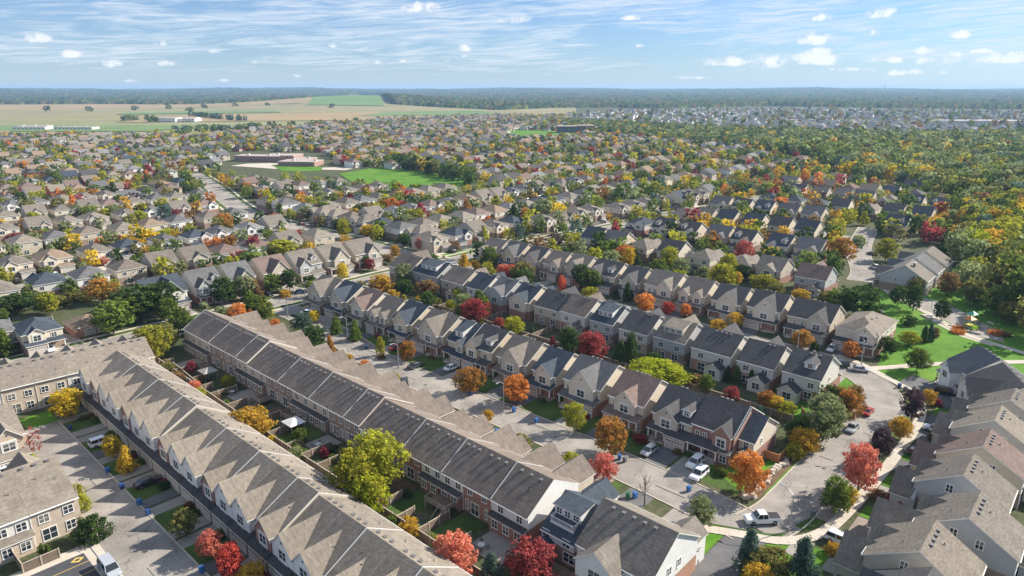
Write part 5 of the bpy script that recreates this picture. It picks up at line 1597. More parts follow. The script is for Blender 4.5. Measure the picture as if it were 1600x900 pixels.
# ------------------------------------------------------------------ surveyed trees (pixel of the trunk foot, height, width)
NT = [
 (592, 770, 11.5, 9.0, 'round', 'yellow-green'), (560, 800, 11, 8.6, 'round', 'yellow-green'), (575, 812, 8, 7, 'round', 'lime'), (392, 690, 7.0, 8.0, 'round', 'golden'),
 (106, 652, 6.2, 7, 'round', 'yellow'), (240, 565, 9.5, 9.5, 'round', 'yellow-green'), (262, 548, 7.5, 7, 'round', 'olive'), (178, 522, 9.5, 11.5, 'round', 'green'), (222, 500, 11, 12, 'round', 'dark green'),
 (258, 492, 10.5, 10.5, 'round', 'dark green'), (200, 508, 9, 9, 'round', 'green'), (286, 505, 4, 4.5, 'bush', 'olive'), (50, 716, 6.0, 3.8, 'sparse', 'crimson'), (44, 728, 3.0, 3.0, 'bush', 'yellow-green'),
 (178, 716, 4.6, 3.4, 'oval', 'yellow'), (200, 736, 5.2, 3.8, 'cone', 'golden'), (290, 838, 4.6, 4.0, 'oval', 'olive'), (330, 872, 4.6, 3.6, 'round', 'coral red'), (362, 903, 5.2, 4.4, 'round', 'red'), (396, 915, 3.4, 4, 'round', 'golden'),
 (147, 843, 4.4, 5.0, 'bush', 'dark green'), (128, 798, 3.2, 3.0, 'bush', 'yellow-green'), (122, 780, 3.0, 2.6, 'bush', 'yellow-green'), (68, 872, 2.6, 1.4, 'cone', 'green'), (78, 872, 2.4, 1.4, 'cone', 'green'),
 (640, 842, 3.2, 3.6, 'round', 'golden'), (712, 905, 7.6, 6.2, 'oval', 'coral red'), (830, 905, 6, 7, 'round', 'crimson'), (768, 915, 5.5, 4.6, 'cone', 'blue-green'), (300, 585, 3.4, 2.6, 'round', 'crimson'), (305, 618, 3.6, 3.2, 'round', 'coral red'), (313, 626, 3.0, 3, 'round', 'yellow-green'),
 (358, 606, 3.2, 3.0, 'round', 'yellow-green'), (275, 600, 3.2, 5, 'bush', 'russet'), (262, 585, 3.2, 5, 'bush', 'olive'), (283, 612, 2.4, 3, 'bush', 'golden'), (425, 695, 2.2, 2.2, 'bush', 'yellow'), (463, 722, 3.0, 3.2, 'round', 'sage'), (470, 692, 3.0, 3.6, 'round', 'green'), (508, 713, 2.0, 2.4, 'bush', 'crimson'), (612, 825, 2.4, 2.4, 'bush', 'green'),
 # court
 (431, 523, 4.6, 4.4, 'round', 'orange'), (467, 545, 5.8, 3.8, 'oval', 'dark green'), (517, 560, 6.4, 3.6, 'cone', 'orange and green'), (491, 504, 3.8, 3.8, 'round', 'yellow'), (526, 522, 5.4, 4.4, 'cone', 'green'), (556, 532, 6.2, 4.4, 'cone', 'green'),
 (595, 556, 5.4, 2.6, 'column', 'yellow-green'), (637, 566, 5.8, 4.6, 'oval', 'orange and green'), (596, 560, 1.4, 2.6, 'bush', 'russet'), (571, 578, 2.6, 3.0, 'round', 'orange'), (546, 563, 1.8, 2.4, 'bush', 'golden'), (604, 606, 3.2, 3.2, 'round', 'coral red'), (618, 602, 3.0, 2.4, 'oval', 'yellow-green'),
 (734, 614, 6.0, 6.8, 'round', 'orange and green'), (806, 630, 6.6, 6.4, 'round', 'orange'), (897, 674, 6.4, 4.6, 'oval', 'yellow-green'), (953, 710, 7.6, 6.4, 'oval', 'orange and green'), (943, 754, 5.6, 4.4, 'oval', 'coral red'), (893, 736, 3.8, 3.8, 'round', 'yellow-green'),
 (762, 660, 2.8, 2.6, 'round', 'golden'), (812, 694, 2.0, 4.4, 'bush', 'olive'), (1095, 822, 5.0, 4.6, 'round', 'sage'), (1166, 772, 8.0, 6.4, 'oval', 'orange'), (1128, 742, 1.4, 2.4, 'bush', 'green'), (1000, 690, 1.6, 3.0, 'bush', 'crimson'), (1078, 712, 1.2, 2.6, 'bush', 'green'),
 # right street
 (1340, 768, 9.2, 6.6, 'oval', 'coral red'), (1303, 802, 6.6, 4.8, 'oval', 'green'), (1320, 798, 4.6, 3.2, 'round', 'yellow'), (1373, 720, 6.6, 4.8, 'oval', 'purple'), (1405, 686, 4.6, 4.8, 'round', 'golden'), (1423, 658, 7.4, 4.6, 'oval', 'purple'), (1449, 634, 3.8, 3.6, 'round', 'golden'),
 (1284, 690, 10.0, 8.2, 'oval', 'sage'), (1255, 708, 5.0, 6.0, 'round', 'golden'), (1240, 716, 3.2, 4.0, 'bush', 'yellow-green'), (1315, 662, 8.0, 6.4, 'round', 'orange and green'), (1297, 655, 7.5, 6.0, 'round', 'dark green'), (1330, 648, 7.0, 4.6, 'oval', 'russet'), (1268, 690, 6.0, 6.0, 'round', 'green'),
 (1195, 638, 4.0, 4.4, 'round', 'orange and green'), (1212, 644, 3.6, 4.6, 'round', 'golden'), (1228, 650, 3.2, 4.6, 'round', 'yellow-green'), (1245, 690, 4.2, 4.4, 'round', 'dark green'), (1168, 892, 7.2, 4.4, 'cone', 'blue-green'), (1250, 918, 8.4, 5.6, 'cone', 'blue-green'), (1200, 905, 4.6, 7, 'round', 'olive'), (1182, 925, 4.2, 5, 'round', 'golden'),
 (1400, 792, 2.4, 3.6, 'bush', 'crimson'), (1370, 778, 1.6, 3.0, 'bush', 'russet'), (1460, 690, 2.2, 2.8, 'bush', 'russet'), (1464, 634, 1.8, 2.2, 'bush', 'crimson'), (1302, 865, 1.8, 2.6, 'bush', 'golden'), (1440, 765, 1.4, 2.0, 'bush', 'green'),
 # park
 (1432, 580, 5.8, 6.2, 'round', 'green'), (1328, 560, 4.8, 4.6, 'round', 'orange'), (1385, 556, 5.2, 5.8, 'round', 'dark green'), (1344, 498, 10, 15, 'round', 'dark green'), (1310, 490, 8, 10, 'round', 'green'), (1402, 478, 6.6, 5.4, 'oval', 'dark green'), (1426, 486, 8.6, 5.4, 'oval', 'dark green'),
 (1428, 462, 6.4, 5.4, 'oval', 'olive'), (1479, 462, 8.4, 7.2, 'oval', 'russet'), (1520, 478, 9.0, 8.0, 'round', 'olive'), (1556, 492, 9.4, 8.8, 'round', 'green'), (1470, 500, 6.4, 5.6, 'oval', 'dark green'), (1574, 506, 7.0, 7.4, 'round', 'olive'), (1443, 535, 5.0, 2.8, 'cone', 'dark green'), (1452, 533, 5.4, 2.6, 'cone', 'blue-green'),
 (1420, 540, 4.0, 5.4, 'round', 'yellow-green'), (1460, 532, 3.8, 2.4, 'oval', 'russet'), (1420, 508, 3.2, 4.0, 'bush', 'dark green'), (1496, 520, 1.1, 4.2, 'bush', 'orange'), (1500, 514, 1.0, 3.6, 'bush', 'orange'), (1556, 522, 1.3, 4.6, 'bush', 'orange'), (1566, 524, 1.2, 4.0, 'bush', 'russet'),
 # yards between the rows
 (742, 506, 7.6, 8.4, 'oval', 'crimson'), (803, 524, 5.4, 6.0, 'round', 'yellow-green'), (925, 566, 8.2, 8.4, 'oval', 'crimson'), (984, 574, 9.6, 4.2, 'column', 'dark green'), (968, 570, 6.6, 4.8, 'cone', 'dark green'), (1024, 604, 6.2, 13, 'round', 'lime'), (1048, 600, 5, 7, 'round', 'yellow-green'), (890, 548, 6.6, 5.4, 'round', 'dark green'),
 (1102, 616, 5.0, 3.6, 'oval', 'green'), (1086, 606, 3.4, 3.6, 'round', 'russet'), (1142, 632, 4.4, 3.4, 'oval', 'crimson'), (1136, 596, 4.2, 2.4, 'cone', 'dark green'), (1150, 598, 4.4, 2.6, 'cone', 'green'), (1172, 606, 4.6, 2.8, 'cone', 'dark green'), (580, 470, 3.0, 4.0, 'round', 'green'), (684, 470, 4.4, 2.8, 'cone', 'blue-green'),
 (704, 486, 3.6, 3.8, 'round', 'yellow-green'), (676, 480, 3.2, 3.2, 'round', 'green'), (655, 474, 2.6, 3.4, 'round', 'yellow'), (630, 455, 4.0, 6.0, 'round', 'dark green'), (722, 500, 3.4, 4.0, 'round', 'green'), (780, 515, 3.6, 4.2, 'round', 'crimson'), (912, 560, 5.0, 5.0, 'round', 'dark green'), (1020, 580, 5, 4.5, 'round', 'dark green'),
 # street between the second and third rows
 (878, 456, 6.0, 3.4, 'column', 'red'), (922, 472, 5.2, 5.2, 'round', 'yellow-green'), (787, 434, 5.2, 5.2, 'round', 'coral red'), (803, 437, 5.6, 6.0, 'round', 'red'), (742, 425, 4.8, 4.4, 'round', 'golden'), (755, 416, 4.0, 4.4, 'round', 'yellow-green'), (772, 412, 4.0, 4.4, 'round', 'dark green'), (1008, 488, 6.2, 6.4, 'round', 'orange'),
 (1043, 492, 4.2, 4.4, 'round', 'red'), (1071, 496, 4.4, 3.6, 'oval', 'orange'), (980, 470, 6.4, 4.4, 'cone', 'dark green'), (1147, 512, 4.6, 5.0, 'round', 'golden'), (1122, 514, 3.0, 6.0, 'bush', 'golden'), (1252, 545, 5.2, 6.0, 'round', 'orange and green'), (1272, 548, 3.0, 3.0, 'cone', 'dark green'), (962, 468, 4.0, 3.6, 'cone', 'dark green'),
 (976, 414, 8.0, 7.8, 'round', 'orange'), (1161, 412, 9.6, 7.6, 'oval', 'coral red'), (1312, 412, 10.5, 11, 'oval', 'orange and green'), (1383, 408, 9.4, 8.6, 'oval', 'yellow-green'), (955, 398, 5.5, 4.4, 'round', 'dark green'), (1340, 392, 7, 6, 'round', 'sage'), (1190, 455, 6.0, 8.4, 'round', 'yellow-green'), (1212, 466, 5.6, 6.4, 'round', 'olive'), (1272, 402, 6.4, 5.4, 'round', 'dark green'),
 (1060, 440, 4.4, 6.4, 'round', 'lime'), (1036, 436, 5, 7.4, 'round', 'green'), (1250, 470, 4.0, 5.4, 'round', 'golden'), (1290, 476, 4.4, 6.4, 'round', 'olive'), (1395, 425, 5, 6, 'round', 'dark green'), (1445, 425, 6.4, 6.2, 'round', 'dark green'), (1475, 400, 7, 4, 'cone', 'dark green'), (1465, 405, 6.4, 3.8, 'cone', 'dark green'),
 # crossing street and left
 (398, 404, 9.0, 7.8, 'oval', 'crimson'), (378, 418, 6.6, 7.6, 'round', 'crimson'), (440, 402, 7.4, 12, 'round', 'yellow-green'), (455, 398, 6.4, 8.4, 'round', 'sage'), (352, 362, 9.4, 9.4, 'round', 'orange and green'), (323, 375, 5.0, 7.0, 'round', 'golden'), (385, 368, 5, 9, 'round', 'olive'), (340, 388, 5.0, 5.0, 'round', 'orange'), (360, 386, 5.4, 6.4, 'round', 'orange and green'),
 (313, 385, 6.0, 4.4, 'cone', 'dark green'), (410, 372, 5.0, 6.4, 'round', 'dark green'), (480, 345, 8, 8, 'round', 'sage'), (445, 322, 9, 9.4, 'round', 'sage'), (425, 330, 9, 6.4, 'oval', 'yellow-green'), (500, 322, 9, 10, 'round', 'sage'), (550, 320, 7.4, 7.4, 'round', 'green'), (552, 328, 6, 6, 'round', 'orange and green'), (538, 372, 8.4, 6.4, 'oval', 'yellow-green'), (578, 372, 6.4, 8.4, 'round', 'yellow'),
 (618, 405, 6.0, 4.4, 'oval', 'golden'), (605, 412, 4.0, 5.0, 'round', 'russet'), (648, 352, 8.6, 10.4, 'round', 'yellow-green'), (658, 392, 6.0, 5.2, 'oval', 'coral red'), (632, 385, 6.0, 6.6, 'round', 'dark green'), (395, 452, 3.4, 5, 'bush', 'golden'), (360, 448, 3.2, 6, 'bush', 'olive'), (486, 455, 5.4, 5.0, 'round', 'dark green'), (490, 464, 5.6, 4.0, 'oval', 'yellow-green'), (446, 464, 2.6, 4.4, 'bush', 'golden'), (583, 398, 3.4, 3.4, 'round', 'red'),
 (12, 492, 6.0, 8.0, 'round', 'dark green'), (35, 486, 6.0, 9.0, 'round', 'dark green'), (88, 478, 3.0, 10, 'bush', 'olive'), (125, 468, 3.0, 10, 'bush', 'olive'), (110, 560, 3.0, 4.0, 'bush', 'golden'), (120, 565, 3.0, 4.0, 'bush', 'yellow-green'), (62, 452, 5.0, 3.6, 'oval', 'red'), (55, 392, 8.0, 8.0, 'round', 'sage'), (105, 372, 8, 8, 'round', 'sage'), (28, 385, 6.0, 8.0, 'round', 'crimson'), (62, 380, 6.0, 8.4, 'round', 'russet'),
 (45, 340, 10, 9.4, 'round', 'olive'), (95, 340, 10.5, 9.4, 'round', 'olive'), (55, 352, 7.0, 6.6, 'round', 'lime'), (205, 362, 8.6, 8.4, 'round', 'olive'), (225, 345, 9.4, 8.0, 'oval', 'yellow-green'), (255, 338, 10, 9, 'oval', 'yellow-green'), (218, 350, 7.0, 7.4, 'round', 'yellow-green'), (130, 332, 7, 8, 'round', 'yellow-green'), (175, 340, 7, 7, 'round', 'olive'), (178, 308, 10, 5, 'column', 'dark green'), (160, 385, 4.4, 6, 'round', 'orange'), (185, 380, 4.0, 6, 'bush', 'red'),
 (210, 390, 5, 9, 'round', 'golden'), (242, 380, 5, 8, 'round', 'yellow'), (262, 375, 5, 10, 'round', 'yellow-green'), (240, 412, 3.6, 4.4, 'round', 'golden'), (272, 412, 4.2, 4.4, 'round', 'orange'), (162, 415, 3.4, 4.4, 'round', 'coral red'), (92, 425, 3.6, 4.2, 'round', 'lime'), (135, 418, 3.0, 4.0, 'round', 'golden'),
]
def keep_tree(px, py): return True
for r_ in NT:
    px, py, h, w, shp, pal = r_
    T(px, py, h, w, shp, pal)
x, y = at(1007, 790); tree(x, y, 6.4, 5.6, 'round', 'green', nocrown=True)
x, y = at(1440, 775); tree(x, y, 3.0, 3.0, 'bush', 'crimson')
TREE_N = len(TREES)
rb = random.Random(17)
for i in range(0, 20):
    a_ = B_EDGES[i]
    for k in range(2):
        x, y = W(a_ + (4.6 if i % 2 else 1.2) + rb.uniform(-.8, .8), 38.2 - 2.6 * k * rb.random()); tree(x, y, rb.uniform(.7, 1.3), rb.uniform(1.2, 2.2), 'bush', rb.choice(('dark green', 'green', 'russet', 'olive', 'crimson')))
for i in range(1, 19):
    for k in range(2):
        x, y = W(A_EDGES[i] + rb.uniform(-2.2, 2.2), rb.choice((60.8, 61.4, 63.5, 66))); tree(x, y, rb.uniform(.8, 2.0), rb.uniform(1.2, 2.4), 'bush', rb.choice(('dark green', 'green', 'russet', 'olive', 'golden')))
for i, c_ in enumerate(CR):
    x, y = W(c_[1] - 1.2, 111.8); tree(x, y, 1.1, 1.8, 'bush', rb.choice(('dark green', 'green', 'russet', 'crimson')))
for k in range(26):
    x, y = W(-195 + k * 5.9 + rb.uniform(-2, 2), rb.choice((137, 139, 143, 145, 132))); tree(x, y, rb.uniform(1.4, 4.0), rb.uniform(1.8, 3.6), rb.choice(('bush', 'round', 'cone')), rb.choice(('dark green', 'green', 'russet', 'olive', 'blue-green', 'crimson')))
for (a_, b_, l_, w_) in ((-90, 102, 7, 1.1), (-128, 99.6, 4, 2.2), (-36.5, 130, 2.6, 6), (-33.0, 146, 1.6, 5), (-55, 99, 6, .8), (-100, 27.2, 9, .8), (-135, 29.6, 5, 1.6), (-75, 27, 6, 1.3), (-150, 104, 5, 1.2), (-209, 110, 2.2, 8)):
    sheet('asphalt_patch', WP([(a_, b_), (a_ + l_, b_), (a_ + l_, b_ + w_), (a_, b_ + w_)]), zs[0] + .004, m_drive2)
for (a_, b_) in ((-38, 103), (-34.2, 126), (-36, 150), (-80, 100.5), (-120, 99.5), (-100, 28.0), (-130, 28.2), (-60, 184)):
    x, y = W(a_, b_); q = MB(); q.cyl((0, 0, 0), (0, 0, .02), .36, .36, 14, 0); o = q.obj('manhole_cover', m_vent, None, (x, y, zs[0] + .012)); tag(o, f'iron manhole cover in the street, {len([1 for o_ in C.objects if o_.name.startswith("manhole")])}th from the bend', 'manhole cover', 'manhole covers')


# trees of the woods edge on the right, then yards everywhere; nearest become objects, the rest one mesh per mass
WOOD = [at(*p) for p in [(1495, 470), (1500, 440), (1490, 405), (1500, 370), (1480, 345), (1505, 330), (1440, 298), (1320, 280), (1290, 255), (1180, 238), (1080, 224), (885, 206), (880, 190), (1000, 196), (1120, 203), (1250, 207), (1400, 212), (1720, 208), (1900, 300), (1900, 620), (1640, 545), (1600, 520), (1575, 480)]]
rt = random.Random(3)
tc = []
mixw = (['green'] * 14 + ['dark green'] * 5 + ['yellow-green'] * 2 + ['olive'] * 5 + ['golden'] * 1 + ['sage'] * 12 + ['russet'] * 1 + ['green', 'sage', 'sage', 'olive', 'dark green', 'yellow', 'blue-green', 'blue-green'])
mixy = (['green'] * 5 + ['dark green'] * 5 + ['yellow-green'] * 5 + ['olive'] * 3 + ['golden'] * 3 + ['sage'] * 3 + ['russet'] * 2 + ['yellow'] * 2 + ['green'] * 5 + ['sage'] * 3 + ['olive'] * 2 + ['dark green'] * 2 + ['yellow-green'] * 3 + ['orange', 'crimson', 'orange and green', 'blue-green', 'blue-green', 'purple'])
SHP = ['round'] * 6 + ['oval'] * 4 + ['cone'] * 1
def fill(poly, spacing, mix, hr, kind, maxd=1e9, avoid=False, dens=1.0):
    xs = [p[0] for p in poly]; ys = [p[1] for p in poly]
    y = min(ys)
    while y < max(ys):
        x = min(xs)
        s = spacing * (1 + max(0, y - 700) / 2600)
        while x < max(xs):
            X = x + rt.uniform(-.5, .5) * s; Y = y + rt.uniform(-.5, .5) * s
            x += s
            if rt.random() > dens or not inside(X, Y, poly): continue
            p = proj(X, Y)
            if p[0] < -60 or p[0] > 1660 or Y < 60: continue
            if avoid and (occ_hit(X, Y, 1.0) or near_street(X, Y, .5) or inside(X, Y, SCHOOL_POLY) or inside(X, Y, GREEN2)): continue
            if kind == 'yard' and X < -90 and Y < 560 and rt.random() < .12: continue
            h = rt.uniform(*hr) * (1.12 if kind == 'yard' and X > 0 else 1) * (.72 if kind == 'wood' and Y > 800 else 1); tc.append((math.hypot(X, Y), X, Y, h, h * rt.uniform(.7, 1.05), rt.choice(SHP), rt.choice(mix), kind))
        y += s
fill(WOOD, 9.0, mixw, (9, 16), 'wood')
fill([at(*p) for p in [(1500, 340), (1640, 330), (1660, 520), (1580, 480), (1500, 440)]], 8.5, ['yellow-green'] * 5 + ['golden', 'olive', 'lime', 'yellow'], (10, 15), 'wood', dens=.8)
fill([at(*p) for p in [(1385, 325), (1500, 345), (1495, 400), (1462, 385), (1400, 375)]], 7.5, ['green', 'dark green', 'yellow-green', 'sage', 'olive', 'crimson', 'golden'], (5, 10), 'yard', avoid=True, dens=.8)
ntc = len(tc)
fill(SUB2, 30, ['green', 'dark green', 'sage', 'olive', 'russet'], (7, 12), 'yard', dens=.7)
# keep yard trees off existing surveyed ones
for t_ in TREES: occ_add(t_[1], t_[2], t_[4] * .45)
fill(SUB, 8.2, mixy, (4.2, 9.2), 'yard', avoid=True, dens=.66)
# hedgerow and buffer trees around the school field and in the fields
def belt(pts, step, hr, mix, wd=3):
    for i in range(len(pts) - 1):
        (x0, y0), (x1, y1) = at(*pts[i]), at(*pts[i + 1])
        n = max(1, int(math.hypot(x1 - x0, y1 - y0) / step))
        for k in range(n):
            t = k / n; X = x0 + (x1 - x0) * t + rt.uniform(-wd, wd); Y = y0 + (y1 - y0) * t + rt.uniform(-wd, wd)
            h = rt.uniform(*hr); tc.append((math.hypot(X, Y), X, Y, h, h * rt.uniform(.75, 1.05), rt.choice(SHP[:9]), rt.choice(mix), 'belt'))
belt([(605, 262), (660, 268), (720, 283), (745, 290)], 6, (9, 13), ['dark green', 'dark green', 'green', 'olive'], 6)
belt([(560, 252), (600, 250), (650, 262), (700, 274), (740, 280)], 7, (7, 11), mixy, 8)
belt([(535, 258), (570, 254)], 9, (7, 10), ['crimson', 'russet', 'orange', 'yellow-green'], 5)
belt([(600, 300), (660, 304), (720, 300), (760, 296)], 6, (5, 9), mixy, 6)
belt([(445, 330), (500, 332), (560, 340), (610, 335), (680, 312)], 5, (5, 9), mixy, 9)
belt([(560, 345), (620, 325), (600, 310)], 6, (5, 9), mixy, 7)
belt([(300, 182), (335, 186), (385, 190)], 12, (10, 14), ['dark green', 'blue-green'], 6)
belt([(190, 190), (235, 188), (245, 192)], 14, (10, 14), ['dark green', 'green'], 10)
belt([(0, 216), (100, 214), (200, 214), (330, 208)], 15, (6, 10), ['green', 'olive', 'yellow-green'], 8)
belt([(395, 203), (480, 196), (600, 188), (700, 184), (780, 182)], 16, (6, 11), ['green', 'olive', 'dark green'], 12)
belt([(290, 208), (330, 205), (370, 207), (420, 200)], 7, (9, 13), ['dark green', 'green', 'blue-green'], 16)
for p in [(74, 174), (140, 175), (210, 173), (263, 171), (298, 176), (320, 170), (368, 168), (418, 168), (461, 165), (518, 170)]:
    X, Y = at(*p); tc.append((math.hypot(X, Y), X, Y, 17, 22, 'round', 'dark green', 'belt'))
tc.sort()
yard = tc
nobj = max(0, 300 - sum(1 for t_ in TREES if t_[5] != 'bush'))
kk = 0
rest = []
for c in yard:
    p = proj(c[1], c[2])
    if kk < nobj and -20 < p[0] < 1620 and p[1] < 930:
        tree(c[1], c[2], c[3], c[4], c[5], c[6]); kk += 1
    else: rest.append(c)

def crown_arrays(shape, n, size, seed):
    me = crown_mesh(shape, n, size, seed)
    v = np.zeros(len(me.vertices) * 3, dtype=np.float32); me.vertices.foreach_get('co', v)
    tn = np.zeros(len(me.polygons), dtype=np.float32); me.attributes['tone'].data.foreach_get('value', tn)
    bpy.data.meshes.remove(me)
    return v.reshape(-1, 3), tn
def merge_trees(items, name, label, n, size):
    tpl = {s: [crown_arrays(s, n, size, 50 + k) for k in range(3)] for s in ('round', 'oval', 'cone')}
    Vs = []; Cs = []
    rg = random.Random(9)
    for (x, y, z, h, w, shp, pal) in items:
        v, tn = rg.choice(tpl[shp])
        a = rg.random() * 6.28; cs, sn = math.cos(a), math.sin(a)
        X = (v[:, 0] * cs - v[:, 1] * sn) * w + x; Y = (v[:, 0] * sn + v[:, 1] * cs) * w + y
        Z = v[:, 2] * h * .86 + h * .12 + z
        Vs.append(np.stack([X, Y, Z], 1))
        lo, hi = np.array(FOL[pal][0]), np.array(FOL[pal][1])
        k = rg.uniform(.85, 1.15)
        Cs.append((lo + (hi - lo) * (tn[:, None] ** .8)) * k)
    V_ = np.concatenate(Vs).astype(np.float32); Cc = np.concatenate(Cs)
    nf = len(V_) // 4
    me = bpy.data.meshes.new(name)
    me.vertices.add(len(V_)); me.vertices.foreach_set('co', V_.ravel())
    me.loops.add(nf * 4); me.loops.foreach_set('vertex_index', np.arange(nf * 4, dtype=np.int32))
    me.polygons.add(nf); me.polygons.foreach_set('loop_start', np.arange(0, nf * 4, 4, dtype=np.int32)); me.polygons.foreach_set('loop_total', np.full(nf, 4, dtype=np.int32))
    a = me.attributes.new('col', 'FLOAT_COLOR', 'FACE')
    a.data.foreach_set('color', np.concatenate([Cc, np.ones((nf, 1))], 1).astype(np.float32).ravel())
    me.update(calc_edges=True)
    me.materials.append(vcolmat('mixed foliage', noise_amt=.2, scale=.3, trans=.45))
    o = bpy.data.objects.new(name, me); C.objects.link(o); tag(o, label, 'trees', None, 'stuff')
    return o
wood = [(c[1], c[2], 0, c[3], c[4], c[5], c[6]) for c in rest if c[7] == 'wood']
yt = [(c[1], c[2], 0, c[3], c[4], c[5], c[6]) for c in rest if c[7] != 'wood']
merge_trees([w for w in wood if w[1] < 400], 'woodland', 'mixed green and yellow woodland at the right edge beyond the park', 620, .048)
merge_trees([w for w in wood if 400 <= w[1] < 700], 'woodland', 'green woodland behind the houses at right, middle distance', 230, .075)
merge_trees([w for w in wood if w[1] >= 700], 'distant_woodland', 'hazy green woodland filling the right distance before the far suburb', 60, .15)
merge_trees([w for w in yt if w[1] < 560], 'yard_trees', 'autumn trees crowding the back yards of the middle distance', 150, .095)
merge_trees([w for w in yt if w[1] >= 560], 'distant_yard_trees', 'small green and autumn trees among the far rooftops', 48, .17)
print('houses', len(HOUSES), 'cand', len(cand), 'far', len(FARH), 'trees', TREE_N, kk, 'wood', len(wood), 'yard', len(yt))

# ------------------------------------------------------------------ far forest canopy to the horizon
def canopy():
    edge = [(-400, 164), (0, 163.5), (170, 163), (300, 164.5), (400, 163), (470, 160.5), (520, 153.5), (560, 150.5), (590, 152), (610, 166), (700, 169), (780, 172.5), (860, 169), (960, 168), (1000, 169.5), (1200, 166), (1400, 169), (1600, 171), (2000, 174)]
    rg = np.random.RandomState(4)
    V_ = []; 
    nx, ny = 760, 150
    cols = np.linspace(-330, 1930, nx)
    for px in cols:
        ey = np.interp(px, [e[0] for e in edge], [e[1] for e in edge])
        # azimuth direction of this column, distances along it
        x1, y1 = at(px, ey)
        d0 = math.hypot(x1, y1)
        ux, uy = x1 / d0, y1 / d0
        ds = d0 * (15500 / d0) ** np.linspace(0, 1, ny)
        V_.append([(ux * d, uy * d, terrain(ux * d, uy * d)) for d in ds])
    V_ = np.array(V_)
    j = rg.normal(size=V_.shape[:2])
    lum = rg.rand(*V_.shape[:2])
    base = 9 + 4.5 * j + 3.5 * np.sin(V_[:, :, 0] * .004) * np.cos(V_[:, :, 1] * .003)
    base = np.clip(base, 1, 22); 
    V_[:, 1:-1, 0] += 4 * rg.normal(size=(nx, ny - 2)); V_[:, 1:-1, 1] += 4 * rg.normal(size=(nx, ny - 2))
    Z0 = V_[:, :, 2].copy()
    V_[:, :, 2] = Z0 + base
    V_[:, 0, 2] = Z0[:, 0] - 1.0
    idx = np.arange(nx * ny).reshape(nx, ny)
    F = np.stack([idx[:-1, :-1], idx[1:, :-1], idx[1:, 1:], idx[:-1, 1:]], -1).reshape(-1, 4)
    # patches of clearings and colour
    me = bpy.data.meshes.new('far_forest'); 
    nf = len(F)
    me.vertices.add(nx * ny); me.vertices.foreach_set('co', V_.reshape(-1, 3).astype(np.float32).ravel())
    me.loops.add(nf * 4); me.loops.foreach_set('vertex_index', F.astype(np.int32).ravel())
    me.polygons.add(nf); me.polygons.foreach_set('loop_start', np.arange(0, nf * 4, 4, dtype=np.int32)); me.polygons.foreach_set('loop_total', np.full(nf, 4, dtype=np.int32))
    pal = [FOL[k] for k in ('green', 'dark green', 'dark green', 'dark green', 'blue-green', 'olive', 'russet', 'green', 'green')]
    lo = np.array([p[0] for p in pal]); hi = np.array([p[1] for p in pal])
    pk = rg.randint(0, len(pal), nf); tn = rg.rand(nf)[:, None]
    Cc = lo[pk] + (hi[pk] - lo[pk]) * tn * .6
    a = me.attributes.new('col', 'FLOAT_COLOR', 'FACE')
    a.data.foreach_set('color', np.concatenate([Cc, np.ones((nf, 1))], 1).astype(np.float32).ravel())
    me.update(calc_edges=True); me.validate()
    me.materials.append(vcolmat('mixed foliage'))
    o = bpy.data.objects.new('far_forest', me); C.objects.link(o); tag(o, 'forest canopy rolling away to the horizon', 'forest', None, 'stuff')
canopy()
# farmland beyond the town
def field(pxs, cols, name='field', z=.5, s1=.004):
    pts = [at(*p) for p in pxs]
    m = groundmat('field ' + str(len(MATS)), cols, s1, .03)
    # draped as a fan of strips following the terrain
    q = MB(); n = 14
    a, b, c, d = pts
    for i in range(n):
        for j in range(n):
            def L(u, v):
                x = (a[0] * (1 - u) + b[0] * u) * (1 - v) + (d[0] * (1 - u) + c[0] * u) * v
                y = (a[1] * (1 - u) + b[1] * u) * (1 - v) + (d[1] * (1 - u) + c[1] * u) * v
                return (x, y, terrain(x, y) + z)
            q.poly([L(i / n, j / n), L((i + 1) / n, j / n), L((i + 1) / n, (j + 1) / n), L(i / n, (j + 1) / n)])
    o = q.obj(name, m); o['kind'] = 'structure'
TAN = [(0.26, 0.185, 0.095), (0.35, 0.255, 0.135)]; GRN = [(0.11, 0.17, 0.06), (0.17, 0.23, 0.09)]; PALE = [(0.20, 0.18, 0.085), (0.29, 0.25, 0.125)]; BRT = [(0.10, 0.18, 0.05), (0.15, 0.23, 0.07)]
field([(-500, 216), (420, 216), (900, 186), (-500, 186)], [(0.19, 0.20, 0.09), (0.27, 0.25, 0.12)], z=.3)
field([(-500, 192), (900, 186), (900, 164), (-500, 163)], PALE, z=.6)
field([(-300, 178), (480, 166), (520, 160), (-300, 166)], TAN, z=1.0)
field([(180, 192), (700, 187), (740, 173), (300, 181)], TAN, z=1.3)
field([(480, 168), (600, 168), (590, 153), (500, 156)], BRT, z=2.2)
field([(560, 182), (800, 181), (740, 173), (600, 176)], GRN, z=1.7)
field([(180, 180), (440, 177), (430, 174), (200, 176)], GRN, z=1.8)
field([(-300, 207), (240, 206), (330, 196), (-300, 198)], GRN, z=1.1)
sheet('playing_field', [at(*p) for p in [(530, 272), (590, 261), (640, 264), (700, 274), (742, 286), (700, 296), (640, 300), (560, 292)]], .25, m_park)
sheet('playing_field', [at(*p) for p in [(425, 258), (470, 256), (505, 262), (500, 268), (440, 268)]], .2, m_park)
sheet('playing_field', GREEN2, .25, m_park)
sheet('school_yard', [at(*p) for p in [(360, 259), (385, 256), (450, 254), (500, 262), (560, 261), (540, 266), (430, 264)]], .12, m_conc)

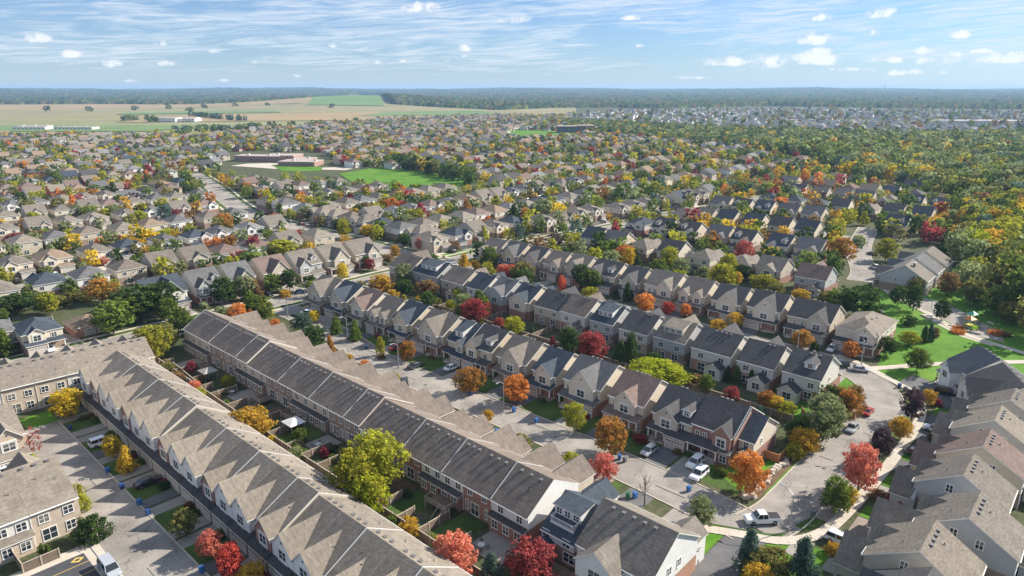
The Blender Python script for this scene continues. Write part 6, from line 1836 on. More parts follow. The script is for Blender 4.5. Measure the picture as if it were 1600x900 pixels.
# ------------------------------------------------------------------ large buildings in the distance
def bigbox(loc, rz, parts, label, cat, name='school_building'):
    t = empty(name, (*loc, 0), rz)
    for (nm, x0, x1, y0, y1, z1, mat) in parts:
        q = MB(); q.box(x0, x1, y0, y1, 0, z1 - .4, 0); q.obj(nm, mat, t)
        q = MB(); q.box(x0 - .3, x1 + .3, y0 - .3, y1 + .3, z1 - .4, z1, 0, top=1); q.obj('roof', [plain('pale roof edge', (.5, .42, .38), .8), plain('flat roof gravel', (.40, .33, .30), .9)], t)
        n = int((x1 - x0) / 7)
        for k in range(n):
            x = x0 + (k + .5) * (x1 - x0) / n
            def mk():
                w = MB(); w.box(-1.6, 1.6, -.08, .02, 0, 1.6, 0); w.poly([(-1.45, -.09, .12), (1.45, -.09, .12), (1.45, -.09, 1.48), (-1.45, -.09, 1.48)], 1); return w.mesh('window', [m_trim, m_glass])
            for zz in ([1.2] if z1 < 6 else [1.2, 4.8]): link('window', cached('bigwin', mk), t, (x, y0 - .01, zz))
            if k % 3 == 1: w = MB(); w.box(x - 1.2, x + 1.2, (y0 + y1) / 2 - 1, (y0 + y1) / 2 + 1, z1, z1 + 1.4); w.obj('roof_unit', m_ventl, t)
    tag(t, label, cat)
mr = plain('school red brick', (0.33, 0.20, 0.17), .9)
p0 = at(360, 256); p1 = at(505, 262)
bigbox(at(366, 252), R(-8), [('wing', 0, 52, 0, 18, 5.5, mr), ('wing', 64, 100, -36, -14, 4.4, mr), ('hall', 52.3, 66, -6, 16, 7, mr), ('wing', 22, 50, 18.5, 40, 4.5, mr), ('wing', 66.4, 84, -13, 8, 4.4, mr)], 'long low pink-red brick school with flat roofs beside a playing field', 'school')
bigbox(at(872, 208), R(4), [('wing', 0, 36, 0, 22, 11, plain('school slate panel', (.10, .11, .13), .8)), ('hall', 36.2, 60, 0, 26, 12, mr), ('wing', 60.2, 74, 0, 20, 9, plain('dark panel', (.07, .07, .08), .8))], 'dark and brick two-storey school on the green at centre distance', 'school')
mw = plain('white cladding', (.70, .69, .66), .6)
bigbox(at(246, 191), R(-4), [('hall', 0, 40, 0, 30, 9, mw), ('hall', 40.2, 78, 10, 40, 7, mw), ('hall', 20, 60, 44, 70, 8, mw)], 'white factory sheds among dark trees in the fields', 'factory', 'factory_building')
bigbox(at(20, 203), R(-4), [('hall', 0, 60, 0, 20, 5, mw), ('hall', 70, 140, 8, 28, 5, mw), ('hall', -30, 30, 40, 60, 5, mw)], 'row of white greenhouses in the fields at far left', 'greenhouse', 'greenhouse')
bigbox(at(1480, 196), R(2), [('hall', 0, 120, 0, 50, 9, mw), ('hall', 130, 220, 10, 60, 8, mw)], 'long pale warehouse at the right edge of the far suburb', 'warehouse', 'warehouse')
x, y = at(1380, 152)
t = empty('radio_mast', (x, y, terrain(x, y))); q = MB(); q.cyl((0, 0, 0), (0, 0, 95), 2.6, 1.6, 6); q.obj('mast', m_metal, t)
q = MB(); q.box(-5, 5, -1, 1, 62, 66); q.obj('antenna', m_ventl, t); tag(t, 'thin radio mast standing above the forest on the right horizon', 'mast')

# ------------------------------------------------------------------ vehicles
def paint(n, c): return plain('car paint ' + n, c, .28, .5, .25 if n != 'white' else 0.0, var=.04, coat=.6)
CARC = {'white': (.75, .76, .77), 'silver': (.45, .47, .50), 'red': (.45, .03, .025), 'black': (.02, .02, .025), 'dark grey': (.07, .075, .085), 'blue': (.04, .10, .22), 'dark red': (.18, .02, .02)}
def bev(q, name, mats, amt=.05, seg=2):
    me = bpy.data.meshes.new(name); me.from_pydata(q.v, [], q.f)
    for m in mats: me.materials.append(m)
    bm = bmesh.new(); bm.from_mesh(me)
    bmesh.ops.remove_doubles(bm, verts=bm.verts, dist=1e-4)
    bmesh.ops.recalc_face_normals(bm, faces=bm.faces)
    bmesh.ops.bevel(bm, geom=[e for e in bm.edges if e.calc_face_angle(0) > .35], offset=amt, segments=seg, affect='EDGES', clamp_overlap=True)
    bm.to_mesh(me); bm.free()
    return me
def car_parts(kind):
    def mk():
        L, Wd, belt, top = {'sedan': (4.7, 1.84, .93, 1.45), 'suv': (4.75, 1.92, 1.08, 1.74), 'hatchback': (4.3, 1.8, .95, 1.52), 'pickup': (5.9, 2.02, 1.22, 1.95), 'van': (5.1, 2.0, 1.1, 1.82)}[kind]
        h = L / 2; W2 = Wd / 2
        hood = {'sedan': .82, 'suv': 1.0, 'hatchback': .9, 'pickup': 1.16, 'van': 1.0}[kind]
        prof = [(-h + .03, .32), (-h, .55), (-h + .05, belt - .02 if kind != 'sedan' else belt - .03), (-h + .5, belt), (h * .40, belt), (h - .12, hood - .12), (h, .6), (h - .03, .3)]
        q = MB(); n = len(prof)
        a = [q._v((x, -W2 + (.06 if z > .7 else 0), z)) for x, z in prof]; b = [q._v((x, W2 - (.06 if z > .7 else 0), z)) for x, z in prof]
        q.f += [a[::-1], b]; q.m += [0, 0]
        for k in range(n): q.f.append([a[k], a[(k + 1) % n], b[(k + 1) % n], b[k]]); q.m.append(0)
        body = bev(q, 'body', [paint('white', CARC['white'])], .07)
        x0, x1, t0, t1 = {'sedan': (-1.75, 1.15, -1.0, .35), 'suv': (-2.28, 1.2, -2.0, .45), 'hatchback': (-2.0, 1.2, -1.65, .4), 'pickup': (-.75, 1.35, -.6, .75), 'van': (-2.45, 1.6, -2.25, .8)}[kind]
        wb, wt = W2 - .08, W2 - .26
        q = MB()
        base = [(x0, -wb, belt - .03), (x1, -wb, belt - .03), (x1, wb, belt - .03), (x0, wb, belt - .03)]
        tp = [(t0, -wt, top - .06), (t1, -wt, top - .06), (t1, wt, top - .06), (t0, wt, top - .06)]
        i = [q._v(p) for p in base + tp]
        for f in ((0, 1, 5, 4), (1, 2, 6, 5), (2, 3, 7, 6), (3, 0, 4, 7), (4, 5, 6, 7)): q.f.append([i[j] for j in f]); q.m.append(0)
        glass = q.mesh('window', [m_carglass])
        q = MB()
        q.box(t0 - .02, t1 + .04, -wt - .03, wt + .03, top - .07, top, 0, taper=.05)
        # pillars between the panes
        for sy in (-1, 1):
            for (bx, tx) in ((x0 + .02, t0), ((x0 + x1) / 2 - .1, (t0 + t1) / 2), (x1 - .02, t1)):
                q.cyl((bx, sy * (wb + .005), belt - .03), (tx, sy * (wt + .01), top - .05), .045, .04, 5)
        roof_ = q.mesh('roof', [paint('white', CARC['white'])])
        q = MB(); q.cyl((0, -.12, 0), (0, .12, 0), .34 if kind != 'pickup' else .40, .34 if kind != 'pickup' else .40, 14, 0); q.cyl((0, -.13, 0), (0, .13, 0), .2, .2, 10, 1)
        wheel = q.mesh('wheel', [m_tyre, m_rim])
        q = MB(); q.box(-.05, .03, -.2, .2, -.07, .07, 0, taper=.01); hl = q.mesh('headlight', [m_lampglass])
        q = MB(); q.box(-.03, .05, -.16, .16, -.1, .1, 0, taper=.01); tl = q.mesh('tail_light', [m_tail])
        return (body, glass, roof_, wheel, hl, tl, L, Wd, belt, hood)
    return cached(('car', kind), mk)
CARS = 0
def car(x, y, rz, kind, col, label, z=.05, group=None):
    body, glass, roof_, wheel, hl, tl, L, Wd, belt, hood = car_parts(kind)
    t = empty({'sedan': 'parked_car', 'suv': 'parked_suv', 'hatchback': 'parked_car', 'pickup': 'pickup_truck', 'van': 'parked_van'}[kind], (x, y, z), rz)
    pm = paint(col, CARC[col])
    for m, n in ((body, 'body'), (roof_, 'roof')):
        o = link(n, m, t); o.material_slots[0].link = 'OBJECT'; o.material_slots[0].material = pm
    link('window', glass, t)
    for sx in (-.31, .31):
        for sy in (-1, 1): link('wheel', wheel, t, (L * sx, sy * (Wd / 2 - .09), .34 if kind != 'pickup' else .40))
    for sy in (-1, 1):
        link('headlight', hl, t, (L / 2 - .02, sy * (Wd / 2 - .32), hood - .28)); link('tail_light', tl, t, (-L / 2 + .01, sy * (Wd / 2 - .22), belt - .25))
    if kind == 'pickup':
        q = MB(); q.box(-L / 2 + .12, -.85, -Wd / 2 + .14, Wd / 2 - .14, belt - .02, belt + .03, 0); q.obj('bed_cover', plain('bed cover', (.03, .03, .035), .7), t)
    tag(t, label, {'pickup': 'pickup truck', 'suv': 'suv', 'van': 'van'}.get(kind, 'car'), group)
    return t
def carp(px, py, ang, kind, col, label, **k):
    x, y = at(px, py); return car(x, y, R(ang), kind, col, label, **k)
UA, VA = -42.5, 47.5
carp(1190, 816, 183, 'pickup', 'white', 'white pickup truck with dark bed cover parked at the street junction', z=.06)
carp(1014, 708, VA + 180, 'hatchback', 'silver', 'silver hatchback in the driveway of the white double garage')
carp(1086, 727, VA + 180, 'suv', 'white', 'white suv nearer the porch, left of the two white cars')
carp(1092, 745, VA + 180, 'suv', 'white', 'white suv nearer the street, right of the two white cars')
carp(1331, 672, VA + 180, 'sedan', 'silver', 'silver car parked on the curving street behind the red one', z=.06)
carp(1355, 646, VA, 'sedan', 'red', 'red car parked at the kerb of the curving street', z=.06)
carp(1343, 580, -22, 'sedan', 'silver', 'silver car at the bend beside the lamp post', z=.06)
carp(1312, 572, 160, 'suv', 'dark grey', 'dark suv parked by the bend near the park corner house', z=.06)
carp(1314, 849, UA, 'suv', 'white', 'white suv on the driveway of the lowest right-hand house')
carp(1462, 675, UA + 180, 'suv', 'white', 'white suv in the driveway beside the front lawn, right-hand row')
carp(1430, 712, UA, 'sedan', 'dark grey', 'dark car under the gable shade in the right-hand row')
carp(1477, 616, UA, 'suv', 'black', 'black suv in the driveway at the elbow')
carp(1300, 548, VA + 180, 'suv', 'silver', 'grey suv by the garage of the hip-roofed corner house')
carp(632, 601, 100, 'suv', 'black', 'dark suv parked along the central street behind the terrace roof', z=.06)
carp(500, 548, 140, 'sedan', 'blue', 'dark blue car half hidden by the terrace gables', z=.06)
carp(620, 545, VA, 'sedan', 'red', 'red car in the shade below the orange tree')
carp(706, 577, VA, 'sedan', 'white', 'white car in a shaded driveway of the central street')
carp(650, 574, VA, 'sedan', 'dark grey', 'dark car in the shade on the central street')
carp(480, 492, 160, 'suv', 'white', 'white suv by the lawn at the far end of the central street')
carp(403, 460, UA, 'sedan', 'red', 'red car in front of the third house along the crossing street')
carp(420, 462, UA, 'suv', 'black', 'black suv beside the red car along the crossing street')
carp(470, 458, VA, 'sedan', 'blue', 'blue car near the kerb of the crossing street', z=.06)
carp(596, 447, VA, 'sedan', 'white', 'white car parked on the crossing street behind the junction', z=.06)
carp(232, 757, UA + 90, 'sedan', 'black', 'black car in the shaded driveway of the lower-left terrace')
carp(160, 694, UA + 90, 'suv', 'white', 'white suv in the shaded driveway near the yellow tree')
carp(8, 742, VA, 'suv', 'white', 'white suv at the left edge beside the porch')
carp(172, 893, UA, 'van', 'silver', 'silver minivan in the small parking lot')
carp(78, 548, UA, 'suv', 'white', 'white suv before the slate-roofed house at far left')
carp(58, 551, UA, 'sedan', 'black', 'black car beside the white suv at far left')
carp(34, 434, VA, 'sedan', 'black', 'black car on the far-left side street')
carp(75, 424, UA, 'hatchback', 'white', 'white hatchback in the driveway of the far-left side street')
carp(220, 410, UA, 'hatchback', 'white', 'white hatchback near the red-leaved tree at left')
carp(470, 352, 150, 'sedan', 'dark red', 'dark red car on the wide side street', z=.06)
carp(487, 355, 150, 'sedan', 'dark grey', 'grey car next to the dark red one on the side street', z=.06)
carp(531, 376, 140, 'sedan', 'black', 'black car near the corner of the side street', z=.06)
carp(1228, 508, VA, 'suv', 'silver', 'silver suv in front of the garage, second street at right')
carp(1206, 513, VA, 'suv', 'dark grey', 'dark suv by a driveway, second street at right')
carp(1170, 500, UA, 'sedan', 'blue', 'dark blue car on the second street', z=.06)
carp(1362, 398, 110, 'sedan', 'dark grey', 'dark car at the end of the cul-de-sac', z=.06)
carp(1368, 420, 100, 'van', 'white', 'white van on the cul-de-sac by the park', z=.06)
# more cars in the drives of the houses around (nearest first)
GC = 0
rc_ = random.Random(31)
for c in cand[:150]:
    if rc_.random() < .42:
        rz = c[3]
        sx = rc_.choice((-1, 1)) * 2.4
        X = c[1] + sx * math.cos(rz) + 5.4 * math.sin(rz); Y = c[2] + sx * math.sin(rz) - 5.4 * math.cos(rz)
        if near_street(X, Y, .2): continue
        kd = rc_.choice(('sedan', 'suv', 'hatchback')); col = rc_.choice(('white', 'silver', 'dark grey', 'black', 'silver', 'red', 'blue'))
        car(X, Y, rz - math.pi / 2 + rc_.choice((0, math.pi)), kd, col, f"{col} {kd} in front of the {ordn(c[5])} house in {c[4]}", group='cars in the drives around')
# a driveway pad before each surrounding house
for i, c in enumerate(cand[:260]):
    rz = c[3]; cs, sn = math.cos(rz), math.sin(rz)
    g = 1 if i % 2 else -1
    pts = []
    for lx, ly in ((g * .4, -1.5), (g * 5.2, -1.5), (g * 5.2, -9.6), (g * .4, -9.6)):
        pts.append((c[1] + lx * cs - ly * sn, c[2] + lx * sn + ly * cs))
    sheet('driveway', pts[::g], .018 + .0004 * (i % 9), (m_drive2, m_drive, m_conc, m_drive2)[i % 4])

# ------------------------------------------------------------------ bins, lamps, fences, yards
def bin_mesh(c):
    def mk():
        q = MB(); q.box(-.28, .28, -.32, .32, .06, 1.0, 0, taper=-.05); q.box(-.36, .36, -.42, .38, 1.0, 1.09, 1, taper=.03)
        for s in (-1, 1): q.cyl((s * .22, .30, .1), (s * .3, .30, .1), .1, .1, 8, 1)
        mb = plain('bin ' + c, {'blue': (.04, .13, .33), 'green': (.03, .12, .05), 'grey': (.12, .13, .14), 'dark blue': (.025, .06, .18)}[c], .5)
        body = MB(); body.box(-.28, .28, -.32, .32, .06, 1.0, 0, taper=-.05)
        lid = MB(); lid.box(-.36, .36, -.42, .38, 1.0, 1.09, 0, taper=.03)
        wl_ = MB(); wl_.cyl((-.3, .33, .1), (.3, .33, .1), .1, .1, 8, 0)
        return body.mesh('body', mb), lid.mesh('lid', mb), wl_.mesh('wheel', m_tyre)
    return cached(('bin', c), mk)
def wbin(px, py, c, where):
    x, y = at(px, py)
    t = empty('wheelie_bin', (x, y, .06), R(UA + rnd.uniform(-25, 25)))
    for m, n in zip(bin_mesh(c), ('body', 'lid', 'wheel')): link(n, m, t)
    tag(t, f'{c} wheeled bin {where}', 'wheeled bin', 'wheeled bins put out along the streets')
for px, py, c, wh in [(1076, 768, 'blue', 'by the lawn opposite the bare tree'), (838, 661, 'blue', 'in the driveway left of the yellow-green tree'), (992, 778, 'blue', 'beside a green one near the bare tree'), (981, 778, 'green', 'beside a blue one near the bare tree'),
                      (930, 748, 'blue', 'left of the coral red tree'), (861, 714, 'grey', 'behind the terrace on the central street'), (868, 716, 'dark blue', 'next to the grey one behind the terrace'), (904, 737, 'blue', 'beside the small yellow-green tree'),
                      (968, 718, 'blue', 'under the large orange and green tree'), (976, 722, 'grey', 'right of the large orange and green tree'), (803, 644, 'blue', 'near the orange round tree'), (757, 668, 'dark blue', 'by the kerb below the golden tree'),
                      (776, 678, 'blue', 'beside the low olive shrub'), (736, 618, 'dark blue', 'under the orange and green round tree'), (488, 516, 'blue', 'on the drive beside the conical green tree'), (572, 546, 'dark blue', 'in the middle of the central street'),
                      (527, 562, 'blue', 'behind the narrow orange tree'), (1405, 606, 'dark blue', 'first of the group at the elbow'), (1414, 611, 'grey', 'second of the group at the elbow'), (1419, 615, 'grey', 'third of the group at the elbow'),
                      (232, 805, 'dark blue', 'on the left street kerb, lower of two'), (218, 789, 'blue', 'on the left street kerb, upper of two'), (316, 895, 'blue', 'at the bottom of the left street'), (191, 764, 'dark blue', 'by the kerb near the black car'),
                      (169, 739, 'blue', 'by the kerb between the yellow trees'), (110, 672, 'dark blue', 'at the top of the left street'), (395, 479, 'blue', 'by the kerb of the crossing street'), (1270, 806, 'grey', 'beside the corner pavement')]:
    wbin(px, py, c, wh)

def lamp(px, py, h, side, where):
    x, y = at(px, py)
    t = empty('street_lamp', (x, y, 0), R(side))
    q = MB(); q.cyl((0, 0, 0), (0, 0, h), .13, .075, 8); q.cyl((0, 0, 0), (0, 0, .5), .2, .2, 8); q.obj('pole', m_metal, t)
    q = MB(); q.cyl((0, 0, h - .1), (1.1, 0, h + .75), .05, .045, 6); q.cyl((1.1, 0, h + .75), (1.9, 0, h + .85), .045, .04, 6); q.obj('arm', m_metal, t)
    q = MB(); q.box(1.75, 2.55, -.16, .16, h + .78, h + .92, 0, taper=.04); q.obj('lamp_head', m_metal, t)
    tag(t, f'grey street lamp {where}', 'street lamp', 'street lamps')
for px, py, h, sd, wh in [(1233, 830, 6.8, 130, 'on the corner lawn by the pickup truck'), (958, 706, 6.4, -130, 'in front of the large orange and green tree'), (787, 640, 6.4, -130, 'beside the orange round tree'), (623, 575, 6.4, -130, 'among the drives left of the red car'),
                          (543, 530, 6.4, -130, 'between the two conical green trees'), (450, 496, 6.6, 20, 'at the junction with the crossing street'), (477, 470, 6.6, -40, 'beside the crossing street under the yellow-green tree'), (1368, 712, 7.0, 170, 'beside the purple tree on the curving street'),
                          (1345, 572, 6.8, -120, 'by the silver car at the bend'), (1139, 520, 6.4, -130, 'on the second street'), (972, 472, 6.4, -130, 'on the second street among dark conifers'), (126, 800, 5.6, 0, 'beside the yellow-green hedge of the bottom-left terrace'),
                          (634, 412, 6.6, -40, 'at the corner of the second street and the crossing street'), (1311, 432, 6.6, -20, 'by the cul-de-sac'), (1355, 386, 6.6, 0, 'at the head of the cul-de-sac'), (110, 345, 6.8, 0, 'between the olive trees at far left'),
                          (389, 325, 6.8, 0, 'on the wide side street'), (455, 352, 6.8, 0, 'lower down the wide side street'), (1245, 552, 6.4, -130, 'near the garages of the second street')]:
    lamp(px, py, h, sd, wh)

def panel_mesh(L, h, mat, cap):
    def mk():
        q = MB(); n = 12
        for k in range(n):
            x0 = -L / 2 + L * k / n; q.box(x0 + .006, x0 + L / n - .006, -.018 + .012 * (k % 2), .018 + .012 * (k % 2), .05, h - .06, 0)
        q.box(-L / 2, L / 2, -.05, -.02, .35, .45, 0)
        q.box(-L / 2, L / 2, -.05, -.02, h - .4, h - .3, 0)
        p = q.mesh('fence_panel', [mat])
        c_ = MB(); c_.box(-L / 2, L / 2, -.08, .08, h - .055, h, 0)
        return p, c_.mesh('cap_rail', [cap])
    return cached(('fp', round(L, 2), h, mat.name), mk)
def fence(pts, label, mat=None, cap=None, h=1.8, name='wooden_fence', pl=2.4):
    mat = mat or m_fence; cap = cap or m_fcap
    t = empty(name, (*pts[0], 0))
    post = cached(('post', h, mat.name), lambda: (lambda q: (q.box(-.08, .08, -.08, .08, 0, h + .12, 0), q.mesh('fence_post', [cap]))[1])(MB()))
    link('fence_post', post, t, (0, 0, 0))
    for i in range(len(pts) - 1):
        (x0, y0), (x1, y1) = pts[i], pts[i + 1]
        D = math.hypot(x1 - x0, y1 - y0); n = max(1, round(D / pl)); L = D / n; a = math.atan2(y1 - y0, x1 - x0)
        p, c_ = panel_mesh(L - .16, h, mat, cap)
        for k in range(n):
            u = (k + .5) / n
            X, Y = x0 + (x1 - x0) * u - pts[0][0], y0 + (y1 - y0) * u - pts[0][1]
            link('fence_panel', p, t, (X, Y, 0), a); link('cap_rail', c_, t, (X, Y, 0), a)
            u = (k + 1) / n
            link('fence_post', post, t, (x0 + (x1 - x0) * u - pts[0][0], y0 + (y1 - y0) * u - pts[0][1], 0), a)
    tag(t, label, 'fence')
    return t
fence(WP([(-186, 60.6), (-120, 59.6), (-58, 59.6)]), 'long brown wooden fence closing the back yards behind the central terrace')
fence(WP([(-162, 57.6), (-120, 57.2), (-56, 57.0)]), 'second wooden fence along the yards of the lower-left terrace', h=1.5)
for i, a_ in enumerate(A_EDGES[1:]):
    fence(WP([(a_, 59.9), (a_, 63.5 + (i * 5 % 3) * 1.6)]), f'side yard fence behind the {ordn(i + 1)} townhouse of the central terrace', h=1.6)
for i in range(2, 18, 2):
    fence(WP([(B_EDGES[i], 54.6), (B_EDGES[i], 57.0)]), f'short yard fence behind the {ordn(i)} townhouse of the lower-left terrace', h=1.5)
fence(WP([(-200, 140.8), (-120, 140.8), (-46, 140.6)]), 'wooden fence between the back yards of the two middle rows')
for i, c_ in enumerate(CR[1:12:1]):
    fence(WP([(c_[0] - 1.1, 129), (c_[0] - 1.1, 140.4)]), f'side yard fence behind the {ordn(i + 1)} house facing the central street')
for i, c_ in enumerate(DR[1:12:2]):
    fence(WP([(c_[0] - 1.1, 141.2), (c_[0] - 1.1, 152)]), f'side yard fence behind the {ordn(2 * i + 1)} house of the second row')
fence(WP([(-44.4, 122), (-41.5, 122.0), (-41.5, 140), (-46, 146)]), 'orange cedar fence round the side garden of the brick corner house', m_fence_o, m_fence_o)
fence([at(690, 395), at(740, 387), at(782, 380)], 'grey wooden fence beside the bright corner lawn', plain('grey fence wood', (.20, .19, .18), .9), plain('grey fence wood', (.20, .19, .18), .9))
sheet('lawn', [at(690, 404), at(790, 386), at(782, 381), at(684, 399)], .10, m_park)
fence(WP([(-119.2, 24.3), (-112.2, 24.3)]), 'dark patio fence behind the tall shrub, bottom left', h=1.7)
fence(WP([(-119.2, 14), (-112.6, 14.2), (-112.6, 19)]), 'dark patio fence beside the small conifers, bottom left', h=1.7)
fence(WP([(-176.5, 57.8), (-176, 62), (-160, 60.9)]), 'weathered fence around the yard at the end of the far-left terrace')

def deck(a, b, w, d, h, label, stair=True, gaz=None):
    t = empty('back_deck', (*W(a, b), 0), AX)
    n = int(w / .45)
    pm = cached(('plank', d), lambda: (lambda q: (q.box(.01, .44, -d, 0, -.05, 0, 0), q.mesh('plank', [m_deck]))[1])(MB()))
    for k in range(n): link('plank', pm, t, (-w / 2 + k * .45, 0, h))
    q = MB()
    for sx in (-1, 1): q.box(sx * w / 2 - .06, sx * w / 2 + .06, -d - .06, -d + .06, 0, h + 1.0)
    q.box(-w / 2, w / 2, -d - .04, -d + .02, h + .95, h + 1.03); q.box(-w / 2, -w / 2 + .06, -d, 0, h + .95, h + 1.03); q.box(w / 2 - .06, w / 2, -d, 0, h + .95, h + 1.03)
    for k in range(int(w / .3)): q.box(-w / 2 + k * .3, -w / 2 + k * .3 + .05, -d - .03, -d, h, h + .95)
    q.obj('railing', m_fcap, t)
    if stair:
        for k in range(6):
            z = h * (1 - (k + 1) / 6.5)
            q = MB(); q.box(w / 2 - 1.3, w / 2 - .1, -d - .3 * (k + 1), -d - .3 * k, z - .06, z); q.obj('step', m_deck, t)
        q = MB()
        for sx in (w / 2 - 1.35, w / 2 - .08): q.cyl((sx, -d, h + 1), (sx, -d - 2, 1.0), .05, .05, 5); q.cyl((sx, -d - 2, 0), (sx, -d - 2, 1.0), .05, .05, 5)
        q.obj('stair_rail', m_fcap, t)
    tag(t, label, 'deck'); return t
deck(-78.2, 69.3, 5.2, 3.4, 1.5, 'raised wooden deck with stairs down to a shaded yard behind the central terrace')
deck(-103, 69.3, 4.6, 3.0, .5, 'low wooden deck near the yellow-green trees', False)
deck(-141, 69.3, 4.6, 3.2, .8, 'wooden deck with steps behind the brown-brick part of the terrace')
deck(-171, 69.0, 4.6, 3.0, .5, 'low deck near the far end of the central terrace', False)
deck(-128, 69.2, 4.2, 2.8, .7, 'small deck between fences in the middle of the terrace yards')
deck(-52, 69.0, 6, 3, 1.2, 'deck below the rear balcony of the white house')
for i, (a_, c_) in enumerate([(-163, 'beside the two small red trees'), (-122.5, 'with a white peaked top')]):
    t = empty('gazebo', (*W(a_, 65.2), 0), AX)
    q = MB()
    for sx in (-1, 1):
        for sy in (-1, 1): link('leg', cached('gleg', lambda: (lambda z: (z.cyl((0, 0, 0), (0, 0, 2.3), .05, .05, 6), z.mesh('leg', [m_metal]))[1])(MB())), t, (sx * 1.7, sy * 1.5, 0))
    top = [(-2, -1.8, 2.3), (2, -1.8, 2.3), (2, 1.8, 2.3), (-2, 1.8, 2.3)]
    for k in range(4): q.slab([top[k], top[(k + 1) % 4], (0, 0, 3.1)], .05, 0, 0)
    q.obj('canopy', plain('canopy cloth ' + str(i), [(.33, .31, .29), (.70, .69, .66)][i], .9), t)
    tag(t, f'gazebo {c_} in the terrace back yards', 'gazebo')
def patio_set(a, b, where):
    t = empty('patio_table', (*W(a, b), 0), AX + rnd.random())
    q = MB(); q.cyl((0, 0, .7), (0, 0, .75), .6, .6, 12); q.obj('table_top', m_ventl, t)
    q = MB(); q.cyl((0, 0, 0), (0, 0, .7), .05, .05, 6); q.box(-.3, .3, -.3, .3, 0, .04); q.obj('leg', m_metal, t); tag(t, f'round patio table {where}', 'patio table', 'patio furniture in the back yards')
    for k in range(4):
        an = k * 1.57; x, y = W(a, b)
        t = empty('patio_chair', (x + math.cos(an) * 1.05, y + math.sin(an) * 1.05, 0), an + math.pi / 2)
        q = MB(); q.box(-.24, .24, -.24, .24, .42, .47); q.obj('seat', m_vent, t)
        q = MB(); q.box(-.24, .24, -.27, -.22, .47, .95); q.obj('backrest', m_vent, t)
        for sx in (-1, 1):
            for sy in (-1, 1): link('leg', cached('cleg', lambda: (lambda z: (z.cyl((0, 0, 0), (0, 0, .42), .02, .02, 5), z.mesh('leg', [m_vent]))[1])(MB())), t, (sx * .2, sy * .2, 0))
        tag(t, f'dark patio chair on the {("right", "far", "left", "near")[k]} side of the table {where}', 'patio chair', f'chairs around the table {where}')
patio_set(-90.5, 64.5, 'behind the yellow-green trees'); patio_set(-66, 64.8, 'in the yard near the tall coral red tree'); patio_set(-113, 65, 'in a shaded yard of the terrace'); patio_set(-150, 65, 'in a far yard of the terrace')
patio_set(-110, 136, 'between the middle rows')
for a0, a1, m_ in [(-93, -86.5, 0), (-68, -61, 1), (-116, -111, 1), (-86, -81, 2), (-179, -172, 1), (-150, -144, 1), (-74.8, -69.5, 2), (-135.8, -131.5, 0), (-123, -117, 2)]:
    sheet('patio', ab_rect(a0, a1, 63.5 if m_ != 2 else 60.4, 69.2), .02 + .001 * m_, (m_mulch, m_drive2, m_grass)[m_])
sheet('back_lawn', ab_rect(-160, -60, 54.4, 57.0), .015, m_grass)
sheet('lawn', WP([(-195, 12), (-120, 12), (-120, 24), (-165, 24), (-170, 10), (-195, 10)]), .010, m_grass)
sheet('lawn', WP([(-172, 27), (-166, 27), (-160, 40), (-172, 40)]), .026, m_park)
# awning of the far-left house, bright canopy
x, y = at(118, 440); t = empty('patio_umbrella', (x, y, 0)); q = MB(); q.cyl((0, 0, 0), (0, 0, 2.5), .04, .04, 6); q.obj('pole', m_metal, t)
q = MB(); q.cyl((0, 0, 2.2), (0, 0, 2.7), 1.9, .05, 8); q.obj('canopy', plain('pink canopy', (.62, .33, .30), .9), t); tag(t, 'pink patio canopy behind the far-left grey-roofed house', 'patio umbrella')

# ------------------------------------------------------------------ individual houses at the left
def lone(px, py, rz, S, label, name='house'):
    x, y = at(px, py)
    std_windows(S)
    t = build_house(S, (x, y, 0), rz, 0, name); tag(t, label, 'house'); return t
for (px, py, rf, up, lab) in [(72, 548, 'slate blue', 'cream', 'cream two-storey house with slate hip roof and paired garage at far left'), (2, 552, 'mid grey', 'beige', 'beige house cut by the left frame edge, grey roof with front gable')]:
    S = dict(w=9.6, d=12, he=5.7, sl=.5, kind='hip', roof=rf, low='brick brown', up=up)
    S['fg'] = [(-1.6, 4.0, .9, 5.6, .7)]; S['strip'] = [(-4.6, 0, 2.2, 2.8, 0, 'garage'), (.2, 4.6, 1.8, 2.8, 2, 'porch')]; S['door'] = 1.5; S['fw'] = [(2.6, 3.6, 1.2, 1.2)]
    lone(px, py, AX + math.pi / 2, S, lab)
S = dict(w=10, d=10, he=2.9, sl=.42, kind='hip', roof='tan', low='brick orange', up='brick orange', zb=2.6, fw=[], rw=[(0, 1, 1.2, 1.2)], sw=[(1, 4, 1, 1, 1)])
t = lone(148, 522, AX + math.pi / 2, S, 'low brick bungalow with tan hip roof and two garage doors beside the dark green trees')
for s_ in (-1, 1): link('garage_door', gdoor_mesh(2.6, 2.1), t, (s_ * 1.7 + .6, -.02, 0))

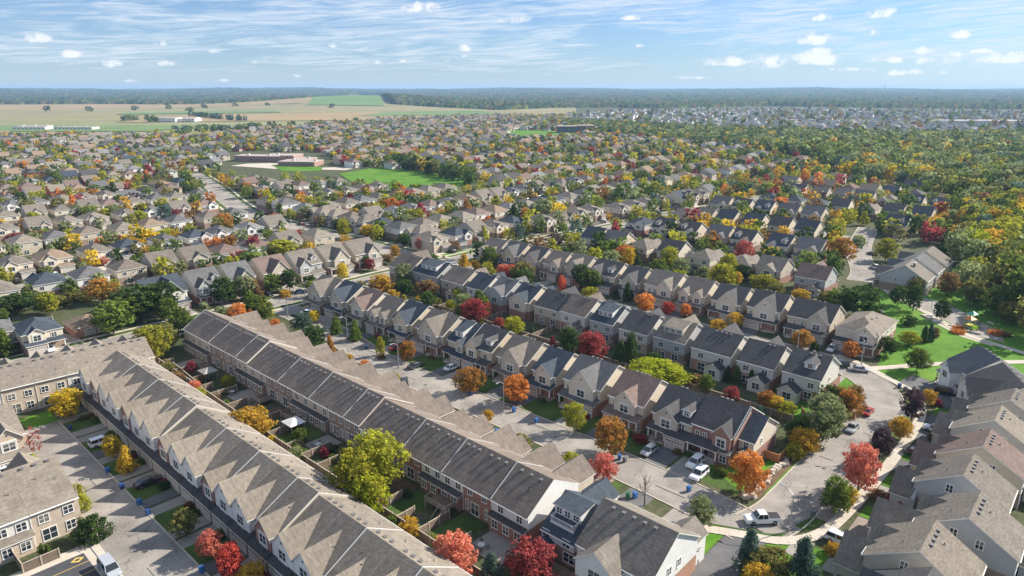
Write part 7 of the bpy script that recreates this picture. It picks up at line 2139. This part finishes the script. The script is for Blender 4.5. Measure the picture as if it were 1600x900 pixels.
# ------------------------------------------------------------------ the playground
def post(q, x, y, z, r=.07): q.cyl((x, y, 0), (x, y, z), r, r, 6)
m_lime = plain('lime play steel', (.25, .50, .05), .5); m_teal = plain('teal play steel', (.12, .40, .30), .5); m_orng = plain('orange play roof', (.65, .22, .05), .5); m_yel = plain('yellow play panel', (.62, .50, .06), .5)
x, y = at(1512, 512)
t = empty('play_structure', (x, y, .05), R(20))
q = MB()
for (a, b) in ((-2, -2), (0, -2), (0, 0), (-2, 0), (3, 1), (5, 1), (5, 3), (3, 3)): post(q, a, b, 3.2)
q.obj('frame', m_lime, t)
for (a, b, z) in ((-2, -2, 1.4), (3, 1, 1.8)):
    q = MB(); q.box(a, a + 2, b, b + 2, z, z + .12); q.obj('platform', m_yel, t)
    q = MB(); cx, cy = a + 1, b + 1
    for k in range(4):
        P4 = [(a - .3, b - .3), (a + 2.3, b - .3), (a + 2.3, b + 2.3), (a - .3, b + 2.3)]
        q.slab([(*P4[k], 3.2), (*P4[(k + 1) % 4], 3.2), (cx, cy, 4.3)], .06, 0, 0)
    q.obj('play_roof', m_orng if a < 0 else m_teal, t)
q = MB(); q.slab([(0, -1.6, 1.5), (0, -.6, 1.5), (3.4, -.6, .25), (3.4, -1.6, .25)], .1, 0, 0); q.obj('slide', m_yel, t)
q = MB(); q.slab([(5, 1.6, 1.9), (5, 2.5, 1.9), (8.4, 2.5, .25), (8.4, 1.6, .25)], .1, 0, 0); q.obj('slide', m_lime, t)
q = MB(); q.slab([(0, -1, 1.5), (3, 1.2, 1.9), (3, 2.2, 1.9), (0, 0, 1.5)], .1, 0, 0); q.obj('bridge', m_teal, t)
for k in range(8): q = MB() if k == 0 else q; q.cyl((-2, -2 + k * .28, 0), (-2 - .9, -2 + k * .28, 1.4), .03, .03, 5)
q.obj('climbing_net', m_teal, t)
tag(t, 'multicoloured climbing structure with slides in the park playground', 'play structure')
x, y = at(1455, 482)
t = empty('swing_set', (x, y, .05), R(-35))
q = MB()
for a in (-4, 0, 4):
    q.cyl((a, -1.4, 0), (a, 0, 3), .07, .07, 6); q.cyl((a, 1.4, 0), (a, 0, 3), .07, .07, 6)
q.cyl((-4, 0, 3), (4, 0, 3), .07, .07, 6); q.obj('frame', m_teal, t)
for a in (-3, -1.2, 1.2, 3):
    q = MB(); q.cyl((a - .25, 0, .6), (a - .25, 0, 3), .015, .015, 4); q.cyl((a + .25, 0, .6), (a + .25, 0, 3), .015, .015, 4); q.box(a - .28, a + .28, -.12, .12, .55, .6); q.obj('swing', m_tyre, t)
tag(t, 'pale green arched swing set at the upper end of the playground', 'swing set')
x, y = at(1522, 516); t = empty('spring_rocker', (x, y, .05)); q = MB(); q.cyl((0, 0, 0), (0, 0, .4), .12, .12, 6); q.obj('spring', m_metal, t)
q = MB(); q.box(-1.0, 1.0, -.35, .35, .4, 1.3, 0, taper=.2); q.obj('seat', plain('bright lime panel', (.45, .75, .03), .5), t); tag(t, 'bright lime spring toy in front of the climbing structure', 'spring toy')
for px, py, lab in ((1452, 497, 'pale bench by the playground path, upper one'), (1462, 504, 'pale bench by the playground path, lower one')):
    x, y = at(px, py); t = empty('park_bench', (x, y, .05), R(-35))
    q = MB(); q.box(-.9, .9, -.22, .22, .42, .48); q.obj('seat', m_trim, t); q = MB(); q.box(-.9, .9, .2, .25, .5, .9); q.obj('backrest', m_trim, t)
    for s_ in (-1, 1): q = MB(); q.box(s_ * .7 - .04, s_ * .7 + .04, -.2, .2, 0, .42); q.obj('leg', m_metal, t)
    tag(t, lab, 'bench')
for k, (pa, pb) in enumerate([((1483, 508), (1530, 522)), ((1440, 493), (1464, 502))]):
    p0, p1 = at(*pa), at(*pb); t = empty('stone_seat_wall', (*p0, 0)); n = 9
    for j in range(n):
        u = (j + .5) / n; q = MB(); q.box(-.8, .8, -.3, .3, 0, .5)
        q.obj('stone', m_conc, t, ((p1[0] - p0[0]) * u, (p1[1] - p0[1]) * u + math.sin(u * 3.14) * -2.2, 0), math.atan2(p1[1] - p0[1], p1[0] - p0[0]) + (.5 - u) * 1.0)
    tag(t, f'low curved pale stone seat wall, {("nearer", "farther")[k]} one at the playground plaza', 'stone wall')
t = empty('boulder_edging', (*at(1500, 516), 0)); rs = random.Random(4); bx, by = at(1500, 516)
for k in range(34):
    px_, py_ = (1440 + 3.9 * k, 496 + 1.0 * k + rs.uniform(-3, 3)) if k < 24 else (1530 + 5 * (k - 24), 508 + rs.uniform(-8, 8))
    wx, wy = at(px_, py_); s_ = rs.uniform(.25, .6); q = MB(); q.box(-s_, s_, -s_ * .7, s_ * .7, -.1, s_ * .8, 0, taper=s_ * .25); q.obj('boulder', m_conc, t, (wx - bx, wy - by, 0), rs.random() * 3)
tag(t, 'scattered pale boulders edging the playground path', 'boulders')
# rock garden and retaining edge left of the curving street
rs = random.Random(2)
t = empty('rock_edging', (*W(-40.5, 112), 0))
for k in range(26):
    u = k / 26
    a_, b_ = -40.2 - .9 * rs.random(), 106.5 + 28 * u
    s_ = rs.uniform(.35, .8); q = MB(); q.box(-s_, s_, -s_ * .7, s_ * .7, -.1, s_ * .7, 0, taper=s_ * .2)
    wx, wy = W(a_, b_); bx, by = W(-40.5, 112)
    q.obj('rock', m_conc, t, (wx - bx, wy - by, 0), rs.random() * 3)
tag(t, 'row of pale landscape rocks beside the curving street', 'rocks')
sheet('planting_bed', WP([(-42.5, 106), (-39.2, 107.5), (-39.2, 134), (-41.2, 138)]), .03, m_mulch)
for pts in ([(-47, 103.2), (-43, 103.6)],):
    pass

# ------------------------------------------------------------------ words for the trees
def near_house(x, y):
    best = None
    for t, s in HPOS:
        d = (t[0] - x) ** 2 + (t[1] - y) ** 2
        if best is None or d < best[0]: best = (d, t, s)
    return best
HPOS = []
for t, s in HOUSES:
    c_ = t.matrix_basis @ Vector((0, 6.5, 0)); HPOS.append(((c_.x, c_.y), s))
def short(s):
    return s.replace(' in the row facing the central street', ' of the central street').replace(' of the row facing the central street', ' of the central street').replace(' of the row along the crossing street', ' of the crossing street').replace(' beyond the central street', '').replace(', backs to camera', '').replace('in the second row', 'of the second row')
lab_n = {}
for i, r_ in enumerate(TREES):
    t, x, y, h, w, shp, pal, lab, cat, nc = r_
    b = near_house(x, y)
    px = proj(x, y); hp = proj(*b[1])
    dx = px[0] - hp[0]; dy = px[1] - hp[1]
    rel = ('right of' if dx > 0 else 'left of') if abs(dx) > abs(dy) * 1.3 else ('in front of' if dy > 0 else 'behind')
    size = 'tall' if h > 8 else ('small' if h < 4.5 else 'mid-sized')
    s = short(b[2])
    if nc: base = f'bare leafless tree {rel} {s}'
    else: base = f"{size} {pal} {SHAPEW[shp] if shp in ('cone', 'column', 'bush') else shp} {'shrub' if shp == 'bush' else 'tree'} {rel} {s}"
    base = base.replace('low bushy shrub', 'shrub')
    lab_n.setdefault(base, []).append((px[0], t, cat))
for base, l in lab_n.items():
    l.sort(key=lambda q: q[0])
    for k, (px, t, cat) in enumerate(l):
        s = base if len(l) == 1 else base + (f', {("left", "right")[k]} one' if len(l) == 2 else f', {ordn(k + 1)} from left')
        wds = s.split()
        if len(wds) > 16: s = ' '.join(w_ for w_ in wds if w_ not in ('mid-sized', 'the'))
        tag(t, s, cat, 'trees and shrubs of the neighbourhood')
# no label longer than the limit, no two alike
seen = {}
for o in C.objects:
    if o.parent is None and 'label' in o:
        l = o['label']
        if len(l.split()) > 16:
            for a, b in ((' in the row ', ' '), ('the ', ''), (' beyond central street', ' beyond centre'), ('stretch of ', ''), ('roofed house,', 'house,'), (' with ', ' '), (' along ', ' '), (' round tree', ' tree'), (' oval tree', ' tree'), ('orange and green', 'orange-green'), ('mid-sized ', '')):
                if len(l.split()) > 16: l = l.replace(a, b)
        if len(l.split()) > 16: print('LONG', l)
        o['label'] = l
        seen.setdefault(l, []).append(o)
for l, os_ in seen.items():
    if len(os_) > 1: print('DUP', len(os_), l)

# ------------------------------------------------------------------ air
q = MB(); q.box(-13000, 13000, -300, 15800, -1.5, 112)
hz = newmat('haze air')
vp = hz[1].n('ShaderNodeVolumePrincipled')
vp.inputs['Color'].default_value = (0.44, 0.68, 1.0, 1)
vp.inputs['Density'].default_value = 0.000082
vp.inputs['Anisotropy'].default_value = 0.1
ho = hz[1].n('ShaderNodeOutputMaterial')
hz[1].t.links.new(vp.outputs[0], ho.inputs['Volume'])
o = q.obj('haze', hz[0]); o['kind'] = 'stuff'
